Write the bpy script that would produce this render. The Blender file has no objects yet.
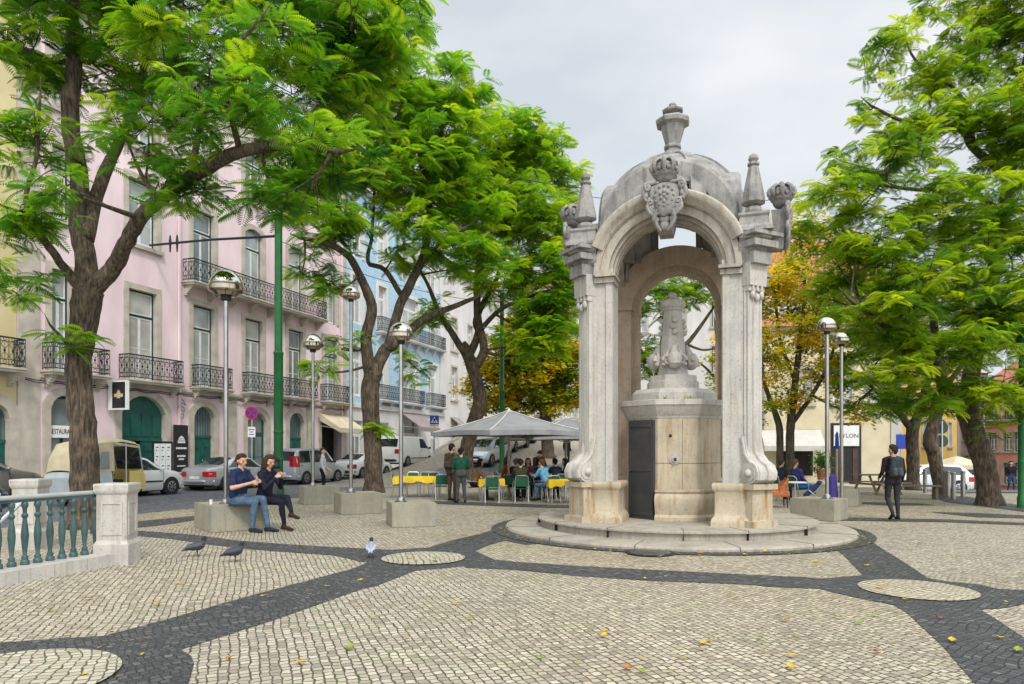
import bpy, bmesh, math, random
import numpy as np
from mathutils import Vector, Matrix, Euler
R = math.radians
PI = math.pi
SC = bpy.context.scene
COL = SC.collection

# ---------------------------------------------------------------- camera, sky, sun, exposure
F, HX, HY, EYE = 700.0, 512.0, 450.0, 1.7
cam_d = bpy.data.cameras.new('camera')
cam_d.sensor_width = 36.0
cam_d.lens = F / 1024 * 36
cam_d.shift_y = (HY - 342) / 1024
cam_d.clip_start = 0.1
cam_d.clip_end = 3000
cam = bpy.data.objects.new('camera', cam_d)
cam.location = (0, 0, EYE)
cam.rotation_euler = (R(90), 0, 0)
COL.objects.link(cam)
SC.camera = cam
SUN_EL, SUN_AZ = 48, 165          # azimuth clockwise from +Y (the view direction)
SUN_STR, SKY_STR, CLOUD_STR = 1.5, 0.06, 0.71
world = bpy.data.worlds.new('World')
SC.world = world
world.use_nodes = True
nt = world.node_tree
nt.nodes.clear()
def wn(t): return nt.nodes.new(t)
out = wn('ShaderNodeOutputWorld'); bg = wn('ShaderNodeBackground'); bg2 = wn('ShaderNodeBackground'); mixs = wn('ShaderNodeMixShader')
sky = wn('ShaderNodeTexSky'); sky.sky_type = 'NISHITA'; sky.sun_disc = False
sky.sun_elevation = R(SUN_EL); sky.sun_rotation = R(SUN_AZ)
nt.links.new(sky.outputs[0], bg.inputs[0]); bg.inputs[1].default_value = SKY_STR
tc = wn('ShaderNodeTexCoord'); mp = wn('ShaderNodeMapping'); mp.inputs['Scale'].default_value = (1, 1, 2.2)
nz = wn('ShaderNodeTexNoise'); nz.inputs['Scale'].default_value = 2.9; nz.inputs['Detail'].default_value = 6; nz.inputs['Roughness'].default_value = .5
rp = wn('ShaderNodeValToRGB')
rp.color_ramp.elements[0].position = .34; rp.color_ramp.elements[0].color = (.68, .74, .80, 1)
rp.color_ramp.elements[1].position = .66; rp.color_ramp.elements[1].color = (.93, .945, .965, 1)
nt.links.new(tc.outputs['Generated'], mp.inputs[0]); nt.links.new(mp.outputs[0], nz.inputs['Vector'])
nt.links.new(nz.outputs['Fac'], rp.inputs[0]); nt.links.new(rp.outputs[0], bg2.inputs[0])
_az, _el = R(SUN_AZ), R(SUN_EL)
sdir = Vector((math.sin(_az) * math.cos(_el), math.cos(_az) * math.cos(_el), math.sin(_el)))
vd = wn('ShaderNodeVectorMath'); vd.operation = 'DOT_PRODUCT'; vd.inputs[1].default_value = sdir     # the overcast is brightest round the veiled sun
nt.links.new(tc.outputs['Generated'], vd.inputs[0])
mrg = wn('ShaderNodeMapRange'); mrg.interpolation_type = 'SMOOTHSTEP'; mrg.inputs[1].default_value = -.05; mrg.inputs[2].default_value = 1
mrg.inputs[3].default_value = CLOUD_STR; mrg.inputs[4].default_value = CLOUD_STR * 2.6
nt.links.new(vd.outputs['Value'], mrg.inputs[0]); nt.links.new(mrg.outputs[0], bg2.inputs[1])
mixs.inputs[0].default_value = .88          # cloud cover
nt.links.new(bg.outputs[0], mixs.inputs[1]); nt.links.new(bg2.outputs[0], mixs.inputs[2]); nt.links.new(mixs.outputs[0], out.inputs[0])
sun_d = bpy.data.lights.new('sun', 'SUN'); sun_d.energy = SUN_STR; sun_d.angle = R(10); sun_d.color = (1, .95, .86)
sun = bpy.data.objects.new('sun', sun_d); COL.objects.link(sun)
sun.rotation_euler = sdir.to_track_quat('Z', 'Y').to_euler()
SC.view_settings.view_transform = 'Standard'
SC.view_settings.look = 'None'
SC.view_settings.exposure = 0.60
SC.view_settings.gamma = 1
SC.cycles.max_bounces = 6
SC.cycles.transparent_max_bounces = 6

# ---------------------------------------------------------------- helpers
rng = random.Random(7)
def sstep(a, b, x):
    t = min(1, max(0, (x - a) / (b - a))); return t * t * (3 - 2 * t)
def gz(x, y):
    up = .125 * max(0, y - 33) * sstep(-10, -3, x) * (1 - sstep(5, 10, x))
    dn = -.062 * max(0, y - 28) * sstep(15, 21, x)
    return min(up, 3.6) + max(dn, -2.2)
def G(px, py):
    d = EYE * F / (py - HY); return ((px - HX) / F * d, d)
def W(px, py, d):
    return Vector(((px - HX) / F * d, d, EYE + (HY - py) / F * d))
def X(px, d): return (px - HX) / F * d

class MB:
    def __init__(s): s.v = []; s.f = []; s.m = []; s.cur = 0
    def add(s, vs, fs, mat=None):
        o = len(s.v); s.v += [tuple(p) for p in vs]
        m = s.cur if mat is None else mat
        for f in fs: s.f.append([i + o for i in f]); s.m.append(m)
        return s
    def box(s, c, size, rz=0, mat=None, M=None, taper=1.0):
        hx, hy, hz = size[0] / 2, size[1] / 2, size[2] / 2
        vs = []
        for k, (x, y, z) in enumerate([(-1,-1,-1),(1,-1,-1),(1,1,-1),(-1,1,-1),(-1,-1,1),(1,-1,1),(1,1,1),(-1,1,1)]):
            t = taper if z > 0 else 1
            vs.append(Vector((x * hx * t, y * hy * t, z * hz)))
        if rz: 
            m = Matrix.Rotation(rz, 3, 'Z'); vs = [m @ v for v in vs]
        if M is not None: vs = [M @ v for v in vs]
        vs = [v + Vector(c) for v in vs]
        return s.add(vs, [(3,2,1,0),(4,5,6,7),(0,1,5,4),(1,2,6,5),(2,3,7,6),(3,0,4,7)], mat)
    def b2(s, x0, x1, y0, y1, z0, z1, mat=None):
        return s.box(((x0+x1)/2, (y0+y1)/2, (z0+z1)/2), (abs(x1-x0), abs(y1-y0), abs(z1-z0)), mat=mat)
    def prism(s, poly, z0, z1, mat=None):
        n = len(poly)
        vs = [(x, y, z0) for x, y in poly] + [(x, y, z1) for x, y in poly]
        fs = [list(range(n))[::-1], list(range(n, 2*n))] + [(i, (i+1) % n, n + (i+1) % n, n + i) for i in range(n)]
        return s.add(vs, fs, mat)
    def loft(s, rings, close=True, caps=True, mat=None):
        n = len(rings[0]); vs = [p for r in rings for p in r]; fs = []
        for k in range(len(rings) - 1):
            for i in range(n if close else n - 1):
                j = (i + 1) % n; fs.append((k*n+i, k*n+j, (k+1)*n+j, (k+1)*n+i))
        if caps: fs.append(list(range(n))[::-1]); fs.append([(len(rings)-1)*n + i for i in range(n)])
        return s.add(vs, fs, mat)
    def stack(s, poly, levels, c=(0, 0), mat=None):      # levels: (z, scale)
        return s.loft([[(c[0]+(x-c[0])*k, c[1]+(y-c[1])*k, z) for x, y in poly] for z, k in levels], mat=mat)
    def lathe(s, prof, seg=24, c=(0, 0, 0), ph=0, mat=None, a0=0, a1=2*PI):
        full = abs(a1 - a0 - 2*PI) < 1e-6
        n = seg if full else seg + 1
        rings = [[(c[0]+r*math.cos(ph+a0+(a1-a0)*i/seg), c[1]+r*math.sin(ph+a0+(a1-a0)*i/seg), c[2]+z) for i in range(n)] for r, z in prof]
        return s.loft(rings, close=full, caps=full, mat=mat)
    def tube(s, pts, rad, seg=6, mat=None, caps=True, ov=None):
        pts = [Vector(p) for p in pts]; n = len(pts)
        if not hasattr(rad, '__len__'): rad = [rad] * n
        rings = []; up = Vector((0, 0, 1)); prev = None
        for i in range(n):
            t = (pts[min(i+1, n-1)] - pts[max(i-1, 0)])
            if t.length < 1e-9: t = Vector((0, 0, 1))
            t.normalize()
            if prev is None:
                a = t.cross(up if abs(t.z) < .95 else Vector((1, 0, 0))).normalized()
            else:
                a = (prev - t * prev.dot(t)).normalized()
            prev = a; b = t.cross(a)
            rings.append([pts[i] + (a*math.cos(2*PI*k/seg) + b*math.sin(2*PI*k/seg))*rad[i] for k in range(seg)])
        return s.loft(rings, caps=caps, mat=mat)
    def sphere(s, c, r, seg=12, rings=8, mat=None):
        if not hasattr(r, '__len__'): r = (r, r, r)
        rr = []
        for j in range(rings + 1):
            t = -PI/2 + PI*j/rings; cr = max(math.cos(t), 1e-3)
            rr.append([(c[0]+r[0]*cr*math.cos(2*PI*i/seg), c[1]+r[1]*cr*math.sin(2*PI*i/seg), c[2]+r[2]*math.sin(t)) for i in range(seg)])
        return s.loft(rr, mat=mat)
    def cyl(s, a, b, r, seg=16, mat=None): return s.tube([a, b], [r, r], seg, mat)
    def build(s, name, mats, parent=None, smooth=None, loc=None, rz=0):
        me = bpy.data.meshes.new(name); me.from_pydata(s.v, [], s.f)
        if not isinstance(mats, (list, tuple)): mats = [mats]
        for m in mats: me.materials.append(m)
        me.polygons.foreach_set('material_index', s.m)
        return link(name, me, parent, smooth, loc, rz)
def link(name, me, parent=None, smooth=None, loc=None, rz=0):
    if smooth is not None:
        me.polygons.foreach_set('use_smooth', [True] * len(me.polygons))
        if smooth < 180: me.set_sharp_from_angle(angle=R(smooth))
    me.update()
    o = bpy.data.objects.new(name, me); COL.objects.link(o)
    if parent is not None: o.parent = parent
    if loc is not None: o.location = loc
    o.rotation_euler.z = rz
    return o
def thing(name, label, cat, loc=(0, 0, 0), rz=0, group=None):
    o = bpy.data.objects.new(name, None); COL.objects.link(o); o.empty_display_size = .1
    o.location = loc; o.rotation_euler.z = rz
    return tag(o, label, cat, group)
def tag(o, label, cat, group=None):
    o['label'] = label; o['category'] = cat
    if group: o['group'] = group
    return o
def struct(o, kind='structure'): o['kind'] = kind; return o
def dup(root, loc, rz, label, group=None, scale=None):
    r = root.copy(); COL.objects.link(r); r.location = loc; r.rotation_euler.z = rz; r['label'] = label
    if group: r['group'] = group
    if scale: r.scale = scale
    for ch in list(root.children):
        c = ch.copy(); COL.objects.link(c); c.parent = r
        for g in list(ch.children):
            d = g.copy(); COL.objects.link(d); d.parent = c
    return r

# ---------------------------------------------------------------- materials
def nmat(name):
    m = bpy.data.materials.new(name); m.use_nodes = True
    t = m.node_tree; b = t.nodes['Principled BSDF']
    return m, t, b
def pm(name, c1, c2=None, scale=6, rough=.6, bump=0, metal=0, spec=.4, stretch=(1, 1, 1), detail=5, bscale=None, lo=.35, hi=.65, coat=0):
    m, t, b = nmat(name); N = t.nodes.new; L = t.links.new
    b.inputs['Roughness'].default_value = rough; b.inputs['Metallic'].default_value = metal
    b.inputs['Specular IOR Level'].default_value = spec
    if coat: b.inputs['Coat Weight'].default_value = coat; b.inputs['Coat Roughness'].default_value = .08
    if c2 is None: c2 = tuple(v * .82 for v in c1)
    tcn = N('ShaderNodeTexCoord'); mpn = N('ShaderNodeMapping'); mpn.inputs['Scale'].default_value = stretch
    n = N('ShaderNodeTexNoise'); n.inputs['Scale'].default_value = scale; n.inputs['Detail'].default_value = detail
    L(tcn.outputs['Object'], mpn.inputs[0]); L(mpn.outputs[0], n.inputs['Vector'])
    r = N('ShaderNodeValToRGB'); r.color_ramp.elements[0].position = lo; r.color_ramp.elements[1].position = hi
    r.color_ramp.elements[0].color = (*c1, 1); r.color_ramp.elements[1].color = (*c2, 1)
    L(n.outputs['Fac'], r.inputs[0]); L(r.outputs[0], b.inputs['Base Color'])
    if bump:
        n2 = N('ShaderNodeTexNoise'); n2.inputs['Scale'].default_value = bscale or scale * 4; n2.inputs['Detail'].default_value = 4
        L(mpn.outputs[0], n2.inputs['Vector'])
        bp = N('ShaderNodeBump'); bp.inputs['Strength'].default_value = bump; bp.inputs['Distance'].default_value = .02
        L(n2.outputs['Fac'], bp.inputs['Height']); L(bp.outputs[0], b.inputs['Normal'])
    return m
def mixc(t, fac, a, b):
    n = t.nodes.new('ShaderNodeMix'); n.data_type = 'RGBA'
    for sock, val in ((n.inputs['Factor'], fac), (n.inputs['A'], a), (n.inputs['B'], b)):
        if hasattr(val, 'is_output'): t.links.new(val, sock)
        elif isinstance(val, tuple): sock.default_value = (*val, 1)
        else: sock.default_value = val
    # colour sockets of Mix node carry their own identifiers
    return n.outputs['Result']
def _mix(t, fac, a, b):
    n = t.nodes.new('ShaderNodeMix'); n.data_type = 'RGBA'
    ins = [n.inputs[0], n.inputs[6], n.inputs[7]]
    for sock, val in zip(ins, (fac, a, b)):
        if hasattr(val, 'is_output'): t.links.new(val, sock)
        elif isinstance(val, tuple): sock.default_value = (*val, 1)
        else: sock.default_value = val
    return n.outputs[2]
def mth(t, op, a, b=0.0, c=None):
    n = t.nodes.new('ShaderNodeMath'); n.operation = op
    for i, val in enumerate((a, b) if c is None else (a, b, c)):
        if hasattr(val, 'is_output'): t.links.new(val, n.inputs[i])
        else: n.inputs[i].default_value = val
    return n.outputs[0]
def ramp(t, fac, stops):
    r = t.nodes.new('ShaderNodeValToRGB'); e = r.color_ramp.elements
    while len(e) < len(stops): e.new(.5)
    for k, (p, c) in enumerate(stops): e[k].position = p; e[k].color = (*c, 1)
    t.links.new(fac, r.inputs[0]); return r.outputs[0]
def noise(t, vec, scale, detail=4, rough=.5):
    n = t.nodes.new('ShaderNodeTexNoise'); n.inputs['Scale'].default_value = scale; n.inputs['Detail'].default_value = detail
    n.inputs['Roughness'].default_value = rough
    t.links.new(vec, n.inputs['Vector']); return n.outputs['Fac'], n.outputs['Color']

def cobble(name, stones, joint, size=.1, ang=0, wob=.05, moss=None, rough=.55, joint_w=.058, bump=.55, row=1.0):
    """rows of split setts: each row is shifted by its own amount, the rows wander"""
    m, t, b = nmat(name); N = t.nodes.new; L = t.links.new
    geo = N('ShaderNodeNewGeometry'); mp = N('ShaderNodeMapping'); mp.inputs['Rotation'].default_value = (0, 0, R(ang))
    L(geo.outputs['Position'], mp.inputs[0])
    f1, c1 = noise(t, mp.outputs[0], .55, 2); f2, c2 = noise(t, mp.outputs[0], 9, 2)
    add = N('ShaderNodeVectorMath'); add.operation = 'MULTIPLY_ADD'; L(c1, add.inputs[0]); add.inputs[1].default_value = (wob*14,)*3; L(mp.outputs[0], add.inputs[2])
    add2 = N('ShaderNodeVectorMath'); add2.operation = 'MULTIPLY_ADD'; L(c2, add2.inputs[0]); add2.inputs[1].default_value = (size*.75,)*3; L(add.outputs[0], add2.inputs[2])
    sp = N('ShaderNodeSeparateXYZ'); L(add2.outputs[0], sp.inputs[0])
    u = mth(t, 'DIVIDE', sp.outputs[0], size * row); ru = mth(t, 'FLOOR', u)
    wr = N('ShaderNodeTexWhiteNoise'); wr.noise_dimensions = '1D'; L(ru, wr.inputs['W'])
    v = mth(t, 'ADD', mth(t, 'DIVIDE', sp.outputs[1], size * 1.05), wr.outputs['Value']); rv = mth(t, 'FLOOR', v)
    cmb = N('ShaderNodeCombineXYZ'); L(ru, cmb.inputs[0]); L(rv, cmb.inputs[1])
    wc = N('ShaderNodeTexWhiteNoise'); wc.noise_dimensions = '2D'; L(cmb.outputs[0], wc.inputs['Vector'])
    def edge(x):
        f = mth(t, 'FRACT', x); return mth(t, 'MINIMUM', f, mth(t, 'SUBTRACT', 1.0, f))
    e = mth(t, 'MINIMUM', edge(u), edge(v))
    e = mth(t, 'ADD', e, mth(t, 'MULTIPLY', mth(t, 'SUBTRACT', f2, .5), .14))
    e = mth(t, 'SUBTRACT', e, mth(t, 'MULTIPLY', wc.outputs['Value'], .045))
    mr = N('ShaderNodeMapRange'); mr.interpolation_type = 'SMOOTHSTEP'; L(e, mr.inputs[0]); mr.inputs[1].default_value = joint_w * .35; mr.inputs[2].default_value = joint_w * 1.5
    colr = ramp(t, wc.outputs['Value'], stones)
    fg, _ = noise(t, geo.outputs['Position'], 34, 4); colr = _mix(t, mth(t, 'MULTIPLY', fg, .28), colr, tuple(v * .45 for v in stones[len(stones)//2][1]))
    fl, _ = noise(t, geo.outputs['Position'], .5, 5)                     # trodden and damp patches
    colr = _mix(t, mth(t, 'MULTIPLY', ramp_v(t, fl, .45, .7), .22), colr, tuple(v * .5 for v in stones[0][1]))
    fw_, _ = noise(t, geo.outputs['Position'], .13, 3); colr = _mix(t, mth(t, 'MULTIPLY', ramp_v(t, fw_, .42, .68), .55 if moss else 0), colr, _mixmul(t, colr, (1.06, .93, .72)))
    jc = joint
    if moss:
        fm, _ = noise(t, geo.outputs['Position'], 1.7, 3); jc = _mix(t, ramp_v(t, fm, .5, .62), joint, moss)
    L(_mix(t, mr.outputs[0], jc, colr), b.inputs['Base Color'])
    hb = mth(t, 'ADD', mth(t, 'MULTIPLY', mr.outputs[0], mth(t, 'ADD', .8, mth(t, 'MULTIPLY', wc.outputs['Value'], .5))), mth(t, 'MULTIPLY', fg, .25))
    bp = N('ShaderNodeBump'); bp.inputs['Strength'].default_value = bump; bp.inputs['Distance'].default_value = .012
    L(hb, bp.inputs['Height']); L(bp.outputs[0], b.inputs['Normal'])
    L(mth(t, 'SUBTRACT', rough + .15, mth(t, 'MULTIPLY', wc.outputs['Value'], .25)), b.inputs['Roughness'])
    b.inputs['Specular IOR Level'].default_value = .45
    return m
def _mixmul(t, c, v):
    n = t.nodes.new('ShaderNodeVectorMath'); n.operation = 'MULTIPLY'; t.links.new(c, n.inputs[0]); n.inputs[1].default_value = v; return n.outputs[0]
def ramp_v(t, fac, lo, hi):
    mr = t.nodes.new('ShaderNodeMapRange'); t.links.new(fac, mr.inputs[0]); mr.inputs[1].default_value = lo; mr.inputs[2].default_value = hi
    return mr.outputs[0]
def stone(name, base, grey, stain, black, s_amt=.5, g_amt=.6, bump=.35):
    """old limestone: pits, grey weathering, rusty runs"""
    m, t, b = nmat(name); N = t.nodes.new; L = t.links.new
    tcn = N('ShaderNodeTexCoord'); O = tcn.outputs['Object']
    mp = N('ShaderNodeMapping'); mp.inputs['Scale'].default_value = (5, 5, .55); L(O, mp.inputs[0])
    fa, _ = noise(t, O, 2.2, 6, .6); fb, _ = noise(t, mp.outputs[0], 1.6, 5, .6); fc, _ = noise(t, O, 22, 5, .65); fd, _ = noise(t, O, 60, 3)
    c = _mix(t, mth(t, 'MULTIPLY', ramp_v(t, fa, .42, .66), g_amt), base, grey)
    c = _mix(t, mth(t, 'MULTIPLY', ramp_v(t, fb, .52, .74), s_amt), c, stain)
    c = _mix(t, mth(t, 'MULTIPLY', ramp_v(t, fc, .56, .72), .55), c, black)
    c = _mix(t, mth(t, 'MULTIPLY', ramp_v(t, fd, .6, .7), .3), c, tuple(v * .5 for v in grey))
    mp2 = N('ShaderNodeMapping'); mp2.inputs['Scale'].default_value = (9, 9, .7); L(O, mp2.inputs[0])
    fe, _ = noise(t, mp2.outputs[0], 1.3, 6, .62); c = _mix(t, mth(t, 'MULTIPLY', ramp_v(t, fe, .53, .70), .42*g_amt), c, tuple(v * 1.25 for v in black))
    L(c, b.inputs['Base Color']); b.inputs['Roughness'].default_value = .8; b.inputs['Specular IOR Level'].default_value = .25
    bp = N('ShaderNodeBump'); bp.inputs['Strength'].default_value = bump; bp.inputs['Distance'].default_value = .015
    L(mth(t, 'ADD', fc, mth(t, 'MULTIPLY', fd, .5)), bp.inputs['Height']); L(bp.outputs[0], b.inputs['Normal'])
    return m
def leafmat(name, stops, trans=.45, tgain=1.5):
    m = bpy.data.materials.new(name); m.use_nodes = True; t = m.node_tree; N = t.nodes.new; L = t.links.new
    b = t.nodes['Principled BSDF']; o = t.nodes['Material Output']
    at = N('ShaderNodeAttribute'); at.attribute_name = 'tint'
    c = ramp(t, at.outputs['Fac'], stops); L(c, b.inputs['Base Color']); b.inputs['Roughness'].default_value = .5; b.inputs['Specular IOR Level'].default_value = .3
    tr = N('ShaderNodeBsdfTranslucent')
    vm = N('ShaderNodeVectorMath'); vm.operation = 'MULTIPLY'; L(c, vm.inputs[0]); vm.inputs[1].default_value = (tgain*1.15, tgain, tgain*.6)
    L(vm.outputs[0], tr.inputs[0])
    mx = N('ShaderNodeMixShader'); mx.inputs[0].default_value = trans
    L(b.outputs[0], mx.inputs[1]); L(tr.outputs[0], mx.inputs[2]); L(mx.outputs[0], o.inputs[0])
    return m

M = {}
M['pale'] = cobble('pale_cobble', [(0, (.24, .21, .162)), (.3, (.38, .335, .258)), (.7, (.475, .42, .328)), (1, (.61, .55, .45))], (.062, .052, .040), .076, -21, wob=.011, moss=(.055, .085, .02))
M['pale2'] = cobble('medallion_cobble', [(0, (.34, .30, .22)), (.35, (.45, .41, .31)), (.7, (.51, .47, .38)), (1, (.60, .56, .46))], (.08, .07, .05), .078, -20, moss=(.055, .085, .02))
M['dark'] = cobble('basalt_cobble', [(0, (.040, .041, .044)), (.5, (.066, .068, .072)), (.9, (.10, .10, .105)), (1, (.17, .165, .16))], (.018, .018, .018), .072, 50, joint_w=.06)
M['road'] = cobble('road_setts', [(0, (.09, .10, .115)), (.5, (.14, .15, .17)), (1, (.21, .22, .235))], (.045, .05, .055), .13, 19)
M['walk'] = cobble('sidewalk_cobble', [(0, (.36, .34, .3)), (1, (.5, .48, .43))], (.13, .12, .1), .08, 10)
M['kerb'] = pm('kerb_stone', (.42, .41, .38), (.28, .27, .25), 3, .8, .3)
M['lime'] = stone('limestone', (.47, .445, .40), (.35, .338, .318), (.29, .235, .165), (.10, .093, .082), .5, .7)
M['lime_mid'] = stone('arch_limestone', (.42, .38, .315), (.28, .26, .235), (.22, .155, .09), (.07, .062, .052), .75, .8)
M['door_iron'] = pm('painted_iron_sheet', (.035, .038, .043), (.06, .055, .052), 3, .5, .15, detail=7)
M['lime_warm'] = stone('stained_limestone', (.46, .39, .28), (.34, .295, .23), (.30, .165, .05), (.10, .08, .055), 1.0, .7)
M['lime_grey'] = stone('weathered_limestone', (.31, .297, .278), (.165, .16, .157), (.095, .085, .072), (.04, .039, .037), .8, .9, .55)
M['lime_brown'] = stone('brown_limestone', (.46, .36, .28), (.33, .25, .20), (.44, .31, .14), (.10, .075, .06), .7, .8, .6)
M['step'] = stone('step_stone', (.36, .325, .265), (.245, .222, .188), (.20, .155, .105), (.075, .065, .055), .5, .8)
M['concrete'] = stone('concrete', (.31, .29, .225), (.24, .228, .185), (.27, .21, .095), (.13, .12, .095), .8, .8, .25)
M['bark'] = None
def barkmat(name, a, b_, c):
    m, t, b = nmat(name); N = t.nodes.new; L = t.links.new
    tcn = N('ShaderNodeTexCoord'); mp = N('ShaderNodeMapping'); mp.inputs['Scale'].default_value = (9, 9, 1.5); L(tcn.outputs['Object'], mp.inputs[0])
    f, _ = noise(t, mp.outputs[0], 2.2, 7, .65); g, _ = noise(t, tcn.outputs['Object'], 3, 4)
    c1 = ramp(t, f, [(.34, a), (.5, b_), (.68, c)])
    L(_mix(t, mth(t, 'MULTIPLY', ramp_v(t, g, .5, .7), .4), c1, tuple(v*1.25 for v in c)), b.inputs['Base Color']); b.inputs['Roughness'].default_value = .9
    bp = N('ShaderNodeBump'); bp.inputs['Strength'].default_value = 1; bp.inputs['Distance'].default_value = .05; L(f, bp.inputs['Height']); L(bp.outputs[0], b.inputs['Normal'])
    return m
M['bark'] = barkmat('bark', (.012, .009, .007), (.062, .045, .030), (.18, .13, .085))
M['bark2'] = barkmat('dark_bark', (.025, .02, .014), (.085, .065, .045), (.16, .125, .085))
M['leaf'] = leafmat('jacaranda_leaf', [(0, (.012, .055, .012)), (.28, (.042, .155, .012)), (.6, (.13, .30, .012)), (1, (.30, .43, .015))], .58, 1.75)
M['leaf_r'] = leafmat('bright_leaf', [(0, (.018, .065, .010)), (.3, (.065, .17, .010)), (.62, (.17, .31, .012)), (1, (.32, .43, .016))], .55, 1.7)
M['leaf_y'] = leafmat('autumn_leaf', [(0, (.09, .20, .015)), (.3, (.30, .40, .02)), (.65, (.66, .58, .03)), (1, (.76, .54, .04))], .55, 1.25)
M['leaf_o'] = leafmat('turning_leaf', [(0, (.03, .09, .012)), (.4, (.14, .25, .016)), (.7, (.50, .47, .02)), (1, (.70, .52, .025))], .55, 1.3)
M['pink'] = pm('pink_render', (.80, .645, .672), (.66, .515, .545), .9, .85, .08, spec=.2, stretch=(1, 1, .35), detail=7)
M['yellow_r'] = pm('ochre_render', (.64, .56, .32), (.54, .46, .25), 1.0, .85, .08, spec=.2, detail=7)
M['cream_r'] = pm('cream_render', (.66, .58, .40), (.56, .49, .34), 1.0, .85, .08, spec=.2, detail=7)
M['white_r'] = pm('white_render', (.66, .64, .62), (.54, .53, .52), .9, .85, .08, spec=.2, stretch=(1, 1, .4), detail=7)
M['grey_r'] = pm('grey_render', (.52, .50, .46), (.42, .40, .37), .9, .85, .08, spec=.2, detail=7)
M['red_r'] = pm('salmon_render', (.74, .36, .31), (.64, .30, .26), 1.0, .85, .08, spec=.2, detail=7)
M['yel2'] = pm('sunny_render', (.68, .46, .13), (.58, .40, .13), 1.0, .85, .08, spec=.2, detail=7)
M['surround'] = pm('stone_surround', (.52, .47, .40), (.38, .34, .29), 2, .8, .2, detail=7)
M['terracotta'] = pm('terracotta', (.42, .17, .10), (.30, .11, .065), 3, .8, .4, stretch=(1, 6, 1))
M['green_door'] = pm('green_paint', (.013, .105, .088), (.010, .075, .062), 3, .4, .05)
M['frame_g'] = pm('dark_green_frame', (.012, .05, .045), (.008, .03, .03), 3, .4)
M['frame_w'] = pm('white_frame', (.72, .72, .70), (.6, .6, .58), 3, .5)
M['iron'] = pm('wrought_iron', (.018, .032, .034), (.01, .018, .02), 5, .5, metal=.3)
M['iron_g'] = pm('green_cast_iron', (.052, .10, .098), (.03, .065, .065), 4, .45, .1)
M['pole_g'] = pm('green_pole_paint', (.012, .135, .035), (.010, .09, .028), 3, .4, .05)
M['black'] = pm('black_matt', (.012, .012, .014), (.02, .02, .022), 4, .6)
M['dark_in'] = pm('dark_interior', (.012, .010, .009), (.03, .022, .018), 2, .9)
M['steel'] = pm('stainless_steel', (.42, .41, .39), (.30, .29, .27), 3, .28, metal=1)
M['chrome'] = pm('chrome', (.45, .39, .30), (.30, .26, .20), 2, .08, metal=1)
M['rubber'] = pm('rubber', (.015, .015, .016), (.022, .022, .023), 9, .8)
M['rim'] = pm('wheel_rim', (.45, .46, .48), (.33, .34, .36), 5, .3, metal=.8)
def glassmat(name, c, r=.06):
    m = pm(name, c, tuple(v*.6 for v in c), .8, r, spec=.9); return m
M['glass'] = glassmat('window_glass', (.20, .24, .26))
M['blind'] = glassmat('blind_behind_glass', (.52, .50, .46), .2)
M['curtain'] = glassmat('curtain_and_sky_glass', (.42, .45, .46), .12)  # pale base colour stands for curtains and for sky reflected in the panes
M['car_glass'] = glassmat('car_glass', (.02, .03, .035), .04)
M['lamp_red'] = pm('tail_light', (.42, .012, .02), (.3, .01, .015), 5, .15)
M['lamp_white'] = pm('head_light', (.7, .72, .75), (.5, .52, .55), 5, .1)
M['plate'] = pm('number_plate', (.75, .75, .7), (.6, .6, .58), 5, .4)
def carpaint(name, c, metal=.2): return pm(name, c, tuple(v*.93 for v in c), 2, .3, metal=metal, coat=.6)
M['silver'] = carpaint('silver_paint', (.46, .48, .51), .55)
M['silver2'] = carpaint('pale_silver_paint', (.50, .54, .58), .5)
M['white_p'] = carpaint('white_paint', (.70, .71, .70), 0)
M['grey_p'] = carpaint('bronze_grey_paint', (.20, .19, .175), .5)
M['blue_p'] = carpaint('dark_blue_paint', (.025, .05, .11), .3)
M['canvas'] = pm('cream_canvas', (.52, .45, .30), (.42, .36, .24), 3, .85, .3)
M['tuk_y'] = pm('tuk_cream', (.60, .48, .15), (.5, .4, .13), 3, .5)
M['tuk_g'] = pm('tuk_grey_panel', (.42, .46, .49), (.34, .38, .40), 3, .4)
M['umb'] = pm('grey_umbrella_cloth', (.26, .26, .265), (.20, .20, .21), 2, .85, .15)
M['umb_l'] = pm('pale_umbrella_trim', (.55, .54, .50), (.45, .44, .41), 2, .8)
M['cloth_y'] = pm('yellow_cloth', (.80, .55, .02), (.66, .44, .015), 4, .8, .25)
M['alu'] = pm('aluminium_tube', (.60, .61, .60), (.5, .5, .5), 3, .3, metal=.8)
M['sling'] = pm('green_sling', (.015, .10, .055), (.012, .07, .04), 4, .7)
M['wood'] = pm('grey_wood', (.24, .19, .14), (.15, .12, .09), 2, .8, .3, stretch=(1, 8, 8))
M['wicker'] = pm('orange_wicker', (.46, .15, .055), (.30, .09, .03), 12, .7, .6)
M['purple'] = pm('purple_cloth', (.05, .035, .22), (.035, .025, .15), 4, .8)
M['sign_blue'] = pm('sign_blue', (.015, .055, .36), (.012, .045, .30), 3, .4)
M['sign_purple'] = pm('sign_faded_blue', (.10, .02, .24), (.08, .015, .18), 3, .4)
M['sign_red'] = pm('sign_red', (.50, .015, .06), (.4, .012, .05), 3, .4)
M['white'] = pm('white_paint_plain', (.78, .78, .76), (.7, .7, .68), 3, .5)
M['sign_grey'] = pm('sign_back_green', (.075, .11, .085), (.055, .08, .062), 3, .5)
M['awning'] = pm('cream_awning', (.62, .55, .40), (.50, .44, .32), 2, .85, .1)
M['awning_w'] = pm('white_awning', (.58, .56, .52), (.5, .48, .45), 2, .85, .1)
M['awning_g'] = pm('taupe_awning', (.30, .25, .25), (.24, .20, .20), 2, .85, .1)
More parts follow.
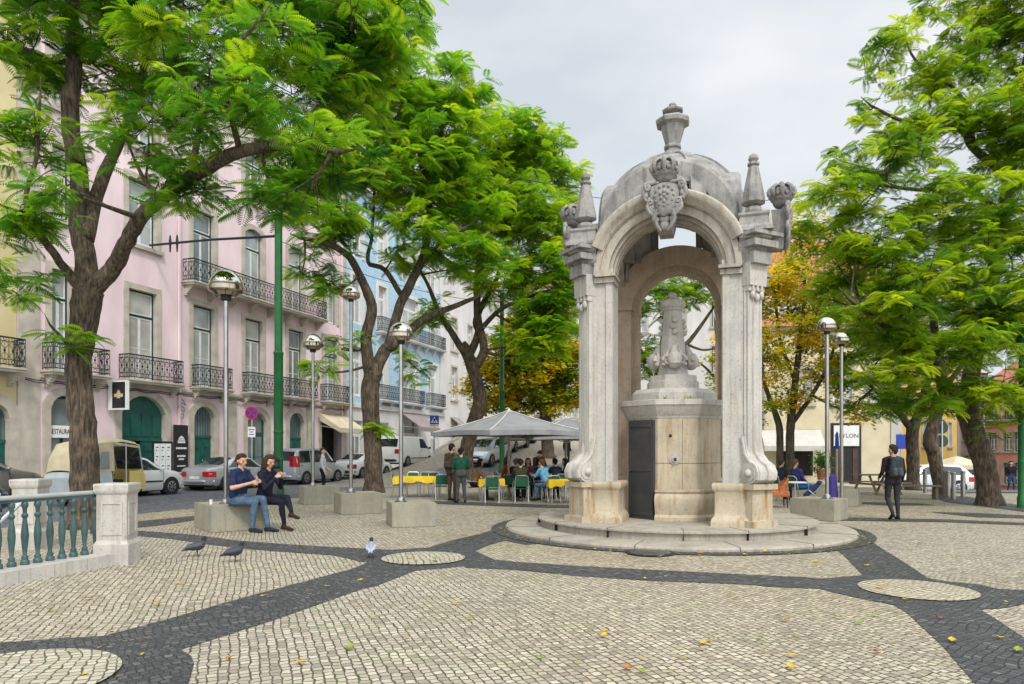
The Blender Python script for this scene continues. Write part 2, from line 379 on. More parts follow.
M['plant'] = leafmat('plant_leaf', [(0, (.02, .07, .012)), (1, (.08, .20, .02))], .3)
M['lit1'] = pm('yellow_leaf', (.52, .36, .03), (.40, .25, .02), 9, .6)
M['lit2'] = pm('orange_leaf', (.50, .17, .03), (.36, .1, .02), 9, .6)
M['lit3'] = pm('lime_leaf', (.22, .28, .03), (.16, .21, .025), 9, .6)
# ---------------------------------------------------------------- ground, paving, road
xs = np.concatenate([np.linspace(-600, -60, 8), np.arange(-44, 64, 2.0), np.linspace(80, 600, 8)])
ys = np.concatenate([np.linspace(-300, -20, 5), np.arange(-8, 112, 2.0), np.linspace(130, 900, 8)])
gv = [(x, y, gz(x, y)) for y in ys for x in xs]; nx = len(xs)
gf = [(j*nx+i, j*nx+i+1, (j+1)*nx+i+1, (j+1)*nx+i) for j in range(len(ys)-1) for i in range(nx-1)]
mb = MB(); mb.add(gv, gf); struct(mb.build('ground', M['pale'], smooth=180))
BANDS = {
 'a': [(-60,648),(0,643),(53,639),(105,636),(176,617),(246,597),(352,569),(362,565),(380,556),(470,556),(478,565),(432,569.5),(415,571),(377,586),(360,590),(281,618),(225,636),(181,650),(191,656),(194,664),(190,680),(180,705),(-60,720)],
 'b': [(90,528),(135,530.5),(195,535),(240,541),(295,545),(340,547.5),(390,550),(427,548),(450,541),(480,534),(510,525),(552,511),(600,511),(600,540),(525,545),(505,541),(490,545),(475,551),(495,560),(478,563),(360,562),(345,558),(332,555.5),(295,553),(245,549),(207,544.5),(170,539),(135,536),(90,534)],
 'c': [(468,556),(495,560),(515,562),(575,566),(650,570),(750,575),(805,577.5),(823,579),(843,577),(863,575.5),(880,575),(880,603),(855,597.5),(818,589),(768,587),(750,585),(650,581),(575,576),(515,570),(465,568)],
 'd': [(857,532),(880,547.5),(908,565),(928,578.5),(948,582),(980,585),(1000,589.5),(1024,590.5),(1090,594),(1090,598),(1024,604.5),(1008,608),(980,610),(993,617.5),(1008,627.5),(1024,638),(1100,690),(1130,720),(1010,720),(975,684),(943,647),(908,614),(893,605),(855,597),(850,580),(863,575.5),(844,556),(830,545)],
 'e': [(90,524),(134,522),(195,516),(197,520),(157,526),(90,532)],
 'f': [(405,500.5),(460,502),(550,505),(640,506.5),(640,509),(550,508),(460,505),(405,503)],
 'g': [(790,516),(883,518.5),(943,519.5),(1024,523),(1090,526),(1090,529),(1024,525.5),(943,522.3),(854,521),(790,520)],
 'h': [(930,512.3),(960,512.8),(990,514),(1040,516.5),(1040,519),(975,517.3)],
 'i': [(862,502.5),(900,503),(925,504),(935,505.5),(890,505.5),(862,504)],
 'j': [(930,495),(968,497),(1000,503),(1040,508),(1040,514),(990,507.5),(960,504),(945,502)],
}
for k, (nm, pts) in enumerate(BANDS.items()):
    mb = MB(); z = .004 + .001 * k
    mb.add([(*G(px, py), z) for px, py in pts][::-1], [list(range(len(pts)))])
    struct(mb.build('paving_band', M['dark']))
FC = (3.48, 15.17)
def disc(name, c, r, z, m, n=64):
    mb = MB(); mb.add([(c[0]+r*math.cos(2*PI*i/n), c[1]+r*math.sin(2*PI*i/n), z) for i in range(n)], [list(range(n))])
    return mb.build(name, m)
struct(disc('paving_band', FC, 3.93, .0155, M['dark']))
for c, r in (((4.90, 8.47), .645), ((-1.385, 10.95), .65), ((-3.75, 5.17), .76)):
    struct(disc('paving_medallion', c, r, .019, M['pale2']))

# street along the pink house
UX, UY = .3375, .9413
NX, NY = -.9413, .3375
P0 = (-15.8, 29.5)
def fac(px):                                   # metres along the facade line at this picture column
    k = (px - HX) / F; t = (P0[0] - k * P0[1]) / (k - .3586); return t * 1.0624
def fpt(u, off=0): return (P0[0] + UX*u - NX*off, P0[1] + UY*u - NY*off)     # off: metres out into the street
def strip(name, u0, u1, o0, o1, z, m, n=40, thick=None):
    mb = MB(); vs = []
    for i in range(n + 1):
        u = u0 + (u1-u0)*i/n
        for o in (o0, o1):
            x, y = fpt(u, o); vs.append((x, y, gz(x, y) + z))
    fs = [(2*i, 2*i+2, 2*i+3, 2*i+1) for i in range(n)]
    mb.add(vs, [f[::-1] for f in fs])
    if thick:
        vs = []
        for i in range(n + 1):
            u = u0 + (u1-u0)*i/n; x, y = fpt(u, o1); g = gz(x, y); vs += [(x, y, g + z), (x, y, g - .05)]
        mb.add(vs, [(2*i, 2*i+2, 2*i+3, 2*i+1) for i in range(n)])
    return struct(mb.build(name, m))
strip('road', -40, 62, 1.76, 9.2, .0025, M['road'])
strip('pavement', -40, 34, -.5, 1.6, .12, M['walk'])
strip('kerb', -40, 34, 1.6, 1.76, .125, M['kerb'], thick=True)
mb = MB(); vs = []
for i in range(21):                            # the side street that climbs behind the cafe
    y = 36 + i * 3.2
    for x in (-4.5 + .22*(y-36), 4.5 + .22*(y-36)): vs.append((x, y, gz(x, y) + .02 + .012))
mb.add(vs, [(2*i, 2*i+1, 2*i+3, 2*i+2) for i in range(20)]); struct(mb.build('side_road', M['road']))
mb = MB(); vs = []
for i in range(16):                            # the street that drops away on the right
    y = 27.5 + i * 4
    for x in (17.0 + .28*(y-27.5), 46 + .4*(y-27.5)): vs.append((x, y, gz(x, y) + .03))
mb.add(vs, [(2*i, 2*i+1, 2*i+3, 2*i+2) for i in range(15)]); struct(mb.build('lower_street', M['road']))
# drain cover in front of the fountain steps
cx, cy = G(650, 553.5)
t = thing('drain_cover', 'round dark iron drain cover in the paving before the fountain steps', 'drain cover', (cx, cy, .019))
m_ = MB(); m_.lathe([(.02, .004), (.36, .006), (.40, .006), (.41, 0)], 40); m_.build('frame', M['black'], t, 30)
m_ = MB()
for i in range(-4, 5):
    h = math.sqrt(.33**2 - (i*.07)**2); m_.b2(-h, h, i*.07-.015, i*.07+.015, .005, .013)
m_.build('grating', M['steel'], t)
# ---------------------------------------------------------------- stone canopy over the fountain
ROT = -R(17)
def rect(hx, hy, c=(0, 0)): return [(c[0]-hx, c[1]-hy), (c[0]+hx, c[1]-hy), (c[0]+hx, c[1]+hy), (c[0]-hx, c[1]+hy)]
cano = thing('stone_canopy', 'weathered white stone canopy with four arches, dome and obelisks on round steps', 'monument', (*FC, 0), ROT)
def steps():
    mb = MB(); mb.lathe([(.5, -.05), (3.62, -.05), (3.625, .05), (3.60, .085), (3.56, .092), (.5, .095)], 96)
    mb.build('lower_step', M['step'], cano, 35)
    mb = MB(); mb.lathe([(.5, .0), (2.86, .0), (2.86, .215), (2.92, .225), (2.92, .255), (2.88, .268), (.5, .27)], 96)
    mb.build('upper_step', M['step'], cano, 35)
steps()
rr = random.Random(2); mb = MB()
for i in range(13):
    a = i*2*PI/13 + rr.uniform(-.1, .1)
    for r0, r1, z0, z1 in ((2.86, 2.924, .10, .272), (2.3, 2.90, .268, .2725)):
        Mz = Matrix.Rotation(a, 3, 'Z'); mb.box(Mz @ Vector(((r0+r1)/2, 0, (z0+z1)/2)), (r1-r0, .007, z1-z0), M=Mz)
    a += .24; Mz = Matrix.Rotation(a, 3, 'Z')
    for r0, r1, z0, z1 in ((3.60, 3.628, .0, .09), (2.93, 3.58, .090, .0965)): mb.box(Mz @ Vector(((r0+r1)/2, 0, (z0+z1)/2)), (r1-r0, .007, z1-z0), M=Mz)
mb.build('masonry_joint', M['dark_in'], cano)
def chamfer(h, c, cc=(0, 0), sx=1, sy=1):
    """square of half size h, outer corner (sx,sy) cut by c"""
    pts = [(-h, -h), (h, -h), (h, h), (-h, h)]
    pts = [(-h, -h), (h, -h), (h, h - c), (h - c, h), (-h, h)]
    pts = [(cc[0] + sx*x, cc[1] + sy*y) for x, y in pts]
    return pts if sx * sy > 0 else pts[::-1]
A = 1.36
SPR = 5.15
def pillar(sx, sy, shaftm, basem):
    c = (sx*A, sy*A)
    mb = MB(); ch = chamfer(.33, .20, c, sx, sy)
    mb.stack(ch, [(1.0, 1), (5.3, 1)], c)
    for ax in (0, 1):                              # raised strips on the outer faces, sunk panel between
        for s in (-1, 1):
            if ax == 0: mb.box((c[0]+s*.19-sx*.06, c[1]+sy*.335, 3.0), (.12, .05, 4.2))
            else: mb.box((c[0]+sx*.335, c[1]+s*.19-sy*.06, 3.0), (.05, .12, 4.2))
    p = mb.build('pillar', shaftm, cano)
    d = Vector((sx, sy, 0)).normalized(); ang = math.atan2(d.y, d.x)
    mb = MB(); Mz = Matrix.Rotation(ang, 3, 'Z')
    mb.box((c[0]+d.x*.27, c[1]+d.y*.27, 3.25), (.22, .36, 4.1), M=Mz)             # diagonal pilaster
    mb.box((c[0]+d.x*.38, c[1]+d.y*.38, 3.2), (.03, .12, 3.3), M=Mz)
    mb.box((c[0]+d.x*.30, c[1]+d.y*.30, 4.72), (.24, .40, .10), M=Mz)
    mb.box((c[0]+d.x*.33, c[1]+d.y*.33, 4.98), (.26, .42, .42), M=Mz, taper=1.12)
    for k in (-1, 0, 1):                           # hanging drops under the capital
        q = Vector((c[0], c[1], 0)) + d*.43 + Vector((-d.y, d.x, 0))*k*.11
        mb.sphere((q.x, q.y, 4.60 - (.05 if k == 0 else 0)), (.05, .05, .08), 8, 6)
        mb.tube([(q.x, q.y, 4.68), (q.x+d.x*.02, q.y+d.y*.02, 5.1)], [.03, .025], 6)
    mb.build('pilaster', shaftm, p, 40)
    mb = MB(); prof = [(.20, 2.05), (.37, 1.95), (.40, 1.80), (.44, 1.62), (.56, 1.48), (.70, 1.40), (.76, 1.28), (.74, 1.15), (.64, 1.08), (.20, 1.06)]
    W2 = .22; L_ = Vector((-d.y, d.x, 0)); C = Vector((c[0], c[1], 0)) - d*.05
    vs = [C + d*r - L_*W2 + Vector((0, 0, z)) for r, z in prof] + [C + d*r + L_*W2 + Vector((0, 0, z)) for r, z in prof]
    n = len(prof); mb.add(vs, [list(range(n)), list(range(n, 2*n))[::-1]] + [((i+1) % n, i, n+i, n+(i+1) % n) for i in range(n)])
    for s in (-1, 1):
        a = C + d*.52 + L_*s*(W2-.02) + Vector((0, 0, 1.27)); b = C + d*.52 + L_*s*(W2+.035) + Vector((0, 0, 1.27))
        mb.cyl(a, b, .20, 20); mb.cyl(b - L_*s*.005, b + L_*s*.015, .15, 20); mb.sphere(tuple(b + L_*s*.02), .075, 10, 8)
        mb.tube([C + d*(r-.04) + L_*s*(W2+.01) + Vector((0, 0, z)) for r, z in prof[1:8]], .03, 6)
    mb.tube([C + d*(r+.01) + Vector((0, 0, z)) for r, z in prof[1:8]], .05, 6)
    mb.build('volute', M['lime'], p, 40)
    mb = MB(); cb = chamfer(.40, .18, c, sx, sy)
    mb.stack(cb, [(.262, 1.32), (.36, 1.32), (.40, 1.28), (.46, 1.17), (.50, 1.14), (.90, 1.14), (.92, 1.17), (.97, 1.26), (1.04, 1.28), (1.075, 1.24), (1.08, .8)], c)
    mb.box((c[0]+d.x*.36, c[1]+d.y*.36, .63), (.40, .52, .74), M=Mz); mb.box((c[0]+d.x*.36, c[1]+d.y*.36, .325), (.56, .64, .12), M=Mz); mb.box((c[0]+d.x*.36, c[1]+d.y*.36, 1.018), (.56, .62, .10), M=Mz)
    mb.build('pillar_base', basem, p, 40)
    mb = MB()                                      # joint lines of the base courses
    # entablature round the pillar head
    lv = [(5.10, 0), (5.16, .04), (5.22, .05), (5.34, .05), (5.40, .10), (5.44, .12), (5.58, .13), (5.62, .19), (5.68, .215), (5.735, .225), (5.76, .18)]
    rg = []
    for z_, o_ in lv:
        h_ = .36 + o_; q_ = [(-.02, -.02), (h_, -.02), (h_, h_-.18), (h_-.18, h_), (-.02, h_)]; q_ = [(c[0]+sx*x_, c[1]+sy*y_, z_) for x_, y_ in q_]
        rg.append(q_ if sx*sy > 0 else q_[::-1])
    mb.loft(rg)
    mb.box((c[0]+d.x*.40, c[1]+d.y*.40, 5.27), (.34, .46, .22), M=Mz); mb.box((c[0]+d.x*.44, c[1]+d.y*.44, 5.52), (.44, .62, .12), M=Mz)
    mb.box((c[0]+d.x*.47, c[1]+d.y*.47, 5.695), (.50, .74, .07), M=Mz)
    mb.build('entablature', M['lime_grey'], p, 30)
    # obelisk on its pedestal
    q = (sx*1.60, sy*1.60)
    mb = MB(); mb.stack(rect(.27, .27, q), [(5.755, 1.25), (5.82, 1.2), (5.88, 1), (6.02, .92), (6.06, 1.02), (6.10, 1.0), (6.12, .6)], q)
    mb.build('obelisk_pedestal', M['lime_grey'], p)
    mb = MB(); mb.lathe([(.10, 6.10), (.15, 6.13), (.17, 6.19), (.15, 6.25), (.09, 6.28), (.17, 6.31), (.225, 6.34), (.225, 6.40), (.095, 7.02), (.07, 7.03), (.115, 7.06), (.115, 7.09), (.06, 7.12), (.10, 7.17), (.085, 7.23), (.03, 7.27), (.01, 7.29)], 8, (*q, 0), PI/8)
    mb.build('obelisk', M['lime_grey'], p, 25)
    return p
for sx, sy in ((-1, -1), (1, -1), (-1, 1), (1, 1)):
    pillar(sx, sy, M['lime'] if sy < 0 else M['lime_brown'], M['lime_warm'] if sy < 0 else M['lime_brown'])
def sweep(mb, prof, cz, k, a0=0, a1=PI, n=36, mat=None):
    """closed profile of (radius, outward distance) swept over the arch; k: which face"""
    Mk = Matrix.Rotation(k*PI/2, 3, 'Z'); rings = []
    for i in range(n + 1):
        a = a0 + (a1-a0)*i/n
        rings.append([tuple(Mk @ Vector((r*math.cos(a), -y, cz + r*math.sin(a)))) for r, y in prof])
    mb.loft(rings, mat=mat)
def arch(k):
    mb = MB()
    if k == 2:                                     # the plain rear arch stands on its own narrower jambs
        sweep(mb, [(.87, 1.20), (.87, 1.66), (1.42, 1.66), (1.42, .95), (1.0, .95), (1.0, 1.20)], 4.98, k)
        for s in (-1, 1):
            mb.b2(s*.87, s*1.06, 1.21, 1.64, .26, 4.98); mb.b2(s*.82, s*1.07, 1.18, 1.67, .26, .95); mb.b2(s*.85, s*1.08, 1.19, 1.66, 4.90, 5.0)
            mb.b2(s*.9, s*1.35, 1.22, 1.62, 4.99, 5.4)
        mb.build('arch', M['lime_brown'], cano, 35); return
    sweep(mb, [(1.02, 1.16), (1.02, 1.52), (1.06, 1.52), (1.06, 1.64), (1.12, 1.64), (1.12, 1.74), (1.20, 1.76), (1.28, 1.76), (1.28, 1.81), (1.40, 1.82), (1.40, 1.16)], SPR, k)
    sweep(mb, [(1.30, 1.20), (1.30, 1.84), (1.34, 1.86), (1.38, 1.92), (1.44, 1.96), (1.50, 1.96), (1.54, 1.92), (1.54, .95), (1.41, .95), (1.41, 1.20)], SPR, k, .37, PI-.37)
    if k != 2:
        for a0, a1 in ((.12, .9), (PI-.9, PI-.12), (1.05, 1.42), (PI-1.42, PI-1.05)):      # sunk panels read by their raised rims
            sweep(mb, [(1.0, 1.20), (1.0, 1.23), (1.03, 1.23), (1.03, 1.20)], SPR, k, a0, a1, 12); sweep(mb, [(1.0, 1.40), (1.0, 1.43), (1.03, 1.43), (1.03, 1.40)], SPR, k, a0, a1, 12)
    Mk = Matrix.Rotation(k*PI/2, 3, 'Z')
    for s in (-1, 1):                                  # impost blocks and the inner jambs under them
        mb.box(Mk @ Vector((s*1.20, -1.50, 5.06)), (.40, .52, .10), M=Mk); mb.box(Mk @ Vector((s*1.17, -1.52, 5.15)), (.40, .62, .06), M=Mk)
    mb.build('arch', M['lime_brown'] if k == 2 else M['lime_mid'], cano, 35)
for k in range(4): arch(k)
def crest(k):
    Mk = Matrix.Rotation(k*PI/2, 3, 'Z')
    rr = random.Random(40 + k); D0 = 2.06 if k == 0 else 2.25
    P = lambda x, z, o: Mk @ Vector((x, -o, z))
    mb = MB()
    vs = []
    for z, w, o in ((5.84, .13, D0-.02), (6.0, .17, D0), (6.62, .26, D0)):            # keystone
        vs.append([P(-w, z, 1.5), P(w, z, 1.5), P(w, z, o), P(-w, z, o)])
    mb.loft([v[::-1] for v in vs])
    for z, w in ((5.93, .09), (6.05, .10)): mb.sphere(P(0, z, D0+.02), (w, w*.6, .10), 10, 6)
    sh = []
    for f, w in ((0, .05), (.08, .13), (.2, .19), (.35, .235), (.5, .265), (.65, .285), (.78, .30), (.88, .29), (.95, .24), (1, .12)):
        z = 6.08 + .64*f; sh.append([P(w*math.cos(2*PI*i/18), z, D0+.02 + (.10*math.sin(PI*min(1, .15+.75*f))+.03)*math.sin(2*PI*i/18)) for i in range(18)])
    mb.loft(sh)
    def scroll(x0, z0, x1, z1, bow, r, turns, th, s):
        pts = [P(s*(x0+(x1-x0)*q/6 + bow*math.sin(PI*q/6)), z0+(z1-z0)*q/6, D0+.05) for q in range(7)]
        a0 = math.atan2(z1-z0, x1-x0) + PI/2*turns
        cx_, cz_ = x1 - turns*r*math.sin(a0-PI/2*turns)*1.0, z1 + turns*r*math.cos(a0-PI/2*turns)
        for q in range(1, 13):
            f = q/12; a = math.atan2(z1-cz_, x1-cx_) + turns*f*2*PI*1.15; r_ = r*(1-.72*f); pts.append(P(s*(cx_+r_*math.cos(a)), cz_+r_*math.sin(a), D0+.06+.03*f))
        mb.tube(pts, [th*(.75+.25*math.sin(PI*min(1, q/7))) if q < 8 else th*(1-.05*(q-7)) for q in range(len(pts))], 6)
    for s in (-1, 1):
        scroll(.10, 6.72, .30, 6.74, .0, .07, -1, .042, s); scroll(.33, 6.40, .37, 6.62, .04, .055, 1, .045, s); scroll(.20, 6.12, .30, 6.34, .05, .05, 1, .045, s); scroll(.26, 6.42, .17, 6.16, .06, .045, -1, .04, s)
        for q in range(9):                          # leaf fringe and hanging garland
            f = q/8; mb.sphere(P(s*(.36-.24*f**1.3+rr.uniform(-.02, .02)), 6.66-.62*f, D0+.03+rr.uniform(0, .03)), (.045, .04, .06), 7, 5)
        mb.tube([P(s*.16, 6.2, D0+.08), P(s*.19, 6.05, D0+.08), P(s*.13, 5.9, D0+.06), P(s*.06, 5.82, D0+.04)], [.035, .05, .045, .02], 6)
    for a_ in range(12): mb.sphere(P(.17*math.cos(a_*PI/6), 6.46+.19*math.sin(a_*PI/6), D0+.135-.02*abs(math.cos(a_*PI/6))), .028, 6, 5)
    for x_, z_ in ((0, 6.46), (-.07, 6.5), (.07, 6.5), (0, 6.54), (-.05, 6.41), (.05, 6.41), (0, 6.35)): mb.sphere(P(x_, z_, D0+.15), (.032, .025, .038), 6, 5)
    c = mb.build('crest', M['lime_grey'], cano, 60)
    mb = MB(); ctr = P(0, 0, D0-.04)
    mb.lathe([(.02, 6.72), (.13, 6.74), (.17, 6.80), (.19, 6.86), (.22, 6.88), (.22, 6.94), (.18, 6.95), (.02, 6.95)], 18, (ctr.x, ctr.y, 0))
    for i in range(8):
        a = i*PI/4
        mb.tube([(ctr.x + r*math.cos(a), ctr.y + r*math.sin(a), z) for r, z in ((.20, 6.93), (.255, 7.02), (.24, 7.11), (.16, 7.17), (.03, 7.18))], [.04, .045, .045, .04, .03], 6)
        mb.sphere((ctr.x + .23*math.cos(a+.39), ctr.y + .23*math.sin(a+.39), 6.97), .045, 6, 5)
        mb.sphere((ctr.x + .26*math.cos(a), ctr.y + .26*math.sin(a), 7.06), .04, 6, 5)
    mb.sphere((ctr.x, ctr.y, 7.04), (.19, .19, .12), 12, 8); mb.sphere((ctr.x, ctr.y, 7.22), .055, 8, 6)
    mb.build('crown', M['lime_grey'], c, 60)
    mb = MB()
    if k in (1, 3): pass
for k in (0, 1, 3): crest(k)
def dome():
    mb = MB(); RD, CZ, NA = 1.57, 6.43, 96
    prof = [(RD, 5.62 + .8*i/8) for i in range(9)] + [(RD*math.cos(PI/2*i/18), CZ + RD*math.sin(PI/2*i/18)) for i in range(1, 18)] + [(.03, CZ + RD)]
    def hole(a, z):
        for k in range(4):
            lat = RD * math.sin(((a - k*PI/2 + PI) % (2*PI)) - PI)
            if abs(((a - k*PI/2 + PI) % (2*PI)) - PI) < .9 and abs(lat) < .93 and z < 6.1 + math.sqrt(max(0, .95**2 - lat**2)): return True
        return False
    for off, flip in ((0, False), (-.14, True)):
        ring = [[((r+off*(r > .1))*math.cos(2*PI*i/NA), (r+off*(r > .1))*math.sin(2*PI*i/NA), z + (off if r < 1.5 else 0)*.6) for i in range(NA)] for r, z in prof]
        vs = [p for q in ring for p in q]; fs = []
        for j in range(len(prof)-1):
            for i in range(NA):
                a = 2*PI*(i+.5)/NA; z = (prof[j][1]+prof[j+1][1])/2
                if hole(a, z): continue
                f = (j*NA+i, j*NA+(i+1) % NA, (j+1)*NA+(i+1) % NA, (j+1)*NA+i); fs.append(f[::-1] if flip else f)
        mb.add(vs, fs)
    o = mb.build('dome', M['lime_grey'], cano, 40)
    mb = MB()
    for k in range(4):                             # lunette bands with flat shoulders
        sweep(mb, [(.93, .80), (.93, 1.33), (.98, 1.40), (1.30, 1.40), (1.38, 1.34), (1.40, .60), (1.15, .60)], 6.1, k, -.05, PI+.05, 32)
    mb.build('lunette', M['lime_grey'], o, 35)
    mb = MB()
    for k in range(8):                             # ribs over the shell
        a = PI/4*k + PI/8; 
        for s in (-1, 1) if False else (0,):
            w = .16; rings = []
            for i in range(15):
                th = PI/2*i/14.6; r0 = 1.555; 
                ww = w*(1 - .55*i/14)
                cr, cz = math.cos(th), math.sin(th); T = Vector((-math.sin(a), math.cos(a), 0)); D = Vector((math.cos(a), math.sin(a), 0))
                ring = []
                for sgn, rr_ in ((-1, r0-.05), (-1, r0+.05), (1, r0+.05), (1, r0-.05)):
                    ring.append(D*(rr_*cr) + T*(sgn*ww) + Vector((0, 0, 6.43 + rr_*cz)))
                rings.append(ring)
            mb.loft(rings)
    mb.build('rib', M['lime_grey'], o, 35)
dome()
mb = MB(); mb.lathe([(.50, 7.90), (.50, 8.01), (.44, 8.04), (.34, 8.06), (.30, 8.12), (.20, 8.16), (.18, 8.22), (.22, 8.25), (.22, 8.29), (.19, 8.33), (.21, 8.42), (.30, 8.70), (.31, 8.75), (.42, 8.80), (.44, 8.88), (.40, 8.93), (.20, 8.97), (.13, 9.0), (.13, 9.04), (.26, 9.10), (.27, 9.14), (.16, 9.19), (.09, 9.23), (.10, 9.27), (.05, 9.32), (.01, 9.34)], 8, (0, 0, 0), PI/8); mb.v = [(x*.86, y*.86, 7.9 + (z-7.9)*.93) for x, y, z in mb.v]
mb.build('finial', M['lime_grey'], cano, 28)

# ---------------------------------------------------------------- drinking fountain inside
fr = thing('drinking_fountain', 'eight sided stone drinking fountain with iron door standing under the canopy', 'fountain', (*FC, .27), -R(7))
def octo(ap): 
    r = ap / math.cos(PI/8); return [(r*math.cos(PI/8 + i*PI/4 - PI/2), r*math.sin(PI/8 + i*PI/4 - PI/2)) for i in range(8)]
O1 = octo(1.0)
mb = MB(); mb.stack(O1, [(-.005, 1.0), (2.10, 1.0)]); mb.build('body', M['lime_warm'], fr)
def octrim(lv, name, mat): 
    mb = MB(); mb.stack(O1, lv); return mb.build(name, mat, fr, 20)
octrim([(2.08, 1.01), (2.13, 1.03), (2.15, 1.05), (2.33, 1.14), (2.35, 1.17), (2.45, 1.17), (2.46, 1.15), (2.465, .5)], 'cornice', M['lime'])
octrim([(2.455, .92), (2.62, .92), (2.64, .90), (2.71, .82), (2.715, .4)], 'cap_tier', M['lime'])
fx = 1.0
mb = MB()                                            # basin in front: a bulging bowl round the front faces
bowl = [(.0, .0), (1.22, .0), (1.22, .07), (1.17, .12), (1.20, .25), (1.23, .42), (1.20, .52), (1.16, .55), (1.19, .58), (1.19, .62), (1.08, .63), (1.04, .56), (.9, .56)]
mb.lathe(bowl, 32, (0, 0, 0), 0, a0=-PI/2-.42, a1=-PI/2+1.6); mb.build('basin', M['lime_warm'], fr, 40)
mb = MB()
for zz in (1.16,): mb.stack(O1, [(zz-.004, 1.003), (zz+.004, 1.003)])
mb.b2(.10, .106, -1.004, -.99, .6, 2.06); mb.build('masonry_joint', M['dark_in'], fr)
mb = MB(); mb.cyl((-.06, -.985, 1.25), (-.06, -1.03, 1.25), .115, 20); mb.cyl((-.06, -1.03, 1.25), (-.06, -1.06, 1.25), .075, 16); sp = mb.build('spout', M['lime'], fr, 40)
mb = MB(); mb.tube([(-.06, -1.04, 1.25), (-.06, -1.13, 1.25), (-.06, -1.15, 1.22)], .028, 8); mb.build('pipe', M['iron'], sp, 40)
mb = MB(); mb.sphere((-.15, -1.0, 1.72), (.035, .02, .035), 8, 6); mb.build('bolt', M['iron'], fr, 60)
# iron door on the left front face
dn = Vector((-math.sin(PI/4), -math.cos(PI/4), 0)); dl = Vector((math.cos(PI/4), -math.sin(PI/4), 0)); Md = Matrix((dl, -dn, Vector((0, 0, 1)))).transposed()
mb = MB(); mb.box(dn*1.045 + Vector((0, 0, 1.03)), (.70, .07, 2.04), M=Md); 
for zz in (.12, 1.03, 1.94): mb.box(dn*1.085 + Vector((0, 0, zz)), (.68, .025, .07), M=Md)
for s in (-1, 1): mb.box(dn*1.085 + dl*s*.315 + Vector((0, 0, 1.03)), (.05, .02, 1.94), M=Md)
dr = mb.build('door', M['door_iron'], fr)
mb = MB(); mb.cyl(dn*1.09 - dl*.3 + Vector((0, 0, 1.0)), dn*1.13 - dl*.3 + Vector((0, 0, 1.0)), .03, 8); mb.build('handle', M['steel'], dr, 40)
# tapering pillar with dolphins
mb = MB(); sq = [(x*.9, y*.9) for x, y in octo(.54)]
mb.stack(sq, [(2.70, 1.14), (2.88, 1.14), (2.90, 1.06), (3.02, 1.04), (3.03, .70), (3.2, .64), (3.45, .58), (3.7, .54), (4.0, .47), (4.42, .41), (4.44, .47), (4.48, .47), (4.49, .42)])
top = mb.build('spire', M['lime'], fr, 25)
mb = MB(); mb.lathe([(.20, 4.46), (.26, 4.50), (.30, 4.57), (.28, 4.64), (.20, 4.68), (.12, 4.70), (.08, 4.72), (.11, 4.77), (.09, 4.82), (.02, 4.85)], 20); mb.build('bulb', M['lime'], top, 50)
for k in range(4):
    Mk = Matrix.Rotation(k*PI/2, 3, 'Z'); mb = MB(); P = lambda x, o, z: Mk @ Vector((x*.8, -(o*.62 + .07 + max(0, 3.5-z)*.12), z + (.10 if z < 3.6 else 0)))
    mb.sphere(P(0, .50, 3.24), (.17, .17, .19), 14, 10)
    mb.tube([P(0, .50, 3.28), P(0, .44, 3.42), P(.02, .40, 3.54), P(.05, .41, 3.64), P(.09, .40, 3.70)], [.13, .09, .06, .045, .03], 10)
    mb.sphere(P(0, .64, 3.17), (.13, .08, .05), 10, 6); mb.sphere(P(0, .63, 3.27), (.11, .08, .045), 10, 6)
    for s in (-1, 1):
        mb.sphere(P(s*.08, .62, 3.36), .045, 8, 6)
        pts = [P(s*(.22 + .10*(1-q/14)*math.cos(q*.62)), .50, 3.22 + .13*(1-q/14)*math.sin(q*.62)) for q in range(14)]
        mb.tube(pts, [.05*(1-.05*q) for q in range(14)], 6)
        mb.tube([P(s*.16, .42, 3.45), P(s*.2, .40, 3.3), P(s*.30, .42, 3.12)], [.03, .06, .05], 6)
    for q in range(3): mb.sphere(P(.03*(-1)**q, .30-.02*q, 3.95+.13*q), (.07, .05, .06), 8, 6)
    mb.build('dolphin', M['lime'], top, 60)
mb = MB(); rr = random.Random(3)
for (cx_, cy_, n_) in ((-.25, -.93, 26), (.30, -.92, 40), (.12, -.98, 10)):
    for _ in range(n_):
        p = Vector((cx_ + rr.gauss(0, .09), cy_ + rr.gauss(0, .03), 2.45)); a = rr.uniform(0, 6.28); l = rr.uniform(.04, .11)
        tip = p + Vector((math.cos(a)*l*.6, math.sin(a)*l*.6, l)); w = Vector((-math.sin(a), math.cos(a), 0))*.012
        mb.add([p - w, p + w, tip], [(0, 1, 2)])
mb.build('weeds', M['lit3'], fr)['kind'] = 'stuff'

fr.scale = (.95, .95, 1)
# ---------------------------------------------------------------- trees
def frond_template(K=9, wide=.085):
    v = []; f = []
    def zr(s): return .10*s - .42*s*s
    v += [(0, -.012, 0), (0, .012, 0), (1, .006, zr(1)), (1, -.006, zr(1))]; f.append((0, 1, 2, 3))
    for i in range(K):
        s = .14 + .84*i/(K-1)
        L_ = .40*math.sin(PI*(.20 + .66*s)) + .03
        for sg in (-1, 1):
            bx, bz = s, zr(s); dx, dy = math.cos(R(62)), sg*math.sin(R(62))
            px_, py_ = -dy, dx
            m_ = (bx + dx*L_*.5, dy*L_*.5, bz - .03*L_); t_ = (bx + dx*L_, dy*L_, bz - .28*L_)
            o = len(v)
            v += [(bx, 0, bz), (m_[0]+px_*wide*.5, m_[1]+py_*wide*.5, m_[2]), t_, (m_[0]-px_*wide*.5, m_[1]-py_*wide*.5, m_[2])]
            f.append((o, o+1, o+2, o+3))
    return np.array(v), np.array(f)
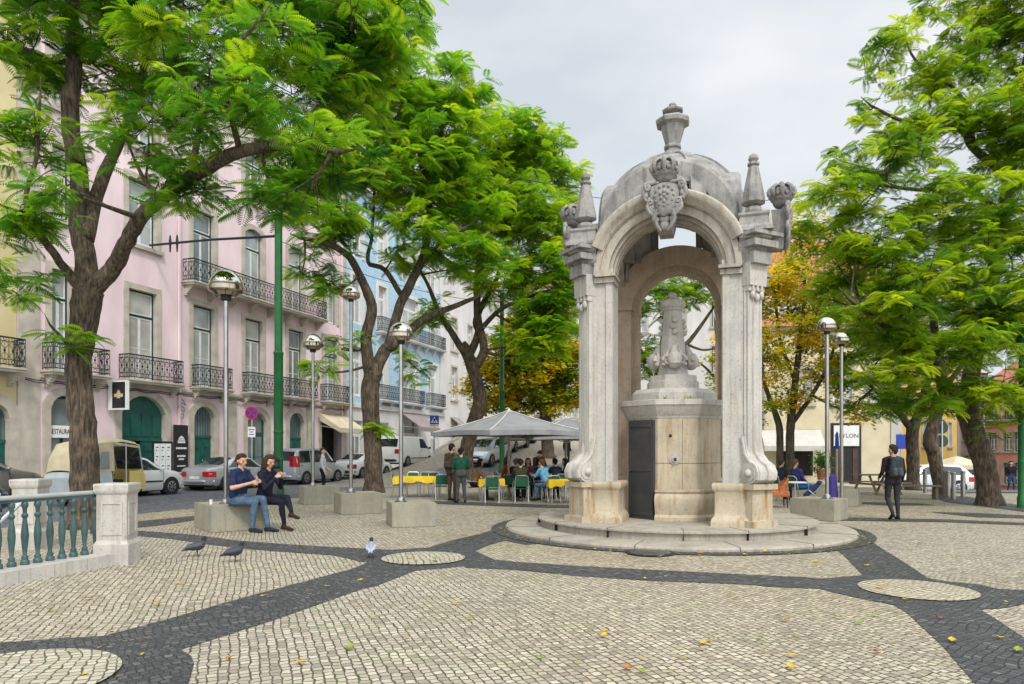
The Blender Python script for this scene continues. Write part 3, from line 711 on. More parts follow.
FR_FULL, FR_LITE = frond_template(11, .075), frond_template(6, .15)
def leaf_template():
    v = []; f = []; r = random.Random(5)
    for i in range(6):
        a = r.uniform(0, 6.28); c = np.array([r.uniform(0, .8), r.uniform(-.35, .35), r.uniform(-.3, .1)])
        d = np.array([math.cos(a), math.sin(a), r.uniform(-.6, .1)])*.26; w = np.array([-math.sin(a), math.cos(a), r.uniform(-.3, .3)])*.13
        o = len(v); v += [c, c + d*.45 + w, c + d, c + d*.45 - w]; f.append((o, o+1, o+2, o+3))
    return np.array(v), np.array(f)
LEAF = leaf_template()
def leaf_mesh(name, pts, az, el, roll, sc, tint, tmpl, mat, parent):
    V, Fc = tmpl; n = len(pts); k = len(V)
    ca, sa, ce, se, cr, sr = np.cos(az), np.sin(az), np.cos(el), np.sin(el), np.cos(roll), np.sin(roll)
    ex = np.stack([ca*ce, sa*ce, se], 1); ey0 = np.stack([-sa, ca, np.zeros(n)], 1); ez0 = np.cross(ex, ey0)
    ey = ey0*cr[:, None] + ez0*sr[:, None]; ez = np.cross(ex, ey)
    P = (pts[:, None, :] + sc[:, None, None]*(V[None, :, 0:1]*ex[:, None, :] + V[None, :, 1:2]*ey[:, None, :] + V[None, :, 2:3]*ez[:, None, :])).reshape(-1, 3)
    FF = (Fc[None] + (np.arange(n)*k)[:, None, None]).reshape(-1, 4)
    me = bpy.data.meshes.new(name); me.vertices.add(len(P)); me.vertices.foreach_set('co', P.astype(np.float32).ravel())
    me.loops.add(FF.size); me.loops.foreach_set('vertex_index', FF.astype(np.int32).ravel())
    me.polygons.add(len(FF)); me.polygons.foreach_set('loop_start', (np.arange(len(FF))*4).astype(np.int32)); me.polygons.foreach_set('loop_total', np.full(len(FF), 4, np.int32))
    me.materials.append(mat)
    at = me.attributes.new('tint', 'FLOAT', 'FACE'); at.data.foreach_set('value', np.clip(np.repeat(tint, len(Fc)), 0, 1).astype(np.float32))
    me.update(calc_edges=True); me.validate()
    return link(name, me, parent)
def bez(a, b, sag, n, r):
    a, b = Vector(a), Vector(b); L_ = (b-a).length
    m_ = (a+b)/2 + Vector((r.gauss(0, .10)*L_, r.gauss(0, .10)*L_, sag*L_ + r.gauss(0, .05)*L_))
    return [a*(1-t)**2 + m_*2*t*(1-t) + b*t*t for t in [i/n for i in range(n+1)]]
def tree(label, group, d, base, limbs, blobs, seed, leaf='leaf', bark='bark', frond=.5, dens=1.0, tmpl=None, nfr=(7, 12), droop=(-.5, .55), tint=(.5, .2), seg=10, name='leafy_tree', mid=2):
    """limbs: polylines of (px, py, depth offset, radius m); blobs: (px, py, depth offset, rx px, depth m, rz px[, weight])"""
    r = random.Random(seed); nr = np.random.default_rng(seed); tmpl = tmpl or FR_FULL
    bx, by = base; org = Vector((bx, by, gz(bx, by)))
    t = thing(name, label, 'tree', tuple(org), 0, group)
    mb = MB(); nodes = []
    for li, path in enumerate(limbs):
        pts = [W(px, py, d + dd) - org for px, py, dd, rad in path]; rads = [p[3] for p in path]
        if li == 0: pts[0].z = -.05
        P2, R2 = [], []                             # Catmull-Rom smoothing
        for i in range(len(pts)-1):
            p0, p1, p2, p3 = pts[max(i-1, 0)], pts[i], pts[i+1], pts[min(i+2, len(pts)-1)]
            for q in range(5):
                u = q/5; P2.append(.5*((2*p1) + (p2-p0)*u + (2*p0-5*p1+4*p2-p3)*u*u + (3*p1-p0-3*p2+p3)*u**3)); R2.append(rads[i]*(1-u)+rads[i+1]*u)
        P2.append(pts[-1]); R2.append(rads[-1])
        w_ = min(.12, .02 + .1*max(rads)); P2 = [p + Vector((r.gauss(0, 1), r.gauss(0, 1), r.gauss(0, .5)))*w_*.16 for p in P2]; R2 = [q*(1 + r.gauss(0, .025)) for q in R2]
        if li == 0: R2[0] *= 1.35; R2[1] *= 1.15; P2[0].z = -.06
        P2.append(P2[-1] + (P2[-1]-P2[-3])*.9 + Vector((0, 0, .1))); R2.append(R2[-1]*.25)
        mb.tube(P2, R2, 14 if max(rads) > .15 else 8)
        for p, q in zip(P2, R2):
            if p.z > 2.2: nodes.append((p, q))
    pts, az, el, roll, sc, ti = [], [], [], [], [], []
    for bl in blobs:
        px, py, dd, rx, ry, rz = bl[:6]; wgt = bl[6] if len(bl) > 6 else 1
        c = W(px, py, d+dd) - org; k = (d+dd)/F; RX, RZ = rx*k, rz*k
        n = max(4, int(dens*wgt*(RX*RZ*PI)*3.7*(.7 + .3*ry)))
        # a secondary bough into the clump, twigs fan out from it
        nb = min(nodes, key=lambda q: (q[0]-c).length - 1.2*q[1] + (2 if q[0].z > c.z + 1 else 0))
        bp = bez(nb[0], c + Vector((r.gauss(0, .2)*RX, r.gauss(0, .2)*ry, -.2*RZ)), -.06, 7, r)
        r0 = min(nb[1]*.7, .035 + .018*(c-nb[0]).length); mb.tube(bp, [r0*(1-.65*i/7) for i in range(8)], 6)
        loc = [(p, r0*(1-.65*i/7)) for i, p in enumerate(bp)]
        subs = []
        for _ in range(max(2, n//6)):
            v = Vector((r.gauss(0, 1), r.gauss(0, 1), r.gauss(0, 1))).normalized()*(r.random()**.4)
            q = c + Vector((v.x*RX*.75, v.y*ry*.75, v.z*RZ*.75)); a = r.choice(loc[2:])
            tp = bez(a[0], q, .02, 4, r); rr0 = min(a[1]*.7, .03); mb.tube(tp, [rr0*(1-.6*i/4) for i in range(5)], 5, caps=False); subs += tp[2:]
        for _ in range(n):
            v = Vector((r.gauss(0, 1), r.gauss(0, 1), r.gauss(0, 1))).normalized()*(r.random()**.42)
            q = c + Vector((v.x*RX, v.y*ry, v.z*RZ)); a = min(r.sample(subs, min(7, len(subs))), key=lambda p: (p-q).length)
            tp = bez(a, q, .08, 3, r); mb.tube(tp, [.013, .011, .009, .006], 4, caps=False)
            ta = r.gauss(tint[0], tint[1]); dirv = (q - a); a0 = math.atan2(dirv.y, dirv.x)
            m_ = r.randint(*nfr)
            for j in range(m_):
                u = r.random(); p = tp[1]*(1-u) + tp[3]*u if j > 2 else tp[3]
                pts.append(p); az.append(a0 + r.uniform(-2.6, 2.6) if j else a0); el.append(r.uniform(*droop)); roll.append(r.gauss(0, .35)); sc.append(frond*r.uniform(.65, 1.2)); ti.append(ta + r.gauss(0, .10))
    mb.build('trunk', M[bark], t, 180)
    leaf_mesh('crown', np.array([tuple(p) for p in pts]), np.array(az), np.array(el), np.array(roll), np.array(sc), np.array(ti), tmpl, M[leaf], t)
    return t
SQ = 'jacaranda trees along the street side of the square'
tree('big nearest tree with forked rough trunk rising behind the green balustrade', SQ, 15.26, (X(83, 15.26), 15.26),
 [[(83,528,0,0.333),(85,490,0,0.293),(84,440,0,0.274),(80,400,0,0.261),(78,360,0,0.261),(84,320,0,0.285),(88,292,0,0.301)],
  [(86,300,0,0.269),(86,260,.2,0.221),(78,220,.3,0.198),(80,180,.4,0.190),(70,120,.3,0.182),(74,60,.5,0.167),(72,0,.8,0.135),(80,-80,1,0.079)],
  [(90,292,0,0.206),(112,270,-.1,0.175),(125,245,-.3,0.158),(140,218,-.5,0.150),(165,195,-.9,0.142),(200,172,-1.5,0.135),(240,152,-2,0.119),(290,145,-2.4,0.087),(340,152,-2.8,0.048)],
  [(82,290,0,0.142),(60,262,-.4,0.087),(35,225,-.8,0.071),(26,195,-1,0.048),(36,160,-1,0.040),(40,100,-1,0.023)],
  [(86,240,.2,0.158),(100,185,.8,0.142),(120,140,1.2,0.119),(140,90,1.6,0.095),(150,20,2,0.063),(160,-60,2,0.040)],
  [(190,178,-1.4,0.071),(200,130,-1.0,0.063),(215,85,-.6,0.048),(235,40,-.3,0.032)],
  [(78,365,0,0.056),(68,345,-.4,0.040),(50,325,-.7,0.023)],
  [(240,152,-2,0.063),(225,70,-3,0.040),(260,20,-3,0.023)]],
 [(35,45,0,62,2.2,50),(20,135,-.8,48,1.8,36),(28,215,-1,40,1.6,34),(22,282,-1.1,34,1.2,30),(68,338,-.6,20,.6,13,.7),(118,60,.8,70,2.5,50),(140,135,-.6,52,1.8,38),
  (180,190,-1.2,44,1.3,30),(205,55,-.8,70,2.5,52),(245,120,-2.2,62,2,42),(300,70,-1,62,2.5,50),(325,140,-2.6,52,1.8,40),(262,195,-2.2,42,1.2,26),(370,38,-.5,52,2.2,44,.85),(325,15,0,80,2.5,36),(398,10,.4,36,2,40),(395,60,.6,34,2,26,.8),
  (210,-45,0,200,3.5,50),(60,-50,0,120,3.5,50),(175,105,-2.5,40,1.6,28,.8),(70,190,-1.8,30,1.0,24,.6),(350,90,.5,45,2,40), (295,210,-2.4,30,1,22)],
 11, frond=.44, dens=1.7, tint=(.52, .22))
tree('tree with slim forked trunk behind the concrete blocks and lamp posts', SQ, 28, (X(373, 28), 28),
 [[(374,492,0,0.374),(373,455,0,0.340),(371,420,0,0.340),(370,388,0,0.357),(374,372,0,0.357)],
  [(372,378,0,0.272),(384,352,.2,0.255),(392,345,.3,0.221),(420,322,.8,0.170),(445,310,1.2,0.128),(475,298,1.6,0.076)],
  [(371,378,0,0.272),(366,340,-.4,0.221),(372,310,-.6,0.204),(364,285,-1,0.170),(350,258,-1.4,0.136),(330,245,-1.8,0.102),(300,238,-2,0.060)],
  [(388,350,.2,0.204),(400,305,.3,0.187),(410,285,.4,0.187),(425,250,.6,0.153),(430,200,1,0.119),(440,140,1,0.068),(450,100,1,0.043)],
  [(404,300,.3,0.119),(385,270,.2,0.102),(368,262,0,0.085),(372,235,0,0.068),(375,180,0,0.043)],
  [(425,262,.6,0.119),(445,240,0,0.085),(470,225,0,0.051)]],
 [(335,165,-1,56,2.6,42),(372,105,0,56,2.8,40),(425,95,.5,58,2.8,42),(398,172,0,66,3,46),(338,228,-1.5,42,2.2,32),(448,150,.5,50,2.8,46),(332,285,-1.6,24,1.2,26,.7),(462,205,.8,46,2.4,36),(425,228,-1,46,2,30),
  (300,200,-1.5,32,1.6,28),(420,368,.6,24,1,20,.55),(345,345,-.4,20,.9,20,.5),(470,90,1,28,1.8,24,.8),(300,265,-1.6,20,1,20,.6),(395,255,.4,30,1.4,20,.6),(380,430,0,10,.4,10,.5),(320,370,-1,15,.6,14,.4), (480,255,0,40,2,26)],
 12, frond=.62, dens=1.0, tint=(.62, .18), seg=9)
tree('curving tree behind the grey cafe parasols, its green crown next to the stone canopy', SQ, 34, (X(470, 34), 34),
 [[(468,488,0,0.391),(466,455,0,0.357),(473,425,0,0.340),(480,400,0,0.340),(474,372,0,0.306),(466,350,0,0.289)],
  [(467,360,0,0.221),(478,335,.3,0.187),(476,320,.4,0.170),(485,300,.5,0.136),(500,270,.8,0.102),(510,220,1,0.068),(510,160,1,0.043)],
  [(472,372,0,0.221),(484,350,0,0.204),(478,320,.1,0.187),(477,290,0,0.170),(478,255,0,0.136),(465,215,0,0.085),(460,170,0,0.051)],
  [(464,352,0,0.187),(450,330,-.3,0.153),(438,310,-.5,0.128),(428,285,-.8,0.085),(415,262,-1,0.060)],
  [(480,330,0,0.136),(500,310,-.6,0.111),(525,298,-1,0.085),(550,290,-1.5,0.051)]],
 [(500,140,0,48,3,36),(535,158,.5,40,2.6,34),(480,205,-.5,58,3,44),(532,215,-1,48,2.8,42),(556,272,-1.4,34,2.4,40),(556,330,-1.6,30,1.8,26),(505,275,-.6,44,2.4,32),(440,262,-1,30,1.6,22,.6),(558,218,0,26,2,28),(525,312,-1.4,34,1.8,22),(470,165,0,36,2,34), (566,175,.5,20,1.6,24), (562,302,-1.6,24,1.8,28), (545,348,-1.6,32,1.6,16,.9), (515,345,-1.2,26,1.4,16,.7), (438,318,-.6,26,1.4,22,.7)],
 13, frond=.66, dens=1.0, tint=(.72, .18))
YL = 'yellowing trees round the square'
tree('small tree with mixed yellow and green leaves behind the grey parasols', YL, 43, (X(548, 43), 43),
 [[(548,462,0,.42),(547,440,0,.38),(545,410,0,.34),(543,380,0,.26),(540,345,0,.15),(538,315,0,.08)],
  [(546,415,0,.2),(525,390,-.6,.15),(505,365,-1,.09)],[(545,400,0,.2),(562,375,.4,.14),(575,345,.5,.08)]],
 [(515,362,-1,42,2.4,34),(556,358,0,36,2.4,34),(492,398,-1,30,1.8,18,.7),(535,395,-.5,44,2.2,22),(572,392,0,22,2,26),(540,325,0,40,2.6,26),(470,380,-1,18,1.4,18,.5)],
 14, leaf='leaf_o', bark='bark2', frond=.95, dens=1.0, tmpl=LEAF, nfr=(9, 14), tint=(.62, .26), droop=(-.6, .6))
tree('golden autumn tree with thin twin trunks right of the stone canopy', YL, 33, (X(786, 33), 33),
 [[(791,484,0,.22),(790,450,0,.20),(791,420,0,.19),(795,385,0,.16),(800,340,0,.12),(805,290,0,.08),(800,240,0,.05)],
  [(781,484,.2,.18),(780,455,.2,.17),(779,425,.2,.16),(770,400,.2,.12),(762,370,0,.08),(760,320,0,.05)],
  [(791,425,0,.12),(812,395,-.3,.1),(830,360,-.6,.07),(840,320,-.6,.04)],[(795,380,0,.1),(780,340,.3,.08),(775,290,.4,.05)]],
 [(785,285,0,38,2.4,40),(770,355,0,32,2,36),(815,330,-.4,38,2.2,36),(800,235,.4,36,2.4,30,.8),(835,295,0,26,1.8,30,.7),(830,375,-.5,32,1.8,28),(790,400,0,30,1.6,18,.7),(765,410,0,18,1.2,16,.6),(845,250,.5,30,2,26,.7),(850,410,-.5,24,1.4,14,.6),(760,300,.5,22,1.6,30,.7)],
 15, leaf='leaf_y', bark='bark2', frond=.62, dens=1.1, tmpl=LEAF, nfr=(8, 13), tint=(.55, .24), droop=(-.6, .6))
RS = 'bright green trees on the right of the square'
tree('large tree with leaning trunk at the right, its crown filling that corner', RS, 21.6, (X(990, 21.6), 21.6),
 [[(990,505,0,0.343),(986,470,0,0.312),(976,440,0,0.304),(968,415,0,0.312),(966,400,0,0.328)],
  [(967,405,0,0.265),(972,370,.4,0.234),(985,310,.8,0.218),(1000,240,1,0.203),(1010,165,1.2,0.187),(1020,90,1.4,0.156),(1040,10,1.6,0.109),(1045,-70,1.6,0.062)],
  [(966,408,0,0.203),(945,385,-.5,0.172),(925,360,-.9,0.133),(890,330,-1.4,0.094),(850,300,-1.8,0.055)],
  [(1008,175,1.2,0.140),(975,150,.8,0.117),(962,130,.6,0.101),(935,128,.2,0.078),(900,120,0,0.055),(870,105,-.3,0.031)],
  [(975,152,.8,0.078),(960,95,1,0.055),(915,60,1.2,0.039),(905,30,1.2,0.023)],
  [(1003,215,1,0.109),(960,185,0,0.086),(925,190,-.6,0.062),(880,185,-1,0.039)],
  [(985,310,.8,0.125),(1030,270,0,0.094),(1070,220,-.4,0.055)]],
 [(1000,30,1.6,48,2.4,40),(945,75,1,46,2.2,34,.9),(890,45,.6,32,1.6,36,.62),(868,110,0,28,1.4,26,.5),(925,130,.4,54,2.2,30),(985,120,.5,52,2.4,40),(880,168,-.6,56,2.2,28),(835,195,-1,38,1.8,22,.75),(930,205,-.8,58,2.4,34),(1000,215,-.6,60,2.4,42),
  (870,240,-1.2,48,2,32),(925,275,-1.6,58,2.2,36),(1000,300,-1.6,62,2.2,44,1.25),(960,395,-1.8,46,1.6,22),(885,335,-1.2,36,1.6,24),(822,295,.8,22,1.2,18,.7),(990,255,-1.2,50,2,30),(880,310,-1.8,48,1.8,30),(945,345,-2,54,1.8,30),(1010,385,-1.6,50,1.8,36),(895,370,-1.8,40,1.4,24),(980,420,-1.2,26,1,18,.6),(1040,140,-.4,50,2.4,60),(1050,40,1,50,2.5,60),(1060,320,-1.4,50,2.2,60),(1020,-40,1.5,90,3,50),
  (842,262,.6,34,1.6,30,1.1),(856,325,.8,34,1.3,20,.9),(808,196,-.6,24,1.4,15,.8),(850,212,-.4,40,1.6,18),(812,230,.4,20,1.2,16,.7),(850,150,-.2,22,1.2,14,.4),(930,15,1.2,32,1.6,20,.45), (912,405,-1.6,34,1.2,18)],
 16, leaf='leaf_r', frond=.44, dens=1.75, tint=(.62, .22))
tree('middle of three trunks at right, wavy and slender with rough bark', RS, 26, (X(940, 26), 26),
 [[(944,496,0,0.272),(938,475,0,0.240),(934,455,0,0.232),(930,440,0,0.240),(936,415,0,0.216),(942,385,0,0.192),(936,340,0,0.160),(930,290,0,0.112)],
  [(940,395,0,0.112),(965,360,.5,0.080),(985,330,.8,0.048)]],
 [(930,300,.5,60,2.6,40,.8),(975,335,1,50,2.4,34,.8),(900,340,0,40,2,30,.8),(940,250,.5,60,2.6,34,.7),(955,395,.4,26,1.4,18,.6)],
 17, leaf='leaf_r', frond=.52, dens=1.0, tint=(.55, .2))
tree('dark trunked tree behind the wooden bench, forking low', RS, 31.5, (X(913, 31.5), 31.5),
 [[(913,488,0,0.288),(913,460,0,0.264),(912,440,0,0.264),(913,425,0,0.272)],
  [(913,430,0,0.208),(922,400,.2,0.176),(930,370,.4,0.128),(935,320,.5,0.080)],
  [(912,430,0,0.160),(898,412,-.3,0.136),(886,402,-.5,0.112),(870,385,-.8,0.072),(850,370,-1,0.040)]],
 [(885,388,-.6,38,1.8,18),(862,402,-.8,34,1.4,14,.8),(915,350,0,50,2.6,34,.9),(870,345,0,44,2.2,30,.9),(905,405,-.4,30,1.4,16,.8),(848,378,-1,22,1.2,16,.7),(870,290,.6,50,2.6,34,.8)],
 18, leaf='leaf_r', frond=.58, dens=1.0, tint=(.58, .2))
tree('green tree glimpsed through the rear arch of the stone canopy', YL, 30, (X(655, 30), 30),
 [[(655,492,0,.3),(656,440,0,.27),(658,390,0,.24),(664,340,0,.16),(668,300,0,.1)],[(660,370,0,.14),(690,340,.4,.1),(712,310,.6,.06)],[(658,390,0,.12),(640,350,0,.09),(632,310,0,.05)],[(688,345,.4,.06),(705,350,.4,.05),(725,345,.4,.03)]],
 [(655,300,0,34,2.2,32),(690,285,.5,30,2,22,.9),(648,355,0,26,1.8,28,.9),(625,320,0,26,2,40,.8),(705,300,.5,18,1.4,16,.6),(650,400,0,24,1.6,20,.8)],
 19, leaf='leaf_r', bark='bark2', frond=.5, dens=1.1, tint=(.5, .2))
tree('thin golden tree behind the right front pillar of the stone canopy', YL, 38, (X(728, 38), 38),
 [[(728,478,0,.2),(726,420,0,.17),(722,370,0,.13),(716,330,0,.08)],[(724,390,0,.09),(708,370,0,.07),(695,360,0,.04)],[(725,385,0,.1),(745,350,0,.07),(750,310,0,.04)]],
 [(714,352,0,15,1.4,18,.75),(740,330,0,24,1.8,36,.7),(722,385,0,24,1.6,18,.8),(712,405,0,20,1.2,10,.6)],
 20, leaf='leaf_y', bark='bark2', frond=.62, dens=.9, tmpl=LEAF, nfr=(7, 11), tint=(.6, .24))
# ---------------------------------------------------------------- buildings
def wall_mesh(mb, L_, z0, z1, depth, rects, reveal=.28, backdark=1):
    """front wall in the plane y=0 (outside is -y) with rectangular openings, reveals, sides, back, top"""
    us = sorted(set([0, L_] + [v for r in rects for v in r[:2]])); zs = sorted(set([z0, z1] + [v for r in rects for v in r[2:4]]))
    def inside(u, z): return any(r[0] < u < r[1] and r[2] < z < r[3] for r in rects)
    grid = [[inside((us[i]+us[i+1])/2, (zs[j]+zs[j+1])/2) for j in range(len(zs)-1)] for i in range(len(us)-1)]
    for i in range(len(us)-1):
        for j in range(len(zs)-1):
            a, b, c, d = us[i], us[i+1], zs[j], zs[j+1]
            if not grid[i][j]: mb.add([(a,0,c),(b,0,c),(b,0,d),(a,0,d)], [(0,1,2,3)])
            else:
                if i == 0 or not grid[i-1][j]: mb.add([(a,0,c),(a,reveal,c),(a,reveal,d),(a,0,d)], [(0,3,2,1)])
                if i == len(us)-2 or not grid[i+1][j]: mb.add([(b,0,c),(b,reveal,c),(b,reveal,d),(b,0,d)], [(0,1,2,3)])
                if j == 0 or not grid[i][j-1]: mb.add([(a,0,c),(b,0,c),(b,reveal,c),(a,reveal,c)], [(0,1,2,3)])
                if j == len(zs)-2 or not grid[i][j+1]: mb.add([(a,0,d),(b,0,d),(b,reveal,d),(a,reveal,d)], [(0,3,2,1)])
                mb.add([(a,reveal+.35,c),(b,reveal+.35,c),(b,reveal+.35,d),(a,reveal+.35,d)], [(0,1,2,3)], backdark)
    mb.add([(0,0,z0),(0,depth,z0),(0,depth,z1),(0,0,z1)], [(0,3,2,1)]); mb.add([(L_,0,z0),(L_,depth,z0),(L_,depth,z1),(L_,0,z1)], [(0,1,2,3)])
    mb.add([(0,depth,z0),(L_,depth,z0),(L_,depth,z1),(0,depth,z1)], [(0,3,2,1)]); mb.add([(0,0,z1),(L_,0,z1),(L_,depth,z1),(0,depth,z1)], [(0,1,2,3)])
def arch_rects(u0, u1, z0, z1, rise):
    if rise <= 0: return [(u0, u1, z0, z1)]
    n = 10; hw = (u1-u0)/2; R_ = (hw*hw + rise*rise)/(2*rise); out = []
    for i in range(n):
        a, b = u0 + (u1-u0)*i/n, u0 + (u1-u0)*(i+1)/n; x = abs((a+b)/2 - (u0+u1)/2) - (u1-u0)/n/2
        out.append((a, b, z0, z1 - R_ + math.sqrt(max(0, R_*R_ - max(0, x)**2))))
    return out
def arch_pts(u0, u1, z1, rise, n=12):
    if rise <= 0: return [(u0, z1), (u1, z1)]
    hw = (u1-u0)/2; R_ = (hw*hw + rise*rise)/(2*rise); c = (u0+u1)/2
    return [(u0 + (u1-u0)*i/n, z1 - R_ + math.sqrt(max(0, R_*R_ - (u0 + (u1-u0)*i/n - c)**2))) for i in range(n+1)]
def surround(mb, u0, u1, z0, z1, rise, w=.26, proud=.06, sill=False):
    inn = [(u0+.003, z0)] + arch_pts(u0+.003, u1-.003, z1-.003, rise) + [(u1-.003, z0)]
    outr = [(u0-w, z0)] + arch_pts(u0-w, u1+w, z1+w, rise*1.1 if rise > 0 else 0) + [(u1+w, z0)]
    n = len(inn)
    vs = [(x, -proud, z) for x, z in inn] + [(x, -proud, z) for x, z in outr] + [(x, .2, z) for x, z in inn] + [(x, .05, z) for x, z in outr]
    fs = []
    for i in range(n-1): fs += [(i, i+1, n+i+1, n+i), (2*n+i, 2*n+i+1, i+1, i)[::1], (n+i, n+i+1, 3*n+i+1, 3*n+i)]
    mb.add(vs, fs)
    if sill: mb.b2(u0-w-.08, u1+w+.08, -.16, .12, z0-.16, z0-.002)
def window(parent, u0, u1, z0, z1, rise=0, glass='curtain', outer='frame_g', inner='frame_w', transom=.72, y=.16, open_=False, curtain=.0):
    mb = MB(); w = .07
    mb.cur = 0
    mb.b2(u0, u0+w, y, y+.07, z0, z1); mb.b2(u1-w, u1, y, y+.07, z0, z1); mb.b2(u0+w, u1-w, y, y+.07, z1-w, z1); mb.b2(u0+w, u1-w, y, y+.07, z0, z0+w)
    zt = z0 + (z1-z0)*transom
    mb.b2(u0+w, u1-w, y+.002, y+.068, zt-.05, zt+.05)
    m = (u0+u1)/2; mb.cur = 1
    for a, b in ((u0+w, m), (m, u1-w)):
        for (c, d, e, f) in ((a+.003, a+.058, z0+w+.003, zt-.052), (b-.058, b-.003, z0+w+.003, zt-.052), (a+.058, b-.058, zt-.11, zt-.052), (a+.058, b-.058, z0+w+.003, z0+w+.10)): mb.b2(c, d, y+.012, y+.06, e, f)
        mb.b2(a+.058, b-.058, y+.02, y+.05, z0+(zt-z0)*.5-.015, z0+(zt-z0)*.5+.015)
    for (c, d, e, f) in ((u0+w+.003, u0+w+.05, zt+.052, z1-w-.003), (u1-w-.05, u1-w-.003, zt+.052, z1-w-.003), (u0+w+.05, u1-w-.05, zt+.052, zt+.10), (u0+w+.05, u1-w-.05, z1-w-.05, z1-w-.003)): mb.b2(c, d, y+.012, y+.06, e, f)
    f = mb.build('window', [M[outer], M[inner]], parent)
    mb = MB(); mb.b2(u0+.05, u1-.05, y+.032, y+.04, z0+.05, z1-.05); mb.build('pane', M[glass], f)
    return f
def railing(mb, u0, u1, yo, z, h=1.0, rich=True):
    """wrought iron balcony front and its two returns"""
    def run(a, b):
        a, b = Vector(a), Vector(b); L_ = (b-a).length; d = (b-a)/L_
        for zz, t in ((h, .028), (h-.14, .014), (.08, .018), (.24, .012)): mb.tube([a + Vector((0,0,zz)), b + Vector((0,0,zz))], t, 4)
        n = max(1, round(L_/.26))
        for i in range(n+1):
            p = a + d*(L_*i/n); mb.tube([p, p + Vector((0,0,h))], .013, 4, caps=False)
            if i < n and rich:
                c = p + d*(L_/n/2); rr = L_/n/2
                for zc, r_ in ((.16, .06), (.24 + rr*.8, rr*.8), (h-.14-rr*.8, rr*.8), (h-.07, .055)):
                    mb.tube([c + d*(r_*math.cos(q*PI/5)) + Vector((0,0,zc + r_*math.sin(q*PI/5))) for q in range(11)], .011, 3, caps=False)
                mb.tube([c + Vector((0,0,.24)), c + Vector((0,0,h-.14))], .009, 3, caps=False)
                mb.sphere(c + Vector((0,0,h/2+.05)), (.04, .04, .07), 5, 4)
    run((u0, -.02, z), (u0, yo, z)); run((u0, yo, z), (u1, yo, z)); run((u1, yo, z), (u1, -.02, z))
def balcony(parent, u0, u1, z, dep=.62, h=1.0, mat='surround', rich=True):
    mb = MB(); mb.b2(u0, u1, -dep, -.001, z-.16, z); mb.b2(u0-.05, u1+.05, -dep-.05, -.002, z-.07, z-.03)
    n = max(2, round((u1-u0)/1.3))
    for i in range(n):
        u = u0 + .2 + (u1-u0-.4)*i/(n-1)
        mb.prism([], 0, 0) if False else None
        for k in range(5): mb.b2(u-.09, u+.09, -dep*.75*(1-k/5.5), -.003, z-.16-.09*(k+1), z-.161-.09*k)
    b = mb.build('balcony', M[mat], parent)
    mb = MB(); railing(mb, u0+.04, u1-.04, -dep+.05, z, h, rich); mb.build('railing', M['iron'], b)
    return b
def door(parent, u0, u1, z0, z1, rise, fan=.3, mat='green_door', open_left=False, y=.2, grille=True):
    sp = z1 - rise; zf_ = z0 + (sp - z0)*(1-fan) if fan else sp
    mb = MB(); m = (u0+u1)/2
    for a, b in ((u0, m-.008), (m+.008, u1)):
        if open_left and a == u0: continue
        mb.b2(a, b, y, y+.06, z0, zf_-.05)
        hh = zf_-z0-.05
        for f0, f1 in ((.05, .30), (.34, .72), (.76, .95)):
            mb.b2(a+.1, b-.1, y-.025, y-.001, z0+hh*f0, z0+hh*f1); mb.b2(a+.16, b-.16, y-.04, y-.026, z0+hh*f0+.06, z0+hh*f1-.06)
    mb.b2(u0, u1, y-.04, y+.07, zf_-.05, zf_+.07)
    if not grille:
        mb.b2(u0, u1, y, y+.05, zf_+.07, z1)
        for i in range(4):
            a = u0 + (u1-u0)*(i+.1)/4; b = u0 + (u1-u0)*(i+.9)/4; mb.b2(a, b, y-.03, y-.001, zf_+.15, sp-.02)
    d = mb.build('door', M[mat], parent)
    if grille:
        mb = MB(); n = 8
        for i in range(n+1):
            u = u0 + (u1-u0)*i/n; mb.b2(u-.012, u+.012, y+.01, y+.03, zf_+.07, z1-.02-rise*(abs(2*i/n-1))**2)
        mb.build('fanlight_grille', M[mat], d)
        mb = MB(); mb.b2(u0+.01, u1-.01, y+.04, y+.05, zf_+.07, z1); mb.build('fanlight', M['glass'], d)
    mb = MB(); mb.sphere((m+.06, y-.05, z0+1.05), .035, 8, 6); mb.build('handle', M['steel'], d, 60)
    return d
ANG = math.atan2(UY, UX)
def house(name, label, u0, u1, zb, zt, depth, wallm, cat='building', rects=()):
    x, y = fpt(u0); g = 0
    t = thing(name, label, cat, (x, y, g), ANG)
    mb = MB(); wall_mesh(mb, u1-u0, zb, zt, depth, rects); mb.build('wall', [wallm, M['dark_in']], t)
    return t
def Yf(px):
    k = (px-HX)/F; t = (P0[0]-k*P0[1])/(k-.3586); return P0[1]+t
def zf(px, py): return EYE + (HY-py)/F*Yf(px)
# --- pink house
U0, U1 = fac(17), fac(346)
u = lambda px: fac(px) - U0
B1, B2, B3 = 4.62, 9.37, 14.1
cols = [(51, 70), (128, 156), (192.5, 213.5), (244.5, 262), (288, 302.5), (324, 336.5)]
rects = []; specs = []
for i, (a, b) in enumerate(cols):
    a, b = u(a), u(b)
    top1 = 8.45
    rects.append((a, b, B1+.02, top1)); specs.append(('win', a, b, B1+.02, top1, 0))
    if i < 2: rects.append((a, b, 10.35, 13.1)); specs.append(('sill', a, b, 10.35, 13.1, 0))
    elif i == 2: rects.append((a, b, B2+.02, 12.9)); specs.append(('win', a, b, B2+.02, 12.9, 0))
    else: rects += arch_rects(a, b, B2+.02, 13.1, .28); specs.append(('arch', a, b, B2+.02, 13.1, .28))
    rects.append((a, b, B3+.4, 17.2)); specs.append(('sill', a, b, B3+.4, 17.2, 0))
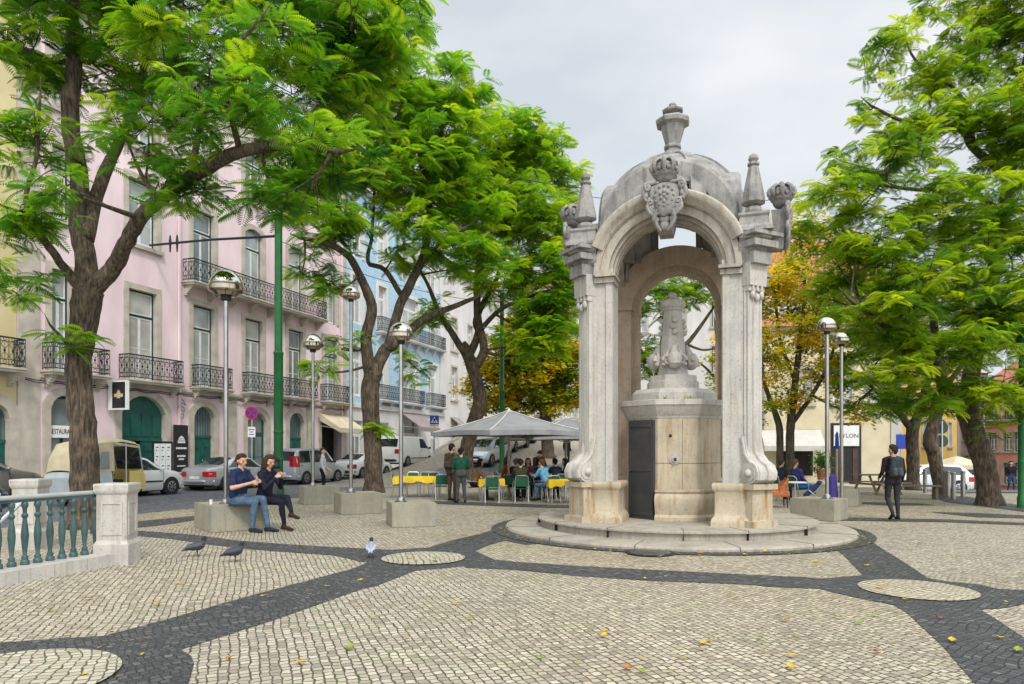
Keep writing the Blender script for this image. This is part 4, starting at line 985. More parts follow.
gl = [('shop', 50, 79, .15, 3.75, .5), ('gate', 121, 165, .15, 4.0, .75), ('door', 193.5, 214, .15, 3.75, .5), ('glazed', 247, 266, .15, 3.65, .45), ('door', 289, 303.5, .15, 3.8, .5), ('open', 321, 342, .15, 3.75, .4)]
for k, a, b, z0, z1, rs in gl:
    rects += arch_rects(u(a), u(b), z0, z1, rs); specs.append((k, u(a), u(b), z0, z1, rs))
pink = house('pink_house', 'long pink house with green arched doors and black iron balconies', U0, U1, -.3, 19.0, 10, M['pink'], rects=rects)
def sur(par, mat, *a, **k):
    sm = MB(); surround(sm, *a, **k); sm.build('stone_surround', M[mat], par)
for k, a, b, z0, z1, rs in specs:
    o_ = pink
    if k in ('win', 'sill', 'arch'): o_ = window(pink, a, b, z0, z1, rs, glass=('curtain', 'glass', 'blind', 'curtain')[int(a*3+z0) % 4])
    elif k == 'door': o_ = door(pink, a, b, z0, z1, rs, .30)
    elif k == 'gate': o_ = door(pink, a, b, z0, z1, rs, .36, open_left=True, grille=False)
    elif k == 'glazed': o_ = window(pink, a, b, z0, z1, rs, 'glass', 'green_door', 'green_door', .68)
    elif k == 'shop': o_ = window(pink, a, b, z0, z1, rs, 'glass', 'frame_g', 'frame_g', .62)
    sur(o_, 'surround', a, b, z0, z1, rs, .24 if z0 > 1 else .30, .06, k == 'sill')
mb = MB(); L_ = U1 - U0
def bits(name, mat, par, *boxes):
    for bx in boxes: m1 = MB(); m1.b2(*bx); m1.build(name, M[mat], par)
bits('pilaster', 'surround', pink, (u(17), u(39), -.05, -.002, -.2, 18.49), (u(224), u(236), -.06, -.002, -.2, 4.3), (u(306), u(312), -.06, -.002, -.2, 4.3), (L_-.5, L_, -.05, -.002, -.2, 18.49))
bits('string_course', 'surround', pink, (u(39)+.002, L_-.502, -.10, -.003, 4.34, 4.46)); bits('cornice', 'surround', pink, (0, L_, -.35, -.004, 18.5, 18.7), (0, L_, -.5, -.004, 18.71, 19.0))
edges = sorted([u(39)+.002, L_-.502] + [v for k_, a, b, z0, z1, rs in specs if z0 < 1 for v in (a-.31, b+.31)])
bits('plinth', 'surround', pink, *[(edges[i], edges[i+1], -.045, -.003, -.2, .75) for i in range(0, len(edges), 2)])
for a, b in ((41, 100), (118, 174), (190, 223.5), (241, 310), (320, 346)): balcony(pink, u(a), min(u(b), L_-.05), B1)
balcony(pink, u(182), u(318), B2, .7)
bits('drainpipe', 'pink', pink, (u(178)-.05, u(178)+.05, -.13, -.03, .76, 18.4), (L_-.62, L_-.54, -.13, -.03, .76, 18.4))
mb = MB(); mb.b2(-.1, L_+.1, -.3, 10.2, 19.02, 19.1); mb.add([(-.1,-.3,19.1),(L_+.1,-.3,19.1),(L_+.1,5,21.8),(-.1,5,21.8),(-.1,10.2,19.1),(L_+.1,10.2,19.1)], [(0,1,2,3),(3,2,5,4),(0,3,4),(1,5,2)]); mb.build('roof', M['terracotta'], pink)
mb = MB()                                                          # sagging cables stapled along the cornice
for zz, sg in ((4.22, .08), (4.27, .05)):
    pts = []
    for i in range(61):
        uu = .2 + (L_-.6)*i/60; pts.append((uu, -.13, zz - sg*abs(math.sin(i*.9))))
    mb.tube(pts, .018, 4)
mb.tube([(u(178)+.1+.25*math.sin(q*.9)*math.exp(-q*.05), -.12, 3.9-.12*q*.35+.1*math.cos(q*1.7)) for q in range(22)], .015, 4)
mb.build('cable', M['black'], pink)
def text(body, size, mat, parent, loc, rot, name='lettering', ext=.004, align='CENTER', sx=1):
    cu = bpy.data.curves.new(name, 'FONT'); cu.body = body; cu.size = size; cu.extrude = ext; cu.align_x = align; cu.align_y = 'CENTER'; cu.resolution_u = 2
    o = bpy.data.objects.new(name, cu); dg = bpy.context.evaluated_depsgraph_get()
    me = bpy.data.meshes.new_from_object(o); bpy.data.objects.remove(o); bpy.data.curves.remove(cu)
    me.materials.clear(); me.materials.append(mat)
    o = bpy.data.objects.new(name, me); COL.objects.link(o); o.parent = parent; o.location = loc; o.rotation_euler = rot; o.scale = (sx, 1, 1)
    return o
a, b = u(50), u(79)
mb = MB(); mb.b2(a+.02, b-.02, .06, .12, 2.16, 2.62); sg = mb.build('sign_band', M['white'], pink)
text('RESTAURANTE', .27, M['black'], sg, ((a+b)/2, .054, 2.39), (PI/2, 0, 0), sx=.62)
for (a, b) in ((262, 312), (326, 346)):                              # plants along the balconies
    pass
# cream shop awning at the far end of the pink house
aw = thing('shop_awning', 'cream cloth awning over the dark open shop at the end of the pink house', 'awning', (*fpt(fac(318)), 3.75), ANG)
w_ = fac(347)-fac(318)-.3
mb = MB(); mb.add([(0,-.11,.1),(w_,-.11,.1),(w_,-1.5,-.75),(0,-1.5,-.75),(0,-.11,.06),(w_,-.11,.06),(w_,-1.5,-.79),(0,-1.5,-.79)], [(3,2,1,0),(4,5,6,7),(0,1,5,4),(1,2,6,5),(2,3,7,6),(3,0,4,7)])
mb.b2(0, w_, -1.52, -1.50, -1.02, -.76); mb.add([(0,-.11,.08),(0,-1.5,-.77),(0,-1.5,-1.0),(0,-.11,-.3)], [(0,1,2,3)]); mb.build('cloth', M['awning'], aw)
for s in (.05, w_-.05): mb = MB(); mb.tube([(s, -.11, -.6), (s, -1.45, -.82)], .025, 6); mb.build('arm', M['alu'], aw)
# --- ochre house on the far left
V0 = fac(-190); uy = lambda px: fac(px) - V0
LY = U0 - V0 - .02
rr_ = []
for c in (3, 7.5, 12):
    if c < LY-1: rr_ += [(c-.6, c+.6, 4.6, 8), (c-.6, c+.6, 9.4, 12.8), (c-.6, c+.6, 14.2, 17)]
ra = uy(-22), uy(9)
rr_ += arch_rects(*ra, .1, 3.3, .5)
och = house('ochre_house', 'ochre yellow house with stone door arch at the far left', V0, V0+LY, -.3, 18.2, 10, M['yellow_r'], rects=rr_)
for r_ in rr_:
    if r_[2] > 4: sur(window(och, *r_), 'surround', *r_, 0)
sur(door(och, *ra, .1, 3.3, .5, .3), 'surround', *ra, .1, 3.3, .5, .35)
bits('string_course', 'surround', och, (0, LY, -.12, -.002, 4.3, 4.5)); bits('cornice', 'surround', och, (0, LY, -.4, -.002, 17.9, 18.3)); bits('plinth', 'surround', och, (ra[1]+.36, LY, -.05, -.002, -.2, .7), (0, ra[0]-.36, -.05, -.002, -.2, .7))
balcony(och, uy(-30), uy(15), 4.55); balcony(och, uy(-130), uy(-50), 4.55)
# --- blue tiled house
m, t_, b_ = nmat('blue_tiles'); tcn = t_.nodes.new('ShaderNodeTexCoord'); br = t_.nodes.new('ShaderNodeTexBrick'); mpn = t_.nodes.new('ShaderNodeMapping')
mpn.inputs['Rotation'].default_value = (PI/2, 0, 0); t_.links.new(tcn.outputs['Object'], mpn.inputs[0]); t_.links.new(mpn.outputs[0], br.inputs[0])
br.offset = 0; br.inputs['Scale'].default_value = 1; br.inputs['Brick Width'].default_value = .28; br.inputs['Row Height'].default_value = .28; br.inputs['Mortar Size'].default_value = .012
br.inputs['Color1'].default_value = (.27, .47, .64, 1); br.inputs['Color2'].default_value = (.36, .55, .70, 1); br.inputs['Mortar'].default_value = (.55, .62, .66, 1)
t_.links.new(br.outputs['Color'], b_.inputs['Base Color']); b_.inputs['Roughness'].default_value = .3; M['tiles'] = m
T0, T1 = fac(346)+.02, fac(444); ub = lambda px: fac(px) - T0; LB = T1 - T0
rr_ = []; cb = [(352, 362), (378, 386), (402, 418), (428, 437)]
for a, b in cb:
    a, b = ub(a), ub(b); rr_ += [(a, b, 5.2, 8.4), (a, b, 9.9, 13), (a, b, 14.2, 17)]
gr = [(ub(352), ub(362), .3, 3.6), (ub(377), ub(388), .3, 3.6), (ub(403), ub(417), .2, 3.9), (ub(430), ub(438), .4, 3.6)]
tile = house('blue_tiled_house', 'house with blue tiled upper floors above a white ground floor', T0, T1, -.3, 19, 10, M['tiles'], rects=rr_ + gr)
for r_ in rr_ + gr: sur(window(tile, *r_, glass='glass' if r_[2] < 2 else 'curtain', outer='frame_w'), 'white_r', *r_, 0)
gsplit = sorted([0] + [v for r_ in gr for v in (r_[0]-.24, r_[1]+.24)] + [LB])
mb = MB()
for i in range(0, len(gsplit), 2): mb.b2(gsplit[i]+(.001 if i else 0), gsplit[i+1]-.001, -.055, -.002, -.25, 4.45)
for r_ in gr: mb.b2(r_[0]-.24, r_[1]+.24, -.055, -.002, r_[3]+.245, 4.45)
mb.b2(0, LB, -.2, -.003, 4.451, 4.75); mb.b2(LB-.8, LB, -.1, -.004, 4.76, 19); mb.b2(0, LB, -.4, -.004, 18.6, 19.02); mb.build('white_ground_floor', M['white_r'], tile)
for a, b in ((376, 420), (426, 441)): balcony(tile, ub(a), ub(b), 5.15, .5, mat='white_r')
balcony(tile, ub(376), ub(441), 9.8, .5, mat='white_r')
mb = MB(); mb.b2(ub(388.5), ub(391.5), -.10, -.056, 1.9, 2.9); fr_ = mb.build('notice_frame', M['black'], tile); mb = MB(); mb.b2(ub(389), ub(391), -.11, -.101, 2.05, 2.75); mb.build('notice', M['white'], fr_)
aw2 = thing('shop_awning', 'taupe awning above the tall window of the white ground floor', 'awning', (*fpt(fac(400)), 4.35), ANG)
w_ = fac(420)-fac(400)
mb = MB(); mb.add([(0,-.07,.1),(w_,-.07,.1),(w_,-1.7,-1.0),(0,-1.7,-1.0),(0,-.07,.05),(w_,-.07,.05),(w_,-1.7,-1.05),(0,-1.7,-1.05)], [(3,2,1,0),(4,5,6,7),(0,1,5,4),(1,2,6,5),(2,3,7,6),(3,0,4,7)]); mb.b2(0, w_, -1.72, -1.702, -1.3, -1.0); mb.build('cloth', M['awning_g'], aw2)
[MB().tube([(s, -.1, -.9), (s, -1.65, -1.08)], .025, 6).build('arm', M['alu'], aw2) for s in (.06, w_-.06)]

def plain_house(name, label, p, q, zb, zt, wallm, cols, floors, ww=1.1, roof='terracotta', depth=9, rh=2.2, glass='curtain', outer='frame_w', bal=(), skip=(), shutters=None):
    """a house whose front runs from p to q (seen from the square p is on the left)"""
    p, q = Vector((*p, 0)), Vector((*q, 0)); L_ = (q-p).length; ang = math.atan2(q.y-p.y, q.x-p.x)
    t = thing(name, label, 'building', tuple(p), ang)
    rr_ = []
    for fi, (z0, z1) in enumerate(floors):
        for c in cols:
            if (fi, c) in skip: continue
            rr_.append((c*L_-ww/2, c*L_+ww/2, z0, z1))
    mb = MB(); wall_mesh(mb, L_, zb, zt, depth, rr_); mb.build('wall', [wallm, M['dark_in']], t)
    for r_ in rr_: sur(window(t, *r_, glass=glass, outer=outer), 'surround', *r_, 0, .16, .04, True)
    mb = MB(); mb.b2(-.1, L_+.1, -.3, depth+.1, zt+.002, zt+.25); mb.build('cornice', M['surround'], t)
    mb = MB(); mb.add([(-.3,-.5,zt+.26),(L_+.3,-.5,zt+.26),(L_+.3,depth/2,zt+.26+rh),(-.3,depth/2,zt+.26+rh),(-.3,depth+.3,zt+.26),(L_+.3,depth+.3,zt+.26)], [(0,1,2,3),(3,2,5,4),(0,3,4),(1,5,2),(1,0,4,5)]); mb.build('roof', M[roof], t)
    for (c0, c1, z) in bal: balcony(t, c0*L_, c1*L_, z, .5, rich=False)
    return t
# --- white corner wing beyond the tiled house, facing the climbing street
CX, CY = fpt(T1 + .05)
wing = plain_house('white_corner_wing', 'white corner wing with arched shop windows facing the climbing street', (CX, CY), (CX+6.4, CY+21), -.3, 17, M['white_r'], (.10, .28, .48, .68, .88), ((1.4, 4.1), (6, 8.8), (10.2, 13)), 1.3)
for i, c in enumerate((.28, .10)):
    L_ = math.hypot(6.4, 21); a_ = math.atan2(21, 6.4)
    aw3 = thing('shop_awning', ['small taupe awning farther up the white corner wing', 'small taupe awning at the near end of the white corner wing'][i], 'awning', (CX + math.cos(a_)*(c*L_-.9), CY + math.sin(a_)*(c*L_-.9), 4.4), a_)
    mb = MB(); mb.add([(0,-.05,.1),(1.8,-.05,.1),(1.8,-1.1,-.7),(0,-1.1,-.7),(0,-.05,.05),(1.8,-.05,.05),(1.8,-1.1,-.75),(0,-1.1,-.75)], [(3,2,1,0),(4,5,6,7),(0,1,5,4),(1,2,6,5),(2,3,7,6),(3,0,4,7)]); mb.build('cloth', M['awning_g'], aw3)
    [MB().tube([(s, -.06, -.62), (s, -1.08, -.78)], .02, 6).build('arm', M['alu'], aw3) for s in (.06, 1.74)]
# --- houses at the head of the square
plain_house('pale_house', 'pale house with terracotta roof seen behind the stone canopy', (X(520, 72), 76), (X(745, 64), 64), -.5, 18.6, M['white_r'], (.1, .26, .42, .58, .74, .9), ((5, 7.4), (9, 11.4), (13.2, 15.6)), 1.3, rh=2.6, outer='frame_g')
plain_house('terracotta_roofed_house', 'cream house with tall orange tiled roof behind the golden tree', (X(752, 60), 60), (X(880, 58), 58), -1, 15.2, M['cream_r'], (.1, .3, .5, .7, .9), ((5, 7.4), (8.8, 11.2), (12.2, 14.4)), 1.2, rh=5.2, depth=10)
# cream house with the shop
P1_, P2_ = (X(764, 44.5), 44.5), (X(896, 43), 43)
cream = plain_house('cream_shop_house', 'low cream house with white shop sign over its dark doorway', P1_, P2_, -.6, 9.2, M['cream_r'], (.30, .60, .88), ((4.6, 6.8),), 1.1, rh=1.6, outer='frame_w')
LC = math.hypot(P2_[0]-P1_[0], P2_[1]-P1_[1]); uc = lambda px: ((X(px, 43.6)-P1_[0])/(P2_[0]-P1_[0]))*LC
zc = lambda py: EYE + (HY-py)/F*43.6
mb = MB(); a, b = uc(834), uc(857)
mb.b2(a-.15, b+.15, -.06, -.002, -.3, zc(423)); sf = mb.build('shop_front', M['black'], cream)
mb = MB(); mb.b2(a, b, -.16, -.061, zc(446), zc(425.5)); bd = mb.build('sign_board', M['white'], sf)
text('CEYLON', .36, M['black'], bd, ((a+b)/2, -.165, zc(436)), (PI/2, 0, 0))
mb = MB(); mb.b2(a+.05, a+.62, -.1, -.061, -.2, zc(448.5)); mb.b2(b-.35, b-.05, -.1, -.061, -.2, zc(448.5)); mb.build('door', pm('brown_door', (.10, .05, .035), (.06, .03, .02), 3, .5), sf)
mb = MB(); mb.b2(uc(784), uc(815), -.05, -.002, .1, 2.2); sw = mb.build('shop_window', M['dark_in'], cream)
aw4 = thing('shop_awning', 'white scalloped awning on the cream house beside the golden tree', 'awning', (P1_[0], P1_[1], 0), math.atan2(P2_[1]-P1_[1], P2_[0]-P1_[0]))
a, b = uc(766), uc(822)
mb = MB(); mb.add([(a,-.06,zc(430)),(b,-.06,zc(430)),(b,-1.5,zc(446)),(a,-1.5,zc(446)),(a,-.06,zc(430)-.05),(b,-.06,zc(430)-.05),(b,-1.5,zc(446)-.05),(a,-1.5,zc(446)-.05)], [(3,2,1,0),(4,5,6,7),(0,1,5,4),(1,2,6,5),(2,3,7,6),(3,0,4,7)]); mb.b2(a, b, -1.53, -1.503, zc(451), zc(446)); mb.build('cloth', M['awning_w'], aw4)
[MB().tube([(s, -.06, zc(444)), (s, -1.48, zc(447))], .025, 6).build('arm', M['alu'], aw4) for s in (a+.05, b-.05)]
mb = MB(); mb.b2(uc(886), uc(896)-.01, -.08, -.004, -.5, 9.1); mb.b2(0, uc(764)+.4, -.08, -.004, -.5, 9.1); mb.build('corner_pilaster', M['grey_r'], cream)
# the row going down on the right
plain_house('yellow_house', 'sunny yellow house with small windows behind the wavy tree trunk', (X(897, 52), 52), (X(957, 60), 60), -2.5, 9.0, M['yel2'], (.2, .42, .64, .86), ((2.0, 4.0), (5.2, 7.4)), .8, rh=1.8, outer='frame_w')
plain_house('pale_grey_house', 'narrow pale grey house between yellow and salmon houses', (X(958, 64), 64), (X(984, 66), 66), -3, 8.6, M['grey_r'], (.3, .7), ((-.4, 1.2), (2.6, 4.4), (5.6, 7.4)), .9, rh=1.4)
plain_house('salmon_house', 'salmon pink house with dark shutters and tiled roof in the lower street', (X(984.5, 62), 62), (X(1060, 56), 56), -3.5, 7.0, M['red_r'], (.12, .33, .48, .68, .88), ((-1.2, .6), (1.6, 3.2), (4.4, 6.4)), .75, rh=3.2, glass='glass', outer='frame_g', bal=((.03, .6, 4.3),), depth=11)
plain_house('cream_side_house', 'tall cream house at the right edge behind the green post', (X(1021, 47), 47), (X(1150, 38), 38), -2.5, 12, M['cream_r'], (.2, .5, .8), ((2.2, 4.6), (6, 8.4)), 1.1)
def fac_off(px, off):
    bx, by = fpt(0, off); k = (px-HX)/F; t = (bx - k*by)/(k-.3586); return t*1.0624
# ---------------------------------------------------------------- street furniture
# concrete seat blocks
def block(label, px, py, yaw, sx, sy, h):
    """(px, py): the near bottom corner; sides run sx along yaw and sy along yaw+90"""
    x, y = G(px, py); a = R(yaw); cx_ = x + sx/2*math.cos(a) - sy/2*math.sin(a); cy_ = y + sx/2*math.sin(a) + sy/2*math.cos(a)
    bm = bmesh.new(); bmesh.ops.create_cube(bm, size=1); bmesh.ops.scale(bm, vec=(sx, sy, h), verts=bm.verts); bmesh.ops.translate(bm, vec=(0, 0, h/2), verts=bm.verts)
    bmesh.ops.bevel(bm, geom=bm.edges[:], offset=.012, segments=2, affect='EDGES')
    me = bpy.data.meshes.new('concrete_block'); bm.to_mesh(me); bm.free(); me.materials.append(M['concrete'])
    o = link('concrete_block', me, None, 35, (cx_, cy_, 0), a); tag(o, label, 'seat block', 'square concrete seat blocks'); return o
BK = [block('concrete block under the seated couple, with a paper cup on it', 211, 533, 38, 1.15, 1.35, .55),
      block('concrete block farthest along the left row, under a slim lamp post', 304, 505, 25, 1.1, 1.1, .55),
      block('middle concrete block of the left row before the slim forked tree', 341, 515, 24, 1.1, 1.1, .55),
      block('nearest concrete block of the left row, beside the cafe tables', 392, 528, 17, .98, 1.05, .53),
      block('concrete block right of the canopy steps holding the taller lamp post', 834, 522, 46, .95, 1.05, .52),
      block('concrete block farther right, partly behind the other one', 857, 507, 60, 1.0, 1.15, .5)]
# mushroom lamps
def lamp(label, px, top, d, head, z0, yaw=0):
    k = d / F; ztop = EYE + (HY - top)*k; r = head/2; x = X(px, d)
    t = thing('street_lamp', label, 'street lamp', (x, d, z0), yaw, 'street lamps with mirrored mushroom heads')
    H_ = ztop - z0
    mb = MB(); mb.lathe([(.047, 0), (.047, H_ - r*1.35), (.036, H_ - r*1.3), (.036, H_-r*.9)], 14); mb.lathe([(.14, 0), (.14, .02), (.09, .035), (.075, .10), (.056, .12)], 16); mb.build('pole', M['steel'], t, 30)
    mb = MB(); zc_ = H_ - r
    mb.lathe([(r*.30, -r*.62), (r*.62, -r*.60), (r*.80, -r*.40), (r*.98, -r*.36), (r*1.04, -r*.28), (r*1.04, -r*.02), (r*.98, .02*r), (r*.96, .03*r)], 28, (0, 0, zc_)); mb.build('reflector_ring', M['chrome'], t, 30)
    mb = MB(); mb.lathe([(r*.97*math.cos(a), r*.97*math.sin(a)) for a in [PI/2*i/10 for i in range(10)]] + [(.01, r*.97)], 28, (0, 0, zc_ + .01)); mb.build('mirror_dome', M['chrome_dome'], t, 180)
    mb = MB(); mb.lathe([(.05, -r*.9), (r*.3, -r*.85), (r*.32, -r*.62), (.05, -r*.60)], 16, (0, 0, zc_)); mb.build('lamp_holder', M['black'], t, 30)
    return t
M['chrome_dome'] = pm('mirror_dome', (.72, .70, .66), (.5, .47, .42), 3, .04, metal=1, lo=.45, hi=.5)
lamp('tallest nearest street lamp, standing on the block behind the seated couple', 226, 270, 15.0, .70, .55)
lamp('street lamp with ball head on the farthest left concrete block', 313, 334, 22.2, .62, .55)
lamp('tall thin street lamp on the middle concrete block of the left row', 351, 286, 18.9, .46, .55)
lamp('street lamp on the nearest block of the left row, beside the cafe', 401, 322, 15.8, .54, .53)
lamp('street lamp on the block right of the canopy steps', 827, 317, 16.9, .45, .52)
lamp('street lamp just behind and right of the other lamp by the canopy steps', 841.5, 331, 19.4, .46, .0)
# green posts
def post(label, px, d, r, H_, z0=None, steps=()):
    x = X(px, d); z = gz(x, d) if z0 is None else z0
    t = thing('green_post', label, 'post', (x, d, z), 0, 'green iron tramway posts')
    mb = MB(); pr = [(r*1.25, 0), (r*1.25, .3), (r*1.05, .36), (r, .4), (r, H_*.45), (r*1.08, H_*.45+.02), (r*1.08, H_*.45+.1), (r*.86, H_*.45+.14), (r*.8, H_), (.01, H_+.05)]
    mb.lathe(pr, 18); mb.build('shaft', M['pole_g'], t, 40)
    mb = MB(); mb.lathe([(r*1.02, 1.3), (r*1.09, 1.32), (r*1.09, 1.38), (r*1.02, 1.4)], 18); mb.lathe([(r*1.02, 2.3), (r*1.09, 2.32), (r*1.09, 2.38), (r*1.02, 2.4)], 18); mb.build('clamp_band', M['pole_g'], t, 40)
    return t
gp = post('thick green iron post behind the litter bin, rising into the leaves', 278.5, 25.6, .165, 11.5)
post('thin green post rising behind the grey cafe parasols', 502, 37, .135, 9.5)
post('green post cut by the right edge of the picture', 1022, 20.6, .10, 5.6, 0)
# bracket arm for the tram wire
t = thing('wire_bracket', 'thin dark bracket arm with insulators reaching from the pink house to the green post', 'bracket', (X(278.5, 25.6), 25.6, zf(152, 247)), 0)
a_ = Vector((*fpt(fac(150)), zf(152, 246))) - t.location; b_ = Vector((0, 0, EYE + (HY-236)/F*25.6)) - Vector((0, 0, t.location.z))
mb = MB(); mb.tube([a_, a_*.5 + b_*.5 + Vector((0, 0, .05)), b_], .05, 8); mb.build('arm', M['iron'], t, 60)
for f in (.18, .24):
    p = a_*(1-f) + b_*f; mb = MB(); mb.tube([p + Vector((0, 0, .35)), p + Vector((0, 0, .1)), p - Vector((0, 0, .35))], [.03, .06, .03], 8); mb.build('insulator', M['black'], t, 60)
t = thing('overhead_wire', 'thin tramway wires strung between trees, canopy and posts', 'wire', (0, 0, 0))
for (p, q, sag) in ((W(583, 196, 26), W(440, 262, 36), .4), (W(583, 196, 26), W(800, 197, 26), .25), (W(585, 188, 27), W(440, 150, 30), .3), (W(278, 205, 25.6), W(330, 150, 40), .3), (W(500, 302, 37), W(278, 240, 25.6), .5)):
    mb = MB(); mb.tube([p*(1-i/12) + q*(i/12) - Vector((0, 0, sag*4*(i/12)*(1-i/12))) for i in range(13)], .012, 4); mb.build('wire', M['black'], t)
# litter bin
x, y = G(271, 499); t = thing('litter_bin', 'grey metal litter bin with dark hood beside the green post', 'bin', (x, y, 0), R(20))
mb = MB(); mb.stack([(.26*math.cos(i*PI/8), .22*math.sin(i*PI/8)) for i in range(16)], [(.08, .9), (.12, 1), (1.0, 1.12), (1.05, 1.16)]); mb.build('body', pm('bin_grey', (.16, .17, .17), (.11, .115, .115), 4, .5, metal=.3), t, 30)
mb = MB(); mb.stack([(.30*math.cos(i*PI/8), .26*math.sin(i*PI/8)) for i in range(16)], [(1.06, 1.0), (1.08, 1.06), (1.12, 1.06), (1.13, .9)]); mb.stack([(.29*math.cos(i*PI/8), .25*math.sin(i*PI/8)) for i in range(16)], [(1.28, 1.0), (1.36, 1.0), (1.45, .8), (1.47, .4)])
for s in (-1, 1): mb.b2(s*.26-.02, s*.26+.02, -.14, .14, 1.12, 1.29)
mb.build('hood', M['black'], t, 30)
mb = MB(); mb.lathe([(.07, 0), (.07, .08)], 10); mb.build('foot', M['black'], t)
# parking sign
x, y = fpt(fac_off(252, 1.4), 1.4); d = y; kx = d/F
t = thing('parking_sign', 'round no stopping sign with small white panel before the pink house', 'sign', (x, y, .12), 0)
zc_ = EYE + (HY-413)*kx - .12; rs = 6.6*kx
mb = MB(); mb.lathe([(.035, 0), (.035, zc_+rs*.8)], 10); mb.build('post', M['alu'], t, 30)
mb = MB(); mb.tube([(0, -.04, zc_), (0, -.065, zc_)], [rs, rs], 32); pl = mb.build('disc', M['sign_purple'], t)
mb = MB(); n = 32
ring = [[((rs*.82 if j in (0, 3) else rs*1.0)*math.cos(2*PI*i/n), -.068 if j < 2 else -.063, zc_ + (rs*.82 if j in (0, 3) else rs*1.0)*math.sin(2*PI*i/n)) for j in range(4)] for i in range(n)]
ring.append(ring[0]); mb.loft(ring, caps=False); mb.build('red_ring', M['sign_red'], pl)
for s in (-1, 1): mb = MB(); mb.box((0, -.069, zc_), (rs*1.65, .006, rs*.15), M=Matrix.Rotation(s*PI/4, 3, 'Y')); mb.build('red_bar', M['sign_red'], pl)
mb = MB(); zz = EYE + (HY-432)*kx - .12; mb.b2(-.18, .18, -.06, -.04, zz-.25, zz+.25); wp = mb.build('panel', M['white'], t)
for i, w_ in enumerate((.28, .18, .24)): mb = MB(); mb.b2(-w_/2, w_/2, -.066, -.061, zz+.10-.12*i, zz+.14-.12*i); mb.build('marking', M['sign_blue'], wp)
# crossing sign
x, y = X(434.5, 40), 40; t = thing('crossing_sign', 'square blue pedestrian crossing sign on a thin post left of the parasols', 'sign', (x, y, gz(x, y)), 0)
kx = y/F; z0 = gz(x, y); zz = EYE + (HY-420)*kx - z0; h = 4.5*kx
mb = MB(); mb.lathe([(.03, 0), (.03, zz+h)], 8); mb.build('post', M['alu'], t, 30)
mb = MB(); mb.b2(-h, h, -.06, -.035, zz-h, zz+h); sp = mb.build('plate', M['sign_blue'], t)
mb = MB(); mb.add([(-h*.75, -.064, zz-h*.62), (h*.75, -.064, zz-h*.62), (0, -.064, zz+h*.72)], [(0, 1, 2)]); mb.build('white_triangle', M['white'], sp)
mb = MB(); mb.sphere((.02, -.068, zz+h*.28), (.04, .006, .04), 8, 6); mb.tube([(.02, -.069, zz+h*.2), (0, -.069, zz-h*.12)], [.045, .035], 6)
for a, b in (((0, -h*.1), (-.1, -h*.55)), ((0, -h*.1), (.1, -h*.52)), ((.02, h*.15), (-.09, -.02)), ((.02, h*.15), (.1, .02))): mb.tube([(a[0], -.069, zz+a[1]), (b[0], -.069, zz+b[1])], .022, 5)
mb.build('walking_figure', M['black'], sp)
mb = MB(); mb.b2(-h*.95, h*.95, -.06, -.035, zz-h-.42*h, zz-h-.02); mb.build('yellow_plate', pm('sign_yellow', (.7, .42, .03), (.6, .36, .03), 3, .5), t)
# hanging sign on the pink house
px0 = 117; x, y = fpt(fac(107.5), .0); t = thing('hanging_sign', 'white framed black sign with gold crest hanging from the pink house', 'sign', (x, y, zf(112, 396)), ANG + PI/2 + .0)
# local x now points into the house front's outward normal reversed; build the box out from the wall
mb = MB(); kx = y/F; hh = 14.5*kx
mb.b2(-1.08, -.10, -.07, .07, -hh, hh); bx_ = mb.build('box', M['white'], t)
mb = MB(); mb.b2(-1.02, -.34, .071, .078, -hh*.88, hh*.9); fa_ = mb.build('face', M['black'], bx_)
gold = pm('gold_print', (.62, .50, .34), (.5, .4, .26), 4, .5)
mb = MB(); 
for (z_, w_) in ((.30, .06), (.22, .14), (.12, .20), (.03, .46), (-.07, .46), (-.16, .18)): mb.b2(-.68-w_/2, -.68+w_/2, .079, .083, z_*hh-.03, z_*hh+.035)
mb.build('crest_print', gold, bx_)
mb = MB(); mb.b2(-.34, .0, -.03, .03, hh*.6, hh*.66); mb.build('bracket', M['iron'], t)
